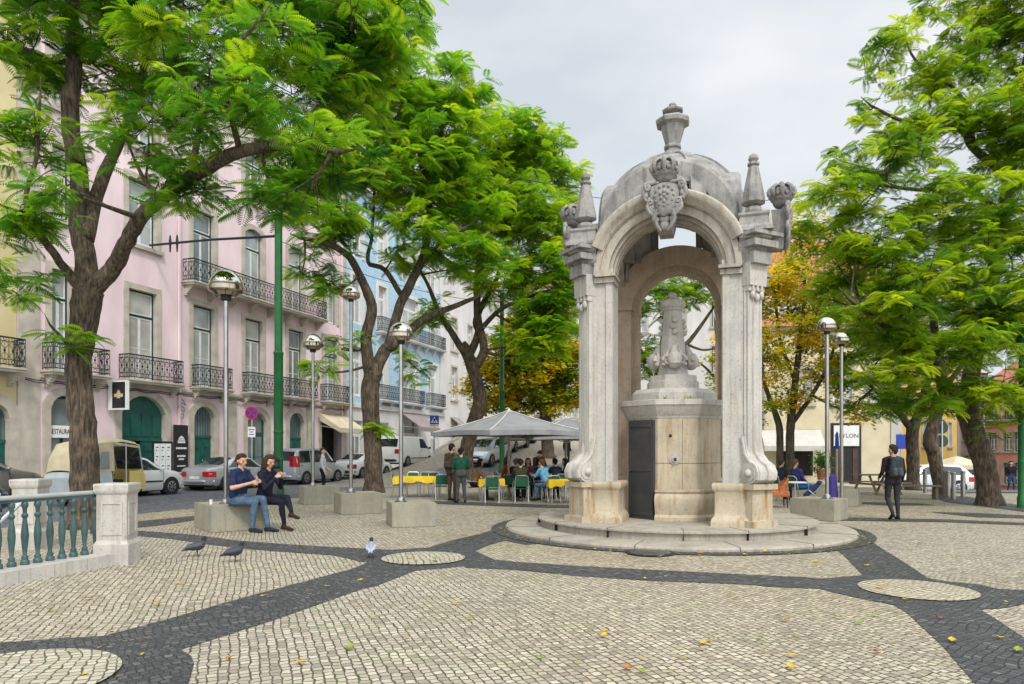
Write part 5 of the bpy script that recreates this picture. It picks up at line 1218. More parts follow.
# boards by the door
def board(label, px0, px1, py0, py1, off, kind):
    c = fac_off((px0+px1)/2, off); x, y = fpt(c, off); w_ = fac_off(px1, off)-fac_off(px0, off); k = Yf((px0+px1)/2)/F
    z1 = EYE + (HY-py0)*y/F - .12
    t = thing('menu_board', label, 'board', (x, y, .12), ANG)
    if kind == 'black':
        mb = MB(); mb.b2(-w_/2, w_/2, -.04, .04, .02, z1); b = mb.build('panel', M['black'], t)
        mb = MB()
        for z_, ww in ((.80, .10), (.78, .26), (.755, .34), (.725, .42), (.70, .42)): mb.b2(-w_*ww/2*1.3, w_*ww/2*1.3, -.047, -.041, z1*z_, z1*(z_+.018))
        mb.build('castle_print', M['white'], b)
        for z_, ww, h_ in ((.60, .8, .03), (.47, .62, .03), (.42, .4, .025), (.31, .62, .02), (.20, .6, .02)):
            mb = MB(); n = 7
            for i in range(n): a = -w_*ww/2 + w_*ww*i/n; mb.b2(a, a + w_*ww/n*.78, -.046, -.041, z1*z_, z1*(z_+h_))
            mb.build('lettering', M['white'], b)
    else:
        mb = MB()
        for s in (-1, 1): mb.b2(s*w_/2-.03, s*w_/2+.03, -.03, .03, 0, z1)
        mb.b2(-w_/2, w_/2, -.025, .025, z1-.06, z1+.03); mb.build('frame', M['iron'], t)
        for i in range(3):
            a = -w_/2 + .05 + (w_-.1)*i/3; mb = MB(); mb.b2(a+.02, a+(w_-.1)/3-.02, -.03, -.0, .35, z1-.07); p = mb.build('menu_sheet', M['white'], t)
            mb = MB()
            for q in range(9): mb.b2(a+.08, a+(w_-.1)/3-.1-.06*(q % 3), -.036, -.031, z1-.25-.13*q, z1-.20-.13*q)
            mb.build('print', M['sign_blue'], p)
    return t
board('tall black board with white castle print beside the green arched door', 174, 187.5, 425, 466, .25, 'black')
board('white menu board on two posts between the open gate and black board', 153, 172, 442, 468, 1.0, 'menu')
# green signs seen from behind on the right
x, y = X(942, 29), 29; kx = y/F; t = thing('round_sign', 'two round signs seen from behind on one post beside the wavy trunk', 'sign', (x, y, gz(x, y)), R(170))
mb = MB(); mb.lathe([(.035, 0), (.035, EYE + 42*kx)], 10); mb.build('post', M['alu'], t, 30)
for py in (427, 440.5):
    zz = EYE + (HY-py)*kx; r_ = 6.2*kx; mb = MB(); mb.tube([(0, -.04, zz), (0, -.065, zz)], [r_, r_], 28); mb.build('disc', M['sign_grey'], t)
t = thing('tourist_sign', 'small blue arrow sign behind the dark trunked tree', 'sign', (X(901, 36), 36, 0), 0)
mb = MB(); mb.lathe([(.03, 0), (.03, 2.6)], 8); mb.build('post', M['alu'], t, 30)
mb = MB(); mb.b2(-.28, .28, -.05, -.03, 1.75, 2.5); mb.build('plate', M['sign_blue'], t)
# benches
def picnic(label, px, py, yaw):
    x, y = G(px, py); t = thing('picnic_table', label, 'picnic table', (x, y, 0), R(yaw))
    for i in range(5): mb = MB(); mb.box((0, -.32+.16*i, .745), (1.6, .14, .04)); mb.build('table_plank', M['wood'], t)
    for s in (-1, 1):
        mb = MB(); mb.box((0, s*.72, .45), (1.6, .28, .04)); mb.build('seat', M['wood'], t)
        mb = MB()
        for q in (-1, 1): mb.tube([(s*.55, q*.62, 0), (s*.55, q*.22, .72)], .045, 6)
        mb.tube([(s*.55, -.8, .40), (s*.55, .8, .40)], .045, 6); mb.build('trestle', M['wood'], t)
    return t
picnic('weathered wooden picnic table behind the walking man', 877, 494, 15)
x, y = G(916, 499); t = thing('park_bench', 'plain wooden bench before the dark trunked tree', 'bench', (x, y, 0), R(-12))
mb = MB(); mb.box((0, 0, .46), (1.5, .42, .05)); mb.build('seat', M['wood'], t)
for s in (-1, 1): mb = MB(); mb.box((s*.6, 0, .22), (.08, .36, .436)); mb.build('leg', M['wood'], t)
x, y = G(961, 487.5); t = thing('market_parasol', 'small cream parasol stall in the lower street between tree trunks', 'parasol', (X(957, 44), 44, gz(X(957, 44), 44)), R(10))
zz = EYE + (HY-465)*44/F - t.location.z
mb = MB(); mb.stack(rect(1.35, 1.1), [(zz-.25, 1), (zz, 1), (zz+.55, .05)]); mb.build('canopy', M['awning'], t)
mb = MB(); mb.lathe([(.03, 0), (.03, zz+.3)], 8); mb.build('pole', M['alu'], t, 30)
mb = MB(); mb.b2(-.9, .9, -.35, .35, 0, .9); mb.b2(-.95, .95, -.4, .4, .902, .95); mb.build('counter', M['wood'], t)
for px, py in ((948, 497), (925, 493), (963, 497), (953.5, 500)):
    x, y = G(px, py); lb = {948: 'short grey steel bollard left of the wavy trunk', 925: 'grey steel bollard by the bench and the dark trunk', 963: 'taller grey bollard near the leaning trunk', 953.5: 'grey bollard right beside the wavy trunk'}[px]
    t = thing('bollard', lb, 'bollard', (x, y, 0), 0, 'steel bollards along the square edge'); h = .95
    mb = MB(); mb.lathe([(.075, 0), (.075, h-.06)], 14); mb.build('shaft', M['steel'], t, 30); mb = MB(); mb.lathe([(.078, h-.07), (.085, h-.05), (.08, h-.01), (.01, h)], 14); mb.build('cap', M['steel'], t, 30)
# ---- balustrade of the stairs at the left
PX, PY = G(118, 567); PX2, PY2 = G(112, 555)
def stone_post(label, x, y, w_, H_, yaw):
    t = thing('stone_post', label, 'stone post', (x, y, 0), yaw, 'stone posts of the balustrade')
    mb = MB(); q = rect(w_/2, w_/2)
    mb.stack(q, [(0, 1.16), (.30, 1.16), (.33, 1.08), (.36, 1), (H_-.16, 1)]); sh = mb.build('shaft', M['lime'], t)
    mb = MB()
    for k in range(4):
        Mk = Matrix.Rotation(k*PI/2, 3, 'Z')
        for (x0, x1, z0, z1) in ((-w_*.36, w_*.36, .44, .48), (-w_*.36, w_*.36, H_-.30, H_-.26), (-w_*.36, -w_*.28, .48, H_-.30), (w_*.28, w_*.36, .48, H_-.30)):
            mb.add([Mk @ Vector(v) for v in ((x0, -w_/2-.012, z0), (x1, -w_/2-.012, z0), (x1, -w_/2-.012, z1), (x0, -w_/2-.012, z1), (x0, -w_/2+.01, z0), (x1, -w_/2+.01, z0), (x1, -w_/2+.01, z1), (x0, -w_/2+.01, z1))], [(0,1,2,3),(4,7,6,5),(0,4,5,1),(1,5,6,2),(2,6,7,3),(3,7,4,0)])
    mb.build('panel_moulding', M['lime'], sh)
    mb = MB(); mb.stack(q, [(H_-.16, 1.02), (H_-.13, 1.10), (H_-.10, 1.14), (H_-.02, 1.16), (H_, 1.12)]); mb.build('cap', M['lime'], t)
    return t
xb, yb = G(115, 566); rb = math.atan2(-.20, 1)
sp1 = stone_post('nearest stone post with moulded panel ending the green balustrade', X(117.5, 10.55), 10.55, .42, 1.2, R(8))
sp2 = stone_post('stone post behind the green balusters near the big tree', X(31, 12.1), 12.1, .40, 1.2, R(8))
E0 = Vector((X(100, 10.45), 10.45, 0)); E1 = Vector((X(-40, 8.55), 8.55, 0))
dv = (E1-E0); Lr = dv.length; ar = math.atan2(dv.y, dv.x)
kb = thing('stone_kerb', 'pale stone kerb under the green balustrade', 'kerb stone', tuple(E0), ar)
n = 4
for i in range(n): mb = MB(); mb.b2(Lr*i/n+.004, Lr*(i+1)/n-.004, -.25, .32, 0, .17); mb.build('kerb_block', M['lime'], kb)
bl = thing('balustrade', 'green cast iron balustrade with turned balusters and grey handrail on a stone kerb', 'balustrade', (E0.x, E0.y, .17), ar)
nb = 11; sp_ = Lr/(nb)
for i in range(nb):
    mb = MB(); q = (sp_*(i+.45), 0, 0)
    mb.lathe([(0.055, 0), (0.055, .05), (0.038, .07), (0.042, .10), (0.025, .13), (0.030, .2), (0.040, .3), (0.047, .38), (0.042, .47), (0.029, .57), (0.024, .62), (0.040, .64), (0.040, .67), (0.024, .69), (0.027, .75), (0.042, .78), (0.042, .82), (0.025, .84)], 12, q); mb.build('baluster', M['iron_g'], bl, 40)
mb = MB(); mb.b2(-.05, Lr, -.02, .02, .835, .865); mb.build('top_bar', M['iron_g'], bl)
mb = MB(); mb.tube([(-.28, 0, .90), (Lr, 0, .90)], .035, 10); mb.tube([(-.28, 0, .90), (-.36, 0, .86)], [.035, .05], 10); mb.build('handrail', pm('painted_rail', (.40, .43, .41), (.30, .33, .32), 3, .45), bl, 40)
mb = MB(); mb.tube([(.75, -.55, .83), (1.2, -.55, .45), (1.9, -.5, -.1)], .03, 8); mb.build('stair_rail', M['alu'], bl, 40)
# green moss strip behind the kerb is part of the stairwell edge
mb = MB(); mb.b2(0.05, Lr, -.58, -.252, .0, .08); mb.build('inner_ledge', M['concrete'], kb)
# ---------------------------------------------------------------- vehicles
def itp(tab, x):
    if x <= tab[0][0]: return tab[0][1]
    for (a, za), (b, zb) in zip(tab, tab[1:]):
        if x <= b: 
            f = (x-a)/(b-a); return za + (zb-za)*f
    return tab[-1][1]
def car(name, label, loc, yaw, paint, L_, W_, top, belt, wheels, side, glassf, glassr, rim=.29, tyre=.315, low=.20, pitch=0, group=None, bumper=None, boxy=False, roofw=.76, extras=()):
    t = thing(name, label, 'van' if 'van' in name else 'car', loc, yaw, group)
    if pitch: t.rotation_euler = (0, -pitch, yaw)
    hl = L_/2
    def hw(x):
        e = max(0, (abs(x) - hl*.62)/(hl*.38)); return W_/2*(1 - (.07 if boxy else .15)*e**2.4)
    rw = lambda x: roofw
    def zlow(x):
        e = max(0, (abs(x) - hl*.86)/(hl*.14)); return low + .06*e
    def ring(x, sc=1.0):
        h, zb, zt, zl = hw(x)*sc, itp(belt, x), itp(top, x), zlow(x); zt = max(zt, zb+.02)
        zm = zl + (zb-zl)*.5
        if zt > zb + .12: up = [(h*(.955+(rw(x)-.955)*.5)+.012, zb+(zt-.05-zb)*.5), (h*rw(x), zt-.05), (h*(rw(x)-.09), zt-.008), (0, zt+.015)]
        else: up = [(h*.93, zb+(zt-zb)*.35), (h*.86, zb+(zt-zb)*.75), (h*.7, zt), (0, zt+.02)]
        half = [(h*.90, zl), (h*.975, zl+.10), (h, zm), (h*.99, zm+(zb-zm)*.6), (h*.955, zb)] + up
        return [(x, -y, z) for y, z in half] + [(x, y, z) for y, z in half[-2::-1]]
    n = 44; xs_ = [-hl + L_*i/n for i in range(n+1)]
    rings = [ring(x) for x in xs_]
    def shrink(r, f, dx): 
        zc = (r[0][2] + r[8][2])/2; return [(p[0]+dx, p[1]*f, zc + (p[2]-zc)*f) for p in r]
    rings = [shrink(rings[0], .86, -.035)] + rings + [shrink(rings[-1], .86, .035)]
    mb = MB(); mb.loft(rings); body = mb.build('body', paint, t, 38)
    # windows
    for sg in (-1, 1):
        for (b0, b1, t0, t1) in side:
            mb = MB(); vs = []; m = 8
            for f, (a, b) in ((.07, (b0, b1)), (.5, ((b0+t0)/2, (b1+t1)/2)), (.90, (t0, t1))):
                for i in range(m+1):
                    x = a + (b-a)*i/m; zb, zt, h = itp(belt, x), itp(top, x), hw(x)
                    y0, y1, y2 = h*.955, h*(.955+(rw(x)-.955)*.5)+.012, h*rw(x); z0, z2 = zb, zt-.05; z1 = z0+(z2-z0)*.5
                    y, z = (y0+(y1-y0)*f*2, z0+(z1-z0)*f*2) if f <= .5 else (y1+(y2-y1)*(f-.5)*2, z1+(z2-z1)*(f-.5)*2)
                    vs.append((x, sg*(y+.008), z+.002))
            fs = [(r_*(m+1)+i, r_*(m+1)+i+1, (r_+1)*(m+1)+i+1, (r_+1)*(m+1)+i) for r_ in range(2) for i in range(m)]
            mb.add(vs, fs if sg < 0 else [f[::-1] for f in fs]); mb.build('side_window', M['car_glass'], t, 60)
    for nm, rng_ in (('windscreen', glassf), ('rear_window', glassr)):
        if not rng_: continue
        x0, x1 = rng_; mb = MB(); vs = []
        for i in range(9):
            x = x0 + (x1-x0)*i/8; zt, h = itp(top, x), hw(x)*(rw(x)-.10)
            for q, yy in enumerate((-1, -.5, 0, .5, 1)):
                dx = .012*(1 if nm == 'windscreen' else -1); vs.append((x+dx, yy*h*(.99), zt + .012 + .02*(1-abs(yy)) - (.0 if abs(yy) < 1 else .004)))
        mb.add(vs, [(i*5+q, i*5+q+1, i*5+q+6, i*5+q+5) for i in range(8) for q in range(4)]); mb.build(nm, M['car_glass'], t, 60)
    for wx in wheels:
        for sg in (-1, 1):
            y = sg*(hw(wx))
            mb = MB(); mb.tube([(wx, y-sg*.25, tyre), (wx, y+sg*.006, tyre)], [tyre+.055]*2, 28); mb.build('wheel_arch', M['black'], t, 30)
            mb = MB(); mb.tube([(wx, y-sg*.17, tyre), (wx, y-sg*.01, tyre), (wx, y+sg*.014, tyre), (wx, y+sg*.018, tyre)], [tyre*.97, tyre, tyre*.96, tyre*.72], 28); w = mb.build('wheel', M['rubber'], t, 40)
            mb = MB(); mb.tube([(wx, y+sg*.012, tyre), (wx, y+sg*.022, tyre)], [tyre*.68, tyre*.60], 24)
            mb.build('rim', M['rim'], w, 30)
            mb = MB()
            for q in range(7):
                a = q*2*PI/7; mb.tube([(wx+tyre*.22*math.cos(a), y+sg*.026, tyre+tyre*.22*math.sin(a)), (wx+tyre*.52*math.cos(a), y+sg*.026, tyre+tyre*.52*math.sin(a))], [.022, .03], 6)
            mb.build('rim_slot', M['black'], w)
    def sidey(x, z):
        zb, zt, h = itp(belt, x), itp(top, x), hw(x)
        if z <= zb: return h*(.985 - .03*max(0, (z-zb+.15)/.15))
        f = min(1, (z-zb)/max(.05, zt-.05-zb)); return h*(.955 + (rw(x)-.955)*f) + .012*(1-abs(2*f-1))
    zbF, zbR = itp(belt, hl*.93), itp(belt, -hl*.93)
    for sg in (-1, 1):
        def corner(x0, x1, z0, z1, m, nm, proud=.01):
            mb = MB(); vs = []
            for i in range(6):
                x = x0 + (x1-x0)*i/5
                vs += [(x, sg*(sidey(x, z0)+proud), z0), (x, sg*(sidey(x, z1)+proud), z1)]
            xe = x1 + (.05 if x1 > 0 else -.05); ye = hw(x1)*.58
            vs += [(xe, sg*hw(x1)*.88, z0+.01), (xe, sg*hw(x1)*.87, z1)]; vs += [(xe, sg*ye, z0+.03), (xe, sg*ye, z1-.01)]
            mb.add(vs, [(2*i, 2*i+2, 2*i+3, 2*i+1) for i in range(7)]); return mb.build(nm, m, t)
        hz_ = bumper['hz'] if bumper and 'hz' in bumper else (zbF-.24, zbF-.07)
        tz_ = bumper['tz'] if bumper and 'tz' in bumper else (zbR-.30, zbR-.06)
        corner(hl*.80, hl*1.0, *hz_, M['lamp_white'], 'headlight'); corner(-hl*.86, -hl*1.0, *tz_, M['lamp_red'], 'taillight', .014)
        mx = side[-1][3] + .0; mx = side[-1][1] - .12; zb = itp(belt, mx)
        mb = MB(); mb.sphere((mx, sg*(hw(mx)+.08), zb+.07), (.06, .10, .075), 10, 8); mb.tube([(mx, sg*hw(mx)*.95, zb+.02), (mx, sg*(hw(mx)+.05), zb+.05)], .025, 6); mb.build('mirror', paint if not boxy else M['black'], t, 60)
        for (b0, b1, t0, t1) in side[:2]:
            hx_ = b0 + .14; z = itp(belt, hx_) - .10; mb = MB(); mb.b2(hx_-.09, hx_+.09, sg*(hw(hx_)*.985)-.012, sg*(hw(hx_)*.985+.018), z-.018, z+.018); mb.build('door_handle', M['black'], t)
        for xx in {b for s_ in side for b in (s_[1],)} | {side[0][0]+.0}:
            z0, z1 = low+.12, itp(belt, xx)-.02; mb = MB(); m_ = 6
            vs = []
            for i in range(m_+1):
                z = z0+(z1-z0)*i/m_; zm = low + (itp(belt, xx)-low)*.5; f = abs(z-zm)/(itp(belt, xx)-low)
                yy = hw(xx)*(1 - .06*f*f*2)+.004; vs += [(xx-.008, sg*yy, z), (xx+.008, sg*yy, z)]
            mb.add(vs, [(2*i, 2*i+1, 2*i+3, 2*i+2) for i in range(m_)]); mb.build('door_gap', M['black'], t)
        mb = MB(); vs = []                           # rubbing strip
        for i in range(13):
            x = wheels[0]+.42 + (wheels[1]-wheels[0]-.84)*i/12; vs += [(x, sg*(hw(x)+.006), low+.30), (x, sg*(hw(x)+.006), low+.36)]
        mb.add(vs, [(2*i, 2*i+2, 2*i+3, 2*i+1) for i in range(12)]); mb.build('side_strip', M['black'] if 'strip' in extras else paint, t)
    mb = MB(); mb.b2(-hl-.045, -hl-.02, -.26, .26, low+.30, low+.41); mb.build('number_plate', M['plate'], t)
    mb = MB(); mb.b2(hl+.02, hl+.045, -.26, .26, low+.14, low+.25); mb.build('number_plate', M['plate'], t)
    mb = MB(); mb.b2(hl-.02, hl+.038, -.42, .42, zbF-.22, zbF-.12); mb.build('grille', M['black'], t)
    bm_ = M['black'] if 'dark_bumper' in extras else paint
    for nm, s in (('rear_bumper', -1), ('front_bumper', 1)):
        mb = MB(); pts = []
        for i in range(9):
            a = -1 + 2*i/8; x = hl + .05 - .30*abs(a)**4; pts.append((s*x, a*hw(hl*.93)*1.01, low+.20))
        mb.tube(pts, [.05] + [.075]*7 + [.05], 8); mb.build(nm, bm_, t, 60)
    mb = MB(); mb.b2(-hl+.15, hl-.15, -W_/2+.12, W_/2-.12, low-.04, low+.06); mb.build('underbody', M['black'], t)
    return t
SEDAN = dict(top=[(-2.2, .92), (-2.05, .98), (-1.55, 1.03), (-1.45, 1.05), (-.72, 1.36), (-.2, 1.42), (.25, 1.40), (.5, 1.32), (1.15, .97), (1.3, .94), (1.9, .84), (2.2, .70)], belt=[(-2.2, .84), (-1.6, .96), (0, .93), (1.1, .90), (1.8, .80), (2.2, .64)],
             wheels=(-1.32, 1.32), side=[(-1.25, -.2, -.70, -.2), (-.14, .92, -.14, .34)], glassf=(.50, 1.14), glassr=(-1.42, -.72))
HATCH = dict(top=[(-1.95, .95), (-1.86, 1.05), (-1.55, 1.36), (-1.3, 1.43), (-.5, 1.47), (.1, 1.44), (.35, 1.38), (1.05, 1.0), (1.2, .96), (1.7, .86), (1.95, .68)], belt=[(-1.95, .90), (0, .93), (1.0, .93), (1.6, .83), (1.95, .62)],
             wheels=(-1.22, 1.24), side=[(-1.5, -.35, -1.35, -.35), (-.29, .86, -.29, .26)], glassf=(.36, 1.03), glassr=(-1.87, -1.56))
MINIVAN = dict(top=[(-2.1, 1.0), (-2.06, 1.15), (-1.92, 1.64), (-1.7, 1.76), (-.4, 1.80), (.3, 1.76), (.55, 1.68), (1.25, 1.12), (1.4, 1.06), (1.85, .94), (2.1, .76)], belt=[(-2.1, 1.02), (0, 1.04), (1.2, 1.04), (1.8, .90), (2.1, .70)],
             wheels=(-1.32, 1.36), side=[(-1.85, -.95, -1.75, -.95), (-.88, .12, -.88, .12), (.18, 1.06, .18, .50)], glassf=(.56, 1.23), glassr=(-2.06, -1.93), boxy=True, roofw=.84, bumper={'tz': (.86, 1.40)})
VAN = dict(top=[(-2.4, 1.1), (-2.37, 1.3), (-2.28, 1.78), (-2.1, 1.90), (0, 1.93), (.8, 1.88), (1.05, 1.80), (1.75, 1.18), (1.9, 1.12), (2.2, 1.0), (2.4, .8)], belt=[(-2.4, 1.12), (0, 1.12), (1.6, 1.12), (2.1, .98), (2.4, .74)],
             wheels=(-1.5, 1.52), side=[(.25, 1.5, .25, .98)], glassf=(1.06, 1.73), glassr=(-2.38, -2.29), boxy=True, roofw=.86, bumper={'tz': (.80, 1.10)})
SUV = dict(top=[(-2.2, 1.05), (-2.12, 1.2), (-1.8, 1.58), (-1.5, 1.66), (-.3, 1.69), (.2, 1.65), (.5, 1.56), (1.15, 1.16), (1.3, 1.11), (1.9, .99), (2.2, .8)], belt=[(-2.2, 1.06), (0, 1.06), (1.1, 1.08), (1.8, .96), (2.2, .74)],
             wheels=(-1.32, 1.34), side=[(-1.6, -.5, -1.45, -.5), (-.44, .95, -.44, .40)], glassf=(.51, 1.13), glassr=(-2.1, -1.82), tyre=.34)
CARS = 'cars parked along the street'
def park(u_end, length, front, off):
    uc_ = u_end - length/2 if front else u_end + length/2; x, y = fpt(uc_, off); return (x, y, gz(x, y) + .003)
CO = 2.72
car('parked_car', 'silver saloon with red tail lights parked before the green arched door', park(fac_off(212, 3.6), 4.4, False, CO), ANG, M['silver'], 4.4, 1.74, **SEDAN, group=CARS)
car('parked_car', 'small white hatchback parked nose to tail behind the silver saloon', park(fac_off(187, 3.6), 3.9, True, CO), ANG, M['white_p'], 3.9, 1.66, **HATCH, group=CARS, extras=('strip',))
car('parked_car', 'bronze grey off-roader parked at the far left before the ochre house', park(fac_off(52, 3.7), 4.4, True, CO), ANG, M['grey_p'], 4.4, 1.8, **SUV, group=CARS)
car('parked_car', 'tall silver people carrier parked behind the farthest left concrete block', park(fac_off(297, 3.6), 4.2, False, CO), ANG, M['silver2'], 4.2, 1.75, **MINIVAN, group=CARS)
car('parked_car', 'white saloon parked behind the slim forked trunk', park(fac_off(393, 3.5), 4.4, True, CO), ANG, M['white_p'], 4.4, 1.68, **SEDAN, group=CARS, extras=('dark_bumper',))
car('delivery_van', 'white panel van parked before the white ground floor house', park(fac_off(403, 3.9), 4.8, False, CO+.1), ANG, M['white_p'], 4.8, 1.9, **VAN, group=CARS, extras=('strip', 'dark_bumper'))
x, y = fpt(fac_off(15, 7.2) - 2.0, 6.3); car('parked_car', 'dark blue car at the left edge behind the green balusters', (x, y, .003), ANG, M['blue_p'], 3.9, 1.7, **HATCH, group=CARS)
UP = R(7)
def up_car(label, px, d, yaw, paint, kind, L_, W_):
    x = X(px, d); car('parked_car', label, (x, d, gz(x, d)+.03), yaw, paint, L_, W_, pitch=-R(6.5), group=CARS, **kind)
up_car('silver hatchback facing downhill, seen between curving trunk and green post', 488, 40.5, R(-112), M['silver2'], HATCH, 3.9, 1.66)
up_car('silver saloon second in the row up the climbing street', 510, 47, R(-108), M['silver'], SEDAN, 4.4, 1.74)
up_car('dark hatchback parked higher up the climbing street', 528, 52, R(-105), M['blue_p'], HATCH, 3.9, 1.66)
up_car('grey car highest in the row up the climbing street', 543, 59, R(-102), M['grey_p'], HATCH, 3.9, 1.66)
x = X(926, 36); car('parked_car', 'white car glimpsed between two trunks on the right', (x, 36, gz(x, 36)), R(170), M['white_p'], 3.9, 1.66, **HATCH, group=CARS)
# --- tuk-tuk
cx_, cy_ = fpt(fac_off(150, 5.9) - 1.25, 5.2)
tk = thing('tuk_tuk', 'three wheeled tuk-tuk with cream canvas hood and grey panels behind the big trunk', 'tuk-tuk', (cx_, cy_, .003), ANG)
def ext(mb, poly, y0, y1, mat=None):
    n = len(poly); mb.add([(x, y0, z) for x, z in poly] + [(x, y1, z) for x, z in poly], [list(range(n)), list(range(n, 2*n))[::-1]] + [((i+1) % n, i, n+i, n+(i+1) % n) for i in range(n)], mat)
mb = MB(); ext(mb, [(-1.5, .42), (.25, .42), (.25, .55), (-.1, .62), (-.15, 1.08), (-1.5, 1.08), (-1.56, .9)], -.68, .68); mb.build('body', M['tuk_g'], tk)
mb = MB(); ext(mb, [(.80, .45), (1.30, .40), (1.42, .55), (1.36, .95), (1.22, 1.12), (1.14, 1.12), (1.14, .62), (.80, .55)], -.60, .60); mb.build('front_cowl', M['tuk_y'], tk)
mb = MB(); mb.b2(.25, 1.2, -.64, .64, .36, .44); mb.b2(-1.5, .25, -.62, .62, .30, .42); mb.build('floor', M['black'], tk)
for s in (-1, 1):
    mb = MB(); mb.b2(.62, 1.14, s*.645-.015, s*.645+.015, .46, 1.08); mb.build('door', M['tuk_y'], tk)
mb = MB(); st = [(-1.55, 1.10, .02), (-1.45, 1.55, .64), (-1.15, 1.98, .69), (-.5, 2.10, .70), (.3, 2.14, .70), (.9, 2.06, .66), (1.08, 1.96, .62)]
rg = []
for x_, z_, w_ in st:
    w_ = max(w_, .64); rg.append([(x_, -w_, z_-.10), (x_, -w_+.06, z_-.03), (x_, -w_*.5, z_+.02), (x_, 0, z_+.04), (x_, w_*.5, z_+.02), (x_, w_-.06, z_-.03), (x_, w_, z_-.10)])
vs = [p for r in rg for p in r]; mb.add(vs, [(i*7+q, (i+1)*7+q, (i+1)*7+q+1, i*7+q+1) for i in range(len(rg)-1) for q in range(6)])
for s in (-1, 1):                                   # side curtain of the passenger half
    mb.add([(-1.55, s*.66, 1.08), (-.05, s*.70, 1.08), (-.12, s*.71, 2.02), (-.5, s*.70, 2.01), (-1.15, s*.69, 1.9), (-1.45, s*.66, 1.5)], [(0, 1, 2, 3, 4, 5)])
    mb.add([(-.10, s*.705, 1.95), (1.06, s*.65, 1.83), (1.06, s*.65, 1.9), (-.10, s*.705, 2.03)], [(0, 1, 2, 3)])
hood = mb.build('canvas_hood', M['canvas'], tk, 50)
for s in (-1, 1):
    for x0, x1 in ((-1.32, -.95), (-.72, -.28)):
        mb = MB(); mb.add([(x0, s*.715, 1.18), (x1, s*.725, 1.18), (x1-.03, s*.725, 1.72), (x0+.10, s*.72, 1.70)], [(0, 1, 2, 3)]); mb.build('clear_window', M['glass'], hood)
mb = MB()
for s in (-1, 1):
    mb.tube([(1.28, s*.58, 1.05), (1.06, s*.62, 1.94)], .03, 6); mb.tube([(.45, s*.68, .5), (.42, s*.70, 2.0)], .022, 6)
mb.tube([(1.06, -.62, 1.94), (1.06, .62, 1.94)], .03, 6); mb.build('windscreen_frame', M['silver'], tk, 60)
mb = MB(); mb.add([(1.25, -.56, 1.12), (1.25, .56, 1.12), (1.08, .60, 1.90), (1.08, -.60, 1.90)], [(0, 1, 2, 3)]); mb.build('windscreen', M['car_glass'], tk)
for x_, y_ in ((-.95, -.55), (-.95, .55), (1.22, 0)):
    mb = MB(); mb.tube([(x_, y_-.07, .24), (x_, y_-.04, .24), (x_, y_+.04, .24), (x_, y_+.07, .24)], [.19, .24, .24, .19], 20); w = mb.build('wheel', M['rubber'], tk, 40)
    mb = MB(); mb.tube([(x_, y_-.075, .24), (x_, y_+.075, .24)], [.13, .13], 16); mb.build('rim', M['rim'], w, 40)
mb = MB(); mb.b2(.05, .5, -.5, .5, .62, .80); mb.b2(-.02, .08, -.5, .5, .8, 1.25); mb.build('driver_seat', M['black'], tk)
mb = MB(); mb.b2(-1.35, -.85, -.58, .58, 1.082, 1.25); mb.build('passenger_seat', M['wicker'], tk)
for s in (-1, 1): mb = MB(); mb.sphere((1.40, s*.38, .82), (.05, .09, .09), 12, 8); mb.build('headlight', M['lamp_white'], tk, 60)

tk.scale = (.86, .95, .96)
# ---------------------------------------------------------------- people and birds: tapered limbs fused into one continuous skin
def capsule(mb, a, ra, b, rb, seg=12):
    a, b = Vector(a), Vector(b); ax = b - a; L_ = max(ax.length, 1e-5); t = ax / L_ if ax.length > 1e-5 else Vector((0, 0, 1))
    p = t.cross(Vector((0, 0, 1)) if abs(t.z) < .9 else Vector((1, 0, 0))).normalized(); q = t.cross(p)
    prof = [(-ra*math.cos(i*PI/8), ra*math.sin(i*PI/8)) for i in range(0, 5)] + [(L_ + rb*math.sin(i*PI/8), rb*math.cos(i*PI/8)) for i in range(0, 5)]
    rings = [[a + t*x + (p*math.cos(2*PI*k/seg) + q*math.sin(2*PI*k/seg))*max(r, 1e-4) for k in range(seg)] for x, r in prof]
    mb.loft(rings)
def fuse(name, segs, mats, parent, voxel, it=3):
    """segs: (a, ra, b, rb, material index); one remeshed surface, coloured by the nearest limb"""
    mb = MB()
    for a, ra, b, rb, m in segs: capsule(mb, a, ra, b, rb)
    me = bpy.data.meshes.new('tmp'); me.from_pydata(mb.v, [], mb.f); o = bpy.data.objects.new('tmp', me); COL.objects.link(o)
    md = o.modifiers.new('r', 'REMESH'); md.mode = 'VOXEL'; md.voxel_size = voxel; md.adaptivity = 0
    sm = o.modifiers.new('s', 'SMOOTH'); sm.factor = .5; sm.iterations = it
    me2 = bpy.data.meshes.new_from_object(o.evaluated_get(bpy.context.evaluated_depsgraph_get()))
    bpy.data.objects.remove(o); bpy.data.meshes.remove(me); me2.name = name
    n = len(me2.polygons); c = np.empty(n*3); me2.polygons.foreach_get('center', c); c = c.reshape(-1, 3)
    best = np.full(n, 1e9); idx = np.zeros(n, np.int32)
    for a, ra, b, rb, m in segs:
        a, b = np.array(a, float), np.array(b, float); ab = b - a; l2 = max(ab @ ab, 1e-9)
        t = np.clip((c - a) @ ab / l2, 0, 1); d = np.linalg.norm(c - (a + t[:, None]*ab), axis=1) - (ra + (rb-ra)*t)
        if m in PRIORITY: d = np.where(d < .0025, d - .002, 1e6)
        k = d < best; best[k] = d[k]; idx[k] = m
    me2.materials.clear()
    for m in mats: me2.materials.append(m)
    me2.polygons.foreach_set('material_index', idx)
    return link(name, me2, parent, 180)
PRIORITY = {4, 5}
_mc = {}
def cloth(c, sc=14):
    if c not in _mc: _mc[c] = pm('cloth_%d' % len(_mc), c, tuple(v*.62 for v in c), sc, .85, .25, spec=.2)
    return _mc[c]
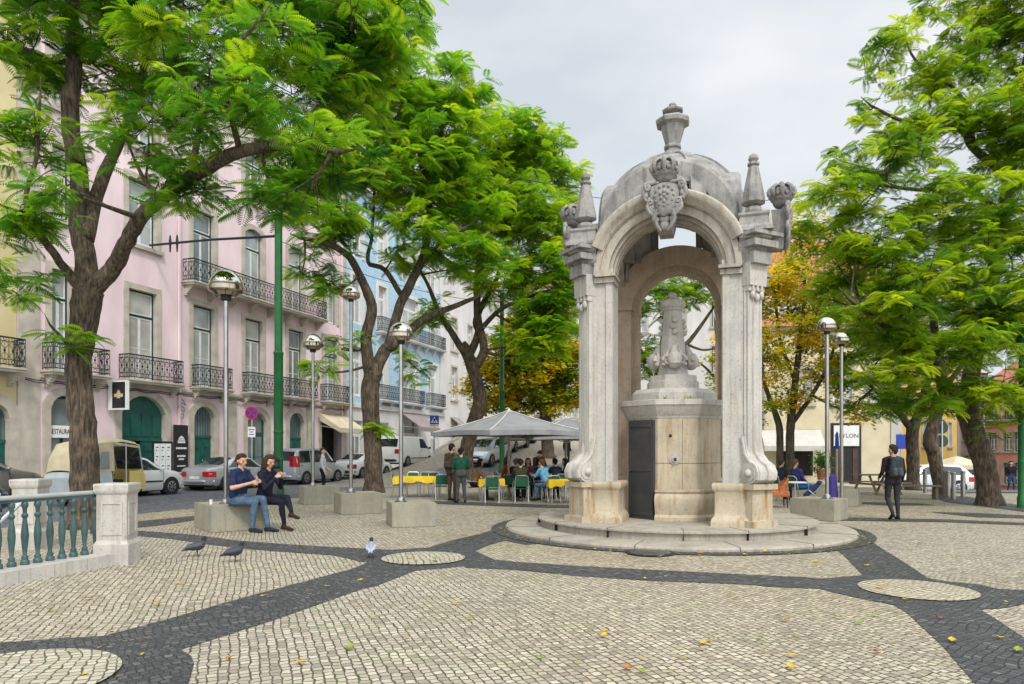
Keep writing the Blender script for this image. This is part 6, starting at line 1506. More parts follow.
M['skin'] = pm('skin', (.50, .29, .20), (.43, .24, .165), 9, .5, spec=.4)
M['skin_d'] = pm('darker_skin', (.25, .14, .095), (.2, .11, .075), 9, .5, spec=.4)
M['eye'] = pm('eye', (.02, .015, .012), (.03, .02, .015), 9, .2)
M['lip'] = pm('lip', (.36, .13, .11), (.32, .11, .09), 9, .5)
def person(label, loc, yaw, pose=None, top=(.02, .03, .08), leg=(.03, .03, .035), shoe=(.02, .018, .016), hair=(.035, .022, .015), sleeve=True, skin='skin', long_hair=False, hat=None, head=(0, 0), scale=1.0, voxel=.016, group=None, bulk=1.0, extra=None, bag=None, fem=False, bald=False):
    """local frame: faces +y, x to its right. pose: joint overrides"""
    J = dict(pel=(0, 0, .93), chest=(0, .0, 1.30), neck=(0, -.01, 1.47), hL=(-.09, 0, .92), hR=(.09, 0, .92), kL=(-.10, .03, .50), kR=(.10, .03, .50), aL=(-.10, 0, .09), aR=(.10, 0, .09), tL=(-.12, .17, .035), tR=(.12, .17, .035),
             sL=(-.185, -.01, 1.41), sR=(.185, -.01, 1.41), eL=(-.235, -.03, 1.12), eR=(.235, -.03, 1.12), wL=(-.235, .07, .87), wR=(.235, .07, .87))
    if pose: J.update(pose)
    V = {k: Vector(v) for k, v in J.items()}
    t = thing('person', label, 'person', loc, yaw, group); t.scale = (scale,)*3
    b = bulk; sw = .9 if fem else 1.0
    S = []; SK, TP, LG, SH, EY, LP = 0, 1, 2, 3, 4, 5
    def s(a, ra, c, rc, m): S.append((tuple(a), ra, tuple(c), rc, m))
    up = (V['chest'] - V['pel']).normalized(); side = (V['sR'] - V['sL']).normalized(); fw = side.cross(up) * -1
    fw = up.cross(side)
    for k in (-1, 1):
        s(V['pel'] + side*k*.065 - fw*.02, .115*b, V['pel'] + side*k*.06 + up*.10, .11*b, LG)
        s(V['pel'] + side*k*.06 + up*.14, .108*b*sw, V['chest'] + side*k*.075*sw - up*.02, .118*b*sw, TP)
        s(V['pel'] + side*k*.075 + up*.06, .105*b, V['pel'] + side*k*.065 + up*.16, .105*b, TP)
        s(V['chest'] + side*k*.06 + up*.02, .11*b*sw, V['chest'] + side*k*.10 + up*.08, .075*b, TP)
    s(V['chest'] + up*.05, .10*b, V['neck'] - up*.03, .062, TP)
    s(V['neck'] - up*.04, .058, V['neck'] + up*.07, .054, SK)
    for L_ in 'LR':
        s(V['chest'] + up*.10 + (V['s'+L_]-V['chest'])*.4, .07*b, V['s'+L_], .068*b*sw, TP)
        s(V['s'+L_], .065*b*sw, V['e'+L_], .048*b, TP)
        d = V['w'+L_] - V['e'+L_]
        if sleeve: s(V['e'+L_], .047*b, V['w'+L_] - d*.05, .036*b, TP)
        else:
            m_ = V['s'+L_] + (V['e'+L_]-V['s'+L_])*.72; S.pop(); s(V['s'+L_], .066*b*sw, m_, .058*b, TP); s(m_, .045, V['e'+L_], .043, SK); s(V['e'+L_], .043, V['w'+L_], .029, SK)
        dn = d.normalized(); s(V['w'+L_], .028, V['w'+L_] + dn*.02, .028, SK)
        # hand: palm, four curled fingers, thumb from the side of the palm
        sgn = -1 if L_ == 'L' else 1
        inn = (side*-sgn); inn = (inn - dn*inn.dot(dn)).normalized(); fr_ = dn.cross(inn).normalized()
        if fr_.y < 0: fr_ = -fr_
        w0 = V['w'+L_] + dn*.02; pk = w0 + dn*.075
        for q in (-1, 0, 1): s(w0 + fr_*q*.018, .017, pk + fr_*q*.026, .015, SK)
        for q, (o_, l_) in enumerate(((.036, .066), (.012, .076), (-.012, .072), (-.036, .056))):
            f0 = pk + fr_*o_; f1 = f0 + dn*l_*.55 + inn*.008; f2 = f1 + dn*l_*.40 + inn*.022; s(f0, .0105, f1, .0095, SK); s(f1, .0095, f2, .008, SK)
        th = w0 + fr_*.030 + dn*.02; s(w0 + fr_*.02, .014, th + fr_*.022 + dn*.015, .012, SK); s(th + fr_*.022 + dn*.015, .011, th + fr_*.032 + dn*.05 + inn*.01, .009, SK)
        s(V['h'+L_], .098*b*(1.02 if fem else 1), V['k'+L_], .062*b, LG); s(V['k'+L_], .060*b, V['a'+L_] + Vector((0, 0, .03)), .043*b, LG)
        ca = V['k'+L_] + (V['a'+L_]-V['k'+L_])*.3; fdir = (V['t'+L_]-V['a'+L_]); fdir.z = 0; fdir = fdir.normalized() if fdir.length > 1e-4 else Vector((0, 1, 0)); s(ca - fdir*.015, .058*b, ca - fdir*.01 + (V['a'+L_]-ca)*.4, .048*b, LG)
        s(V['a'+L_], .042, V['a'+L_] - fdir*.045 - Vector((0, 0, .045)), .038, SH); s(V['a'+L_] - Vector((0, 0, .03)), .042, V['t'+L_], .034, SH); s(V['t'+L_], .034, V['t'+L_] + fdir*.04, .028, SH)
    # head in its own frame
    yw, pt = R(head[0]), R(head[1]); HM = Matrix.Rotation(yw, 3, 'Z') @ Matrix.Rotation(pt, 3, 'X')
    base = V['neck'] + up*.06; HP = lambda x, y, z: base + HM @ Vector((x, y, z))
    def h(a, ra, c, rc, m): s(HP(*a), ra, HP(*c), rc, m)
    h((0, -.015, .13), .088, (0, .012, .15), .082, SK); h((0, .025, .10), .066, (0, .035, .05), .052, SK); h((0, .045, .035), .036, (0, .062, .022), .027, SK)
    h((0, .088, .115), .012, (0, .112, .078), .016, SK); h((-.055, .05, .085), .03, (.055, .05, .085), .03, SK)
    for k in (-1, 1):
        h((k*.092, .0, .115), .016, (k*.09, -.008, .075), .012, SK); h((k*.033, .083, .113), .0095, (k*.037, .082, .113), .0095, EY); h((k*.022, .09, .138), .010, (k*.048, .082, .138), .009, SK)
    h((-.02, .088, .043), .009, (.02, .088, .043), .009, LP)
    mats = [M[skin], cloth(top), cloth(leg), cloth(shoe), M['eye'], M['lip']]
    body = fuse('body', S, mats, t, voxel)
    if not bald:
        HS = [(HP(0, -.03, .165), .085, HP(0, .02, .19), .072, 0), (HP(-.05, -.035, .135), .056, HP(-.045, .01, .185), .05, 0), (HP(.05, -.035, .135), .056, HP(.045, .01, .185), .05, 0), (HP(0, -.06, .10), .058, HP(0, -.05, .06), .045, 0), (HP(-.03, .05, .205), .035, HP(.03, .05, .205), .035, 0)]
        if long_hair:
            for k in (-1, 0, 1): HS += [(HP(k*.06, -.05, .13), .05, HP(k*.075, -.055, -.02), .045, 0), (HP(k*.075, -.055, -.02), .045, HP(k*.08, -.06, -.14), .025, 0)]
            for k in (-1, 1): HS += [(HP(k*.085, .01, .14), .03, HP(k*.09, .015, 0), .028, 0)]
        fuse('hair', HS, [cloth(hair, 40)], t, max(.011, voxel*.8), 2)
    if hat:
        fuse('hat', [(HP(0, -.02, .17), .092, HP(0, .015, .195), .078, 0), (HP(-.04, .09, .165), .018, HP(.04, .09, .165), .018, 0)], [cloth(hat, 30)], t, max(.011, voxel*.8), 2)
    if extra: extra(t, V, up, fw, side, voxel)
    if bag:
        col, acc = bag; c = V['chest'] - fw*.185 - up*.02
        BS = [(c + side*k*.075 + up*.15, .065, c + side*k*.085 - up*.20, .08, 0) for k in (-1, 0, 1)] + [(c - fw*.08 - up*.10 + side*k*.06, .05, c - fw*.08 - up*.2 + side*k*.06, .05, 1) for k in (-1, 1)]
        BS = [(tuple(a), ra, tuple(b_), rb, m) for a, ra, b_, rb, m in BS]
        bp = fuse('backpack', BS, [cloth(col), cloth(acc)], t, .014, 4)
        for k in (-1, 1):
            mb = MB(); mb.tube([c + side*k*.11 + up*.18, V['chest'] + side*k*.13 + up*.17, V['chest'] + side*k*.14 + fw*.135, V['chest'] + side*k*.15 - up*.12 + fw*.09, c + side*k*.15 - up*.16], .018, 6); mb.build('strap', cloth(col), bp, 180)
    return t
def seat_pose(sh, lean=.0, knees=.10, armz=.0, depth=.42, cross=False, arms='lap', feet=.44):
    p = dict(pel=(0, 0, sh+.10), chest=(0, lean, sh+.47), neck=(0, lean*1.35, sh+.645), hL=(-.09, .04, sh+.09), hR=(.09, .04, sh+.09), kL=(-knees-.02, depth, sh+.08), kR=(knees+.02, depth, sh+.08), aL=(-knees-.02, feet, .09), aR=(knees+.02, feet, .09), tL=(-knees-.04, feet+.17, .035), tR=(knees+.04, feet+.17, .035),
             sL=(-.185, lean*1.1, sh+.585), sR=(.185, lean*1.1, sh+.585))
    if arms == 'lap': p.update(eL=(-.24, lean+.06, sh+.33), eR=(.24, lean+.06, sh+.33), wL=(-.13, lean+.26, sh+.24), wR=(.13, lean+.26, sh+.24))
    if arms == 'table': p.update(eL=(-.26, lean+.16, sh+.36), eR=(.26, lean+.16, sh+.36), wL=(-.14, lean+.38, sh+.38), wR=(.14, lean+.38, sh+.38))
    if arms == 'raised': p.update(eL=(-.24, lean+.18, sh+.36), eR=(.24, lean+.18, sh+.36), wL=(-.06, lean+.34, sh+.54), wR=(.06, lean+.34, sh+.54))
    return p
def face_yaw(dx, dy): return math.atan2(-dx, dy)
def at_feet(px, py): x, y = G(px, py); return (x, y, .02)
# couple on the block: the block's front runs along 38 degrees
BX, BY = G(211, 533); ba = R(38); fdx, fdy = math.sin(ba), -math.cos(ba)       # outward from the block's front face
def on_block(f, back): return (BX + math.cos(ba)*f - fdx*back, BY + math.sin(ba)*f - fdy*back, 0)
jean = (.085, .135, .20)
yw0 = face_yaw(.95, -.30)
pm_ = seat_pose(.55, .06, .09, depth=.45, arms='raised', feet=.46)
def low(p): return {k: (v[0], v[1], v[2]-(.063 if v[2] > .42 else 0)) for k, v in p.items()}
pm_.update(wR=(.10, .40, .97), eR=(.30, .14, .88), wL=(-.02, .42, 1.02), eL=(-.24, .20, .92), kL=(-.13, .47, .66), kR=(.07, .45, .62), aL=(-.10, .60, .09), aR=(.08, .40, .09), tL=(-.10, .78, .035), tR=(.10, .58, .035))
person('man in navy polo shirt and blue jeans sitting on a concrete block', (BX+.42, BY+.28, 0), yw0, low(pm_), top=(.018, .03, .085), leg=jean, shoe=(.02, .03, .045), hair=(.045, .026, .015), sleeve=False, voxel=.011, head=(-6, -4), bulk=1.1, scale=1.13)
pw = seat_pose(.55, .07, .08, depth=.45, arms='raised', feet=.45)
pw.update(kL=(-.06, .50, .68), aL=(.10, .72, .34), tL=(.14, .88, .27), kR=(.06, .46, .60), aR=(.03, .50, .10), tR=(.05, .67, .035), wR=(.08, .34, 1.06), wL=(-.06, .36, 1.06), eR=(.24, .22, .86), eL=(-.22, .22, .86))
person('woman in dark clothes and brown ankle boots sitting cross-legged beside the man in navy', (BX+.86, BY+.62, 0), face_yaw(.9, -.34), low(pw), top=(.015, .016, .035), leg=(.012, .012, .025), shoe=(.05, .02, .014), hair=(.06, .032, .018), long_hair=True, voxel=.011, head=(-8, -14), fem=True, bulk=.97, scale=1.12)
# paper cup on the block
x, y, _ = on_block(.12, .45); t = thing('paper_cup', 'small white paper cup standing on the concrete block by the couple', 'cup', (x, y, .552))
mb = MB(); mb.lathe([(.028, 0), (.038, .095), (.040, .10), (.034, .098), (.026, .01)], 16); mb.build('cup', M['white'], t, 60)
# walking man with backpack
ww = dict(kR=(.10, .02, .50), aR=(.10, -.03, .09), tR=(.12, .13, .035), kL=(-.10, .06, .50), aL=(-.11, -.24, .16), tL=(-.12, -.13, .04), hL=(-.09, 0, .93), wR=(.25, .12, .90), eR=(.245, .0, 1.13), wL=(-.24, .16, 1.0), eL=(-.25, -.03, 1.13), tgt=(0, 0, 0))
person('man in dark jacket with grey backpack walking away across the paving', at_feet(893, 520.5), face_yaw(.10, 1), ww, top=(.022, .014, .018), leg=(.035, .033, .036), shoe=(.018, .014, .014), hair=(.035, .022, .016), voxel=.011, head=(38, 0), bag=((.035, .045, .055), (.07, .085, .095)), scale=1.02)
# standing pair by the cafe
person('person in green jumper and grey trousers standing before the cafe, seen from behind', at_feet(461, 503.5), face_yaw(-.25, 1), dict(eL=(-.26, .02, 1.13), eR=(.26, .02, 1.13), wL=(-.12, .2, 1.08), wR=(.10, .2, 1.06), aR=(.13, .0, .09), aL=(-.13, 0, .09), tL=(-.17, .15, .035), tR=(.17, .15, .035)), top=(.012, .075, .042), leg=(.07, .075, .08), hair=(.012, .011, .012), head=(-30, 0), voxel=.013, bulk=1.06, scale=.99)
person('person in brown jacket and dark cap standing half behind the one in green', at_feet(452, 501.5), face_yaw(.6, 1), None, top=(.10, .065, .04), leg=(.09, .065, .045), hair=(.015, .012, .012), hat=(.014, .012, .014), head=(-25, 0), voxel=.013, bulk=1.08, scale=1.06, bag=((.055, .04, .028), (.07, .05, .035)))
# man by the silver people carrier
x, y = X(323, 26.5), 26.5; person('man in white shirt and black trousers standing by the silver people carrier', (x, y, .01), face_yaw(1, .25), dict(wL=(-.2, .2, .95)), top=(.55, .55, .57), leg=(.012, .012, .014), hair=(.05, .05, .05), head=(-20, 0), voxel=.015)
# far right in the lower street
x, y = X(1011, 40.5), 40.5; person('man in black jacket and jeans walking up the lower street at the right', (x, y, gz(x, y)+.03), face_yaw(-.2, -1), dict(kL=(-.1, .12, .5), aL=(-.1, .10, .09), tL=(-.12, .26, .035), aR=(.1, -.14, .10), tR=(.12, .03, .04)), top=(.014, .014, .018), leg=(.03, .06, .13), voxel=.016, scale=1.02, hair=(.02, .015, .012))
# waiter and the pedestrian up the hill
x, y = X(567, 39), 39; person('person in black standing on the climbing street behind the cafe', (x, y, gz(x, y)+.03), face_yaw(.7, -1), None, top=(.012, .012, .014), leg=(.014, .014, .018), shoe=(.3, .3, .28), voxel=.018, scale=.98)
x, y = fpt(fac(150.5), .7); person('man in dark waistcoat standing in the open green gate', (x, y, .12), face_yaw(NX*-1, NY*-1), None, top=(.02, .02, .025), leg=(.015, .015, .018), voxel=.018)

# ---------------------------------------------------------------- cafe
def table(label, x, y, yaw, w_=.8, d_=.8, z0=0, cloth_=True):
    t = thing('cafe_table', label, 'table', (x, y, z0), yaw, 'cafe tables with yellow cloths')
    mb = MB(); mb.b2(-w_/2, w_/2, -d_/2, d_/2, .71, .735); mb.build('tabletop', M['white'], t)
    for sx in (-1, 1):
        for sy in (-1, 1): mb = MB(); mb.tube([(sx*(w_/2-.08), sy*(d_/2-.08), 0), (sx*(w_/2-.10), sy*(d_/2-.10), .71)], .016, 6); mb.build('leg', M['alu'], t)
    rr = random.Random(int((x*13+y*7)*10)); mb = MB(); n = 14; vs = []     # draped cloth with hanging points
    hx, hy = w_/2+.02, d_/2+.02; per = []
    for (ax, ay, bx, by) in ((-hx,-hy,hx,-hy),(hx,-hy,hx,hy),(hx,hy,-hx,hy),(-hx,hy,-hx,-hy)):
        for i in range(n): per.append((ax+(bx-ax)*i/n, ay+(by-ay)*i/n, i/n))
    m = len(per); vs += [(x_, y_, .739) for x_, y_, f in per]
    vs += [(x_*1.02, y_*1.02, .735-.06) for x_, y_, f in per]
    vs += [(x_*(1.03+.05*math.sin(f*12)), y_*(1.03+.05*math.sin(f*12)), .735-.17-.13*abs(f-.5)**.8*2*.5-.03*math.sin(f*20)) for x_, y_, f in per]
    mb.add(vs, [list(range(m))] + [(k*m+(i+1) % m, k*m+i, (k+1)*m+i, (k+1)*m+(i+1) % m)[::-1] for k in range(2) for i in range(m)])
    c = mb.build('tablecloth', M['cloth_y'], None, 60, (x, y, z0), yaw)
    tag(c, label.replace('cafe table', 'cloth on the cafe table').replace('table under', 'table under') if False else 'yellow cloth on the ' + label, 'tablecloth', 'yellow tablecloths')
    return t
def chair_proto(label, loc, yaw, col='sling'):
    t = thing('cafe_chair', label, 'chair', loc, yaw, 'cafe chairs with green slings')
    for s in (-1, 1):
        mb = MB(); mb.tube([(s*.24, .24, 0), (s*.24, .20, .42), (s*.25, .19, .62), (s*.25, .05, .65), (s*.25, -.20, .65)], .014, 6); mb.build('front_leg', M['alu'], t, 60)
        mb = MB(); mb.tube([(s*.22, -.28, 0), (s*.22, -.18, .44), (s*.21, -.24, .80)], .014, 6); mb.build('back_leg', M['alu'], t, 60)
    mb = MB(); mb.tube([(-.21, -.24, .80), (-.15, -.27, .86), (.15, -.27, .86), (.21, -.24, .80)], .014, 6); mb.tube([(-.24, .20, .43), (.24, .20, .43)], .012, 6); mb.build('frame', M['alu'], t, 60)
    mb = MB(); mb.add([(-.22, .21, .44), (.22, .21, .44), (.22, -.17, .42), (-.22, -.17, .42), (-.22, .21, .455), (.22, .21, .455), (.22, -.17, .435), (-.22, -.17, .435)], [(3,2,1,0),(4,5,6,7),(0,1,5,4),(1,2,6,5),(2,3,7,6),(3,0,4,7)]); mb.build('seat', M[col], t)
    mb = MB(); mb.add([(-.21, -.195, .50), (.21, -.195, .50), (.20, -.25, .82), (-.20, -.25, .82), (-.21, -.21, .50), (.21, -.21, .50), (.20, -.265, .82), (-.20, -.265, .82)], [(3,2,1,0)[::-1],(4,5,6,7)[::-1],(0,1,5,4),(1,2,6,5),(2,3,7,6),(3,0,4,7)]); mb.build('backrest', M[col], t)
    return t
ch0 = None
def chair(label, px, d, yaw):
    global ch0
    x = X(px, d); loc = (x, d, .012)
    if ch0 is None: ch0 = chair_proto(label, loc, yaw); return ch0
    return dup(ch0, loc, yaw, label)
TB = [('long cafe table left of the two standing people', 418, 25.2, 0, 1.6), ('second cafe table from the left, by the standing people', 448, 25.0, 0, .8), ('cafe table of the woman in the tan coat', 491, 23.4, .1, .8), ('cafe table behind the man in the dark green coat', 533, 24.6, .1, .9), ('cafe table nearest the stone canopy, in front of its left pillar', 563, 22.6, .05, .95), ('small cafe table at the back under the parasol', 512, 27.2, 0, .8)]
for lb, px, d, yw, w_ in TB: table(lb, X(px, d), d, yw, w_, .8, .01)
CH = [('empty chair at the far side of the long left cafe table', 413, 26.1, PI+.1), ('empty chair at the far right corner of the long left cafe table', 425, 26.3, PI-.1), ('empty chair with its back to the standing people', 441, 24.2, .25), ('empty chair at the left end of the long cafe table', 399, 25.2, -R(88)), ('empty chair between two left cafe tables, facing the square', 432, 26.0, PI-.2),
      ('green slung chair pushed up to the tan coated woman\'s table, its back to us', 492, 22.5, .05), ('pale tubed chair of the man in the dark green coat', 521, 22.9, .1), ('chair of the woman in the tan coat', 473, 23.5, -R(85)), ('green slung chair of the person in light blue', 551, 22.9, .35), ('empty chair at the canopy side of the nearest cafe table', 580, 22.3, .3), ('chair of the man behind the small back table', 508, 27.9, PI), ('chair of the dark haired guest beside the person in blue', 558, 24.3, R(28)), ('chair behind the nearest cafe table', 572, 24.0, PI)]
for lb, px, d, yw in CH: chair(lb, px, d, yw)
def sitter(label, px, d, yaw, **k):
    ps = k.pop('pose', None) or seat_pose(.45, k.pop('lean', .08), arms=k.pop('arms', 'table')); k.setdefault('voxel', .016)
    person(label, (X(px, d), d, .012), yaw, ps, group='guests seated at the cafe', **k)
sitter('woman in tan coat with dark hair seated at a cafe table', 474, 23.5, -R(85), top=(.36, .20, .10), leg=(.02, .02, .025), hair=(.018, .012, .010), long_hair=True, lean=.14, fem=True, bulk=1.1)
sitter('man in dark green coat seated with his back to us at the cafe', 521, 23.0, .12, top=(.045, .045, .022), leg=(.015, .016, .02), hair=(.03, .02, .016), lean=.10, bulk=1.15, shoe=(.25, .16, .12))
sitter('man in black coat seated left of the dark green coat', 513, 23.9, -R(40), top=(.018, .016, .018), leg=(.015, .015, .02), hair=(.14, .09, .06), lean=.12, bulk=1.1)
sitter('woman in patterned scarf seated facing us behind the dark green coat', 528, 25.9, PI, top=(.20, .07, .09), leg=(.02, .02, .025), hair=(.07, .035, .022), long_hair=True, fem=True)
sitter('person in light blue shirt and jeans seated leaning to the table', 548, 23.0, R(50), top=(.14, .36, .52), leg=(.10, .17, .26), hair=(.11, .045, .025), lean=.18, shoe=(.03, .02, .02))
sitter('person in dark blue jacket seated right of the light blue shirt', 558, 24.3, R(28), top=(.016, .035, .06), leg=(.015, .016, .02), hair=(.012, .011, .012), lean=.14)
sitter('woman in black seated farthest right under the parasol', 570, 24.6, R(95), top=(.014, .012, .015), leg=(.015, .015, .02), hair=(.014, .011, .011), long_hair=True, lean=.12, fem=True)
sitter('man in grey jumper seated behind the light blue shirt', 541, 25.8, PI-.3, top=(.14, .14, .15), leg=(.02, .02, .03), hair=(.05, .03, .02))
sitter('woman in red top seated at the small back table', 503, 26.8, -R(80), top=(.28, .03, .03), leg=(.02, .02, .025), hair=(.09, .05, .03), long_hair=True, fem=True)
sitter('man in navy jacket seated between the dark green coat and light blue shirt', 536, 23.7, -R(60), top=(.02, .03, .07), leg=(.03, .03, .035), hair=(.02, .015, .012), lean=.1)
for lb, px, d, yw in (('chair of the man in the grey jumper', 541, 25.8, PI-.3), ('chair of the woman in the red top', 503, 26.8, -R(80)), ('chair of the man in the navy jacket', 536, 23.7, -R(60)), ('chair of the woman in the patterned scarf', 528, 25.9, PI), ('chair of the woman in black under the parasol', 570, 24.6, R(95)), ('chair of the man in the black coat', 513, 23.9, -R(40))): chair(lb, px, d, yw)
x, y = X(537, 27.4), 27.4; person('waiter in black leaning over the tables under the grey parasol', (x, y, .01), face_yaw(.3, -1), dict(chest=(0, .16, 1.25), neck=(0, .27, 1.38), sL=(-.185, .21, 1.34), sR=(.185, .21, 1.34), eL=(-.24, .36, 1.10), eR=(.24, .36, 1.10), wL=(-.12, .50, .98), wR=(.12, .50, .98)), top=(.02, .012, .014), leg=(.012, .012, .014), hat=(.012, .011, .012), voxel=.016, head=(0, -25))
# things on the tables
for lb, px, d, zt in (('glass bottle on the tan coated woman\'s table', 495, 23.3, .75), ('brown bottle on the table behind the green coat', 536, 24.5, .75)):
    t = thing('bottle', lb, 'bottle', (X(px, d), d, zt), 0, 'bottles on the cafe tables'); mb = MB(); mb.lathe([(.035, 0), (.036, .16), (.014, .21), (.014, .27), (.001, .272)], 12); mb.build('glass', pm('bottle_glass', (.10, .05, .02), (.07, .035, .015), 4, .1), t, 50)
# parasols
def parasol(label, px, d, zap, zedge, half, yaw, pole_px=None):
    x = X(px, d); t = thing('parasol', label, 'parasol', (x, d, .01), yaw, 'big grey cafe parasols')
    mb = MB(); vs = [(0, 0, zap)]; n = 8; edge = []
    crn = [(-half, -half), (half, -half), (half, half), (-half, half)]
    for k in range(4):
        a, b = crn[k], crn[(k+1) % 4]
        for i in range(n): f = i/n; edge.append((a[0]+(b[0]-a[0])*f, a[1]+(b[1]-a[1])*f, f))
    m = len(edge)
    for lv in (.33, .66, 1.0):
        for ex, ey, f in edge: vs.append((ex*lv, ey*lv, zap + (zedge-zap)*lv - .10*math.sin(PI*lv)*.5 + .05*lv*math.sin(PI*f)))
    vs += [(ex*1.005, ey*1.005, zedge - .16 + .05*math.sin(PI*f)) for ex, ey, f in edge]
    fs = [(0, 1+i, 1+(i+1) % m) for i in range(m)]
    for r_ in range(3): fs += [(1+r_*m+i, 1+(r_+1)*m+i, 1+(r_+1)*m+(i+1) % m, 1+r_*m+(i+1) % m) for i in range(m)]
    mats_i = [0]*len(fs); mb.add(vs, fs); cn = mb.build('canopy', M['umb'], t)
    md = cn.modifiers.new('thickness', 'SOLIDIFY'); md.thickness = .012
    for c in crn:
        mb = MB(); mb.tube([(c[0]*f, c[1]*f, zap + (zedge-zap)*f - .05*math.sin(PI*f) + .02) for f in (0, .25, .5, .75, 1)], .022, 6); mb.build('seam', M['umb_l'], cn, 60)
        mb = MB(); mb.tube([(c[0]*f, c[1]*f, zap + (zedge-zap)*f - .05*math.sin(PI*f) - .05) for f in (0.02, .5, .98)], .018, 6); mb.build('rib', M['alu'], t, 60)
        mb = MB(); mb.tube([(0, 0, zedge-.25), (c[0]*.55, c[1]*.55, zap + (zedge-zap)*.55 - .1)], .014, 6); mb.build('strut', M['alu'], t, 60)
    mb = MB(); mb.lathe([(.05, .02), (.05, zap-.02)], 12); mb.build('pole', pm('pole_tan', (.40, .34, .25), (.33, .28, .2), 3, .5), t, 40)
    mb = MB(); mb.lathe([(.32, 0), (.32, .05), (.1, .09), (.06, .16)], 20); mb.build('base', M['concrete'], t, 30)
    mb = MB(); mb.lathe([(.07, zap-.04), (.05, zap+.05), (.02, zap+.09), (.005, zap+.1)], 10); mb.build('finial', M['umb_l'], t, 40)
zz = lambda py, d: EYE + (HY-py)*d/F - .01
parasol('large grey parasol over the cafe tables, nearest the square', 509, 24.3, zz(411, 24.3), zz(432.5, 24.3), 1.95, R(33))
parasol('second grey parasol, set behind and nearer the stone canopy', 566, 29, zz(418, 29), zz(437, 29), 2.1, R(12))

# ---------------------------------------------------------------- seats on the right behind the canopy
x, y = X(772, 22.5), 22.5
def wicker_chair(label, px, d, yaw):
    t = thing('wicker_chair', label, 'chair', (X(px, d), d, .01), yaw)
    for sx in (-1, 1):
        for sy in (-1, 1): mb = MB(); mb.tube([(sx*.25, sy*.25, 0), (sx*.24, sy*.23, .32)], .018, 6); mb.build('leg', M['iron'], t)
    mb = MB(); mb.stack(rect(.30, .30), [(.32, .95), (.36, 1), (.46, 1), (.48, .94)]); mb.build('seat', M['wicker'], t)
    mb = MB(); n = 9; rg = []
    for i in range(n):
        a = PI*(.02 + .96*i/(n-1)) + PI; c_, s_ = math.cos(a), math.sin(a); hh = .50 + .36*max(0, -s_)**.7
        rg.append([(.30*c_, .30*s_, .40), (.33*c_, .33*s_, hh), (.30*c_, .30*s_, hh+.01), (.27*c_, .27*s_, .42)])
    mb.loft(rg); mb.build('back', M['wicker'], t, 50); return t
wicker_chair('orange brown wicker chair behind the canopy steps on the right', 777, 20.8, R(80))
sitter('person in dark jacket and cap seated near the golden tree', 779, 23.4, -R(60), top=(.03, .03, .04), leg=(.03, .045, .08), hair=(.05, .04, .035), hat=(.05, .05, .06), arms='lap')
ps = seat_pose(.45, -.10, .10, arms='lap', depth=.46, feet=.85); ps.update(aL=(-.12, .82, .12), aR=(.10, .86, .12), tL=(-.14, .93, .24), tR=(.12, .97, .24))
person('person in purple hooded top and bright blue jeans reclining on a chair', (X(799, 22.3), 22.3, .012), -R(72), ps, top=(.05, .045, .17), leg=(.02, .16, .42), hair=(.10, .06, .045), voxel=.014)
chair('light chair of the person in the purple top', 798, 22.3, -R(72)); chair('chair of the person in the dark cap', 778, 23.4, -R(60))
x, y = X(795, 21.6), 21.6; t = thing('side_table', 'small white round table beside the wicker chair', 'table', (x, y, .01))
mb = MB(); mb.lathe([(.02, .68), (.34, .68), (.34, .71), (.02, .715)], 24); mb.build('top', M['white'], t, 30); mb = MB(); mb.lathe([(.22, 0), (.2, .02), (.03, .05), (.025, .68)], 14); mb.build('pedestal', M['alu'], t, 40)
# pushchair
t = thing('pushchair', 'dark folded pushchair beside the feet of the reclining person', 'pushchair', (X(812, 20.6), 20.6, .01), R(70))
for sx in (-1, 1):
    for q, (yy, rr_) in enumerate(((-.32, .13), (.34, .10))):
        mb = MB(); pts = [(sx*.24, yy + rr_*math.cos(i*PI/10), rr_ + .01 + rr_*math.sin(i*PI/10)) for i in range(21)]; mb.tube(pts, .02, 6)
        for i in range(4): mb.tube([(sx*.24, yy, rr_+.01), (sx*.24, yy + rr_*math.cos(i*PI/2), rr_+.01+rr_*math.sin(i*PI/2))], .008, 4)
        mb.build('wheel', M['rubber'], t, 60)
    mb = MB(); mb.tube([(sx*.24, .34, .11), (sx*.23, -.1, .5), (sx*.22, -.45, .98)], .014, 6); mb.tube([(sx*.24, -.32, .14), (sx*.23, .1, .52)], .014, 6); mb.build('frame', M['alu'], t, 60)
mb = MB(); mb.tube([(-.22, -.45, .98), (.22, -.45, .98)], .02, 8); mb.build('handle', M['black'], t)
fuse('seat', [((-.12, .12, .36), .08, (-.12, -.12, .62), .07, 0), ((.12, .12, .36), .08, (.12, -.12, .62), .07, 0), ((0, .15, .34), .1, (0, -.16, .66), .08, 0), ((-.12, -.2, .72), .08, (.12, -.2, .72), .08, 0)], [cloth((.03, .05, .12))], t, .02)
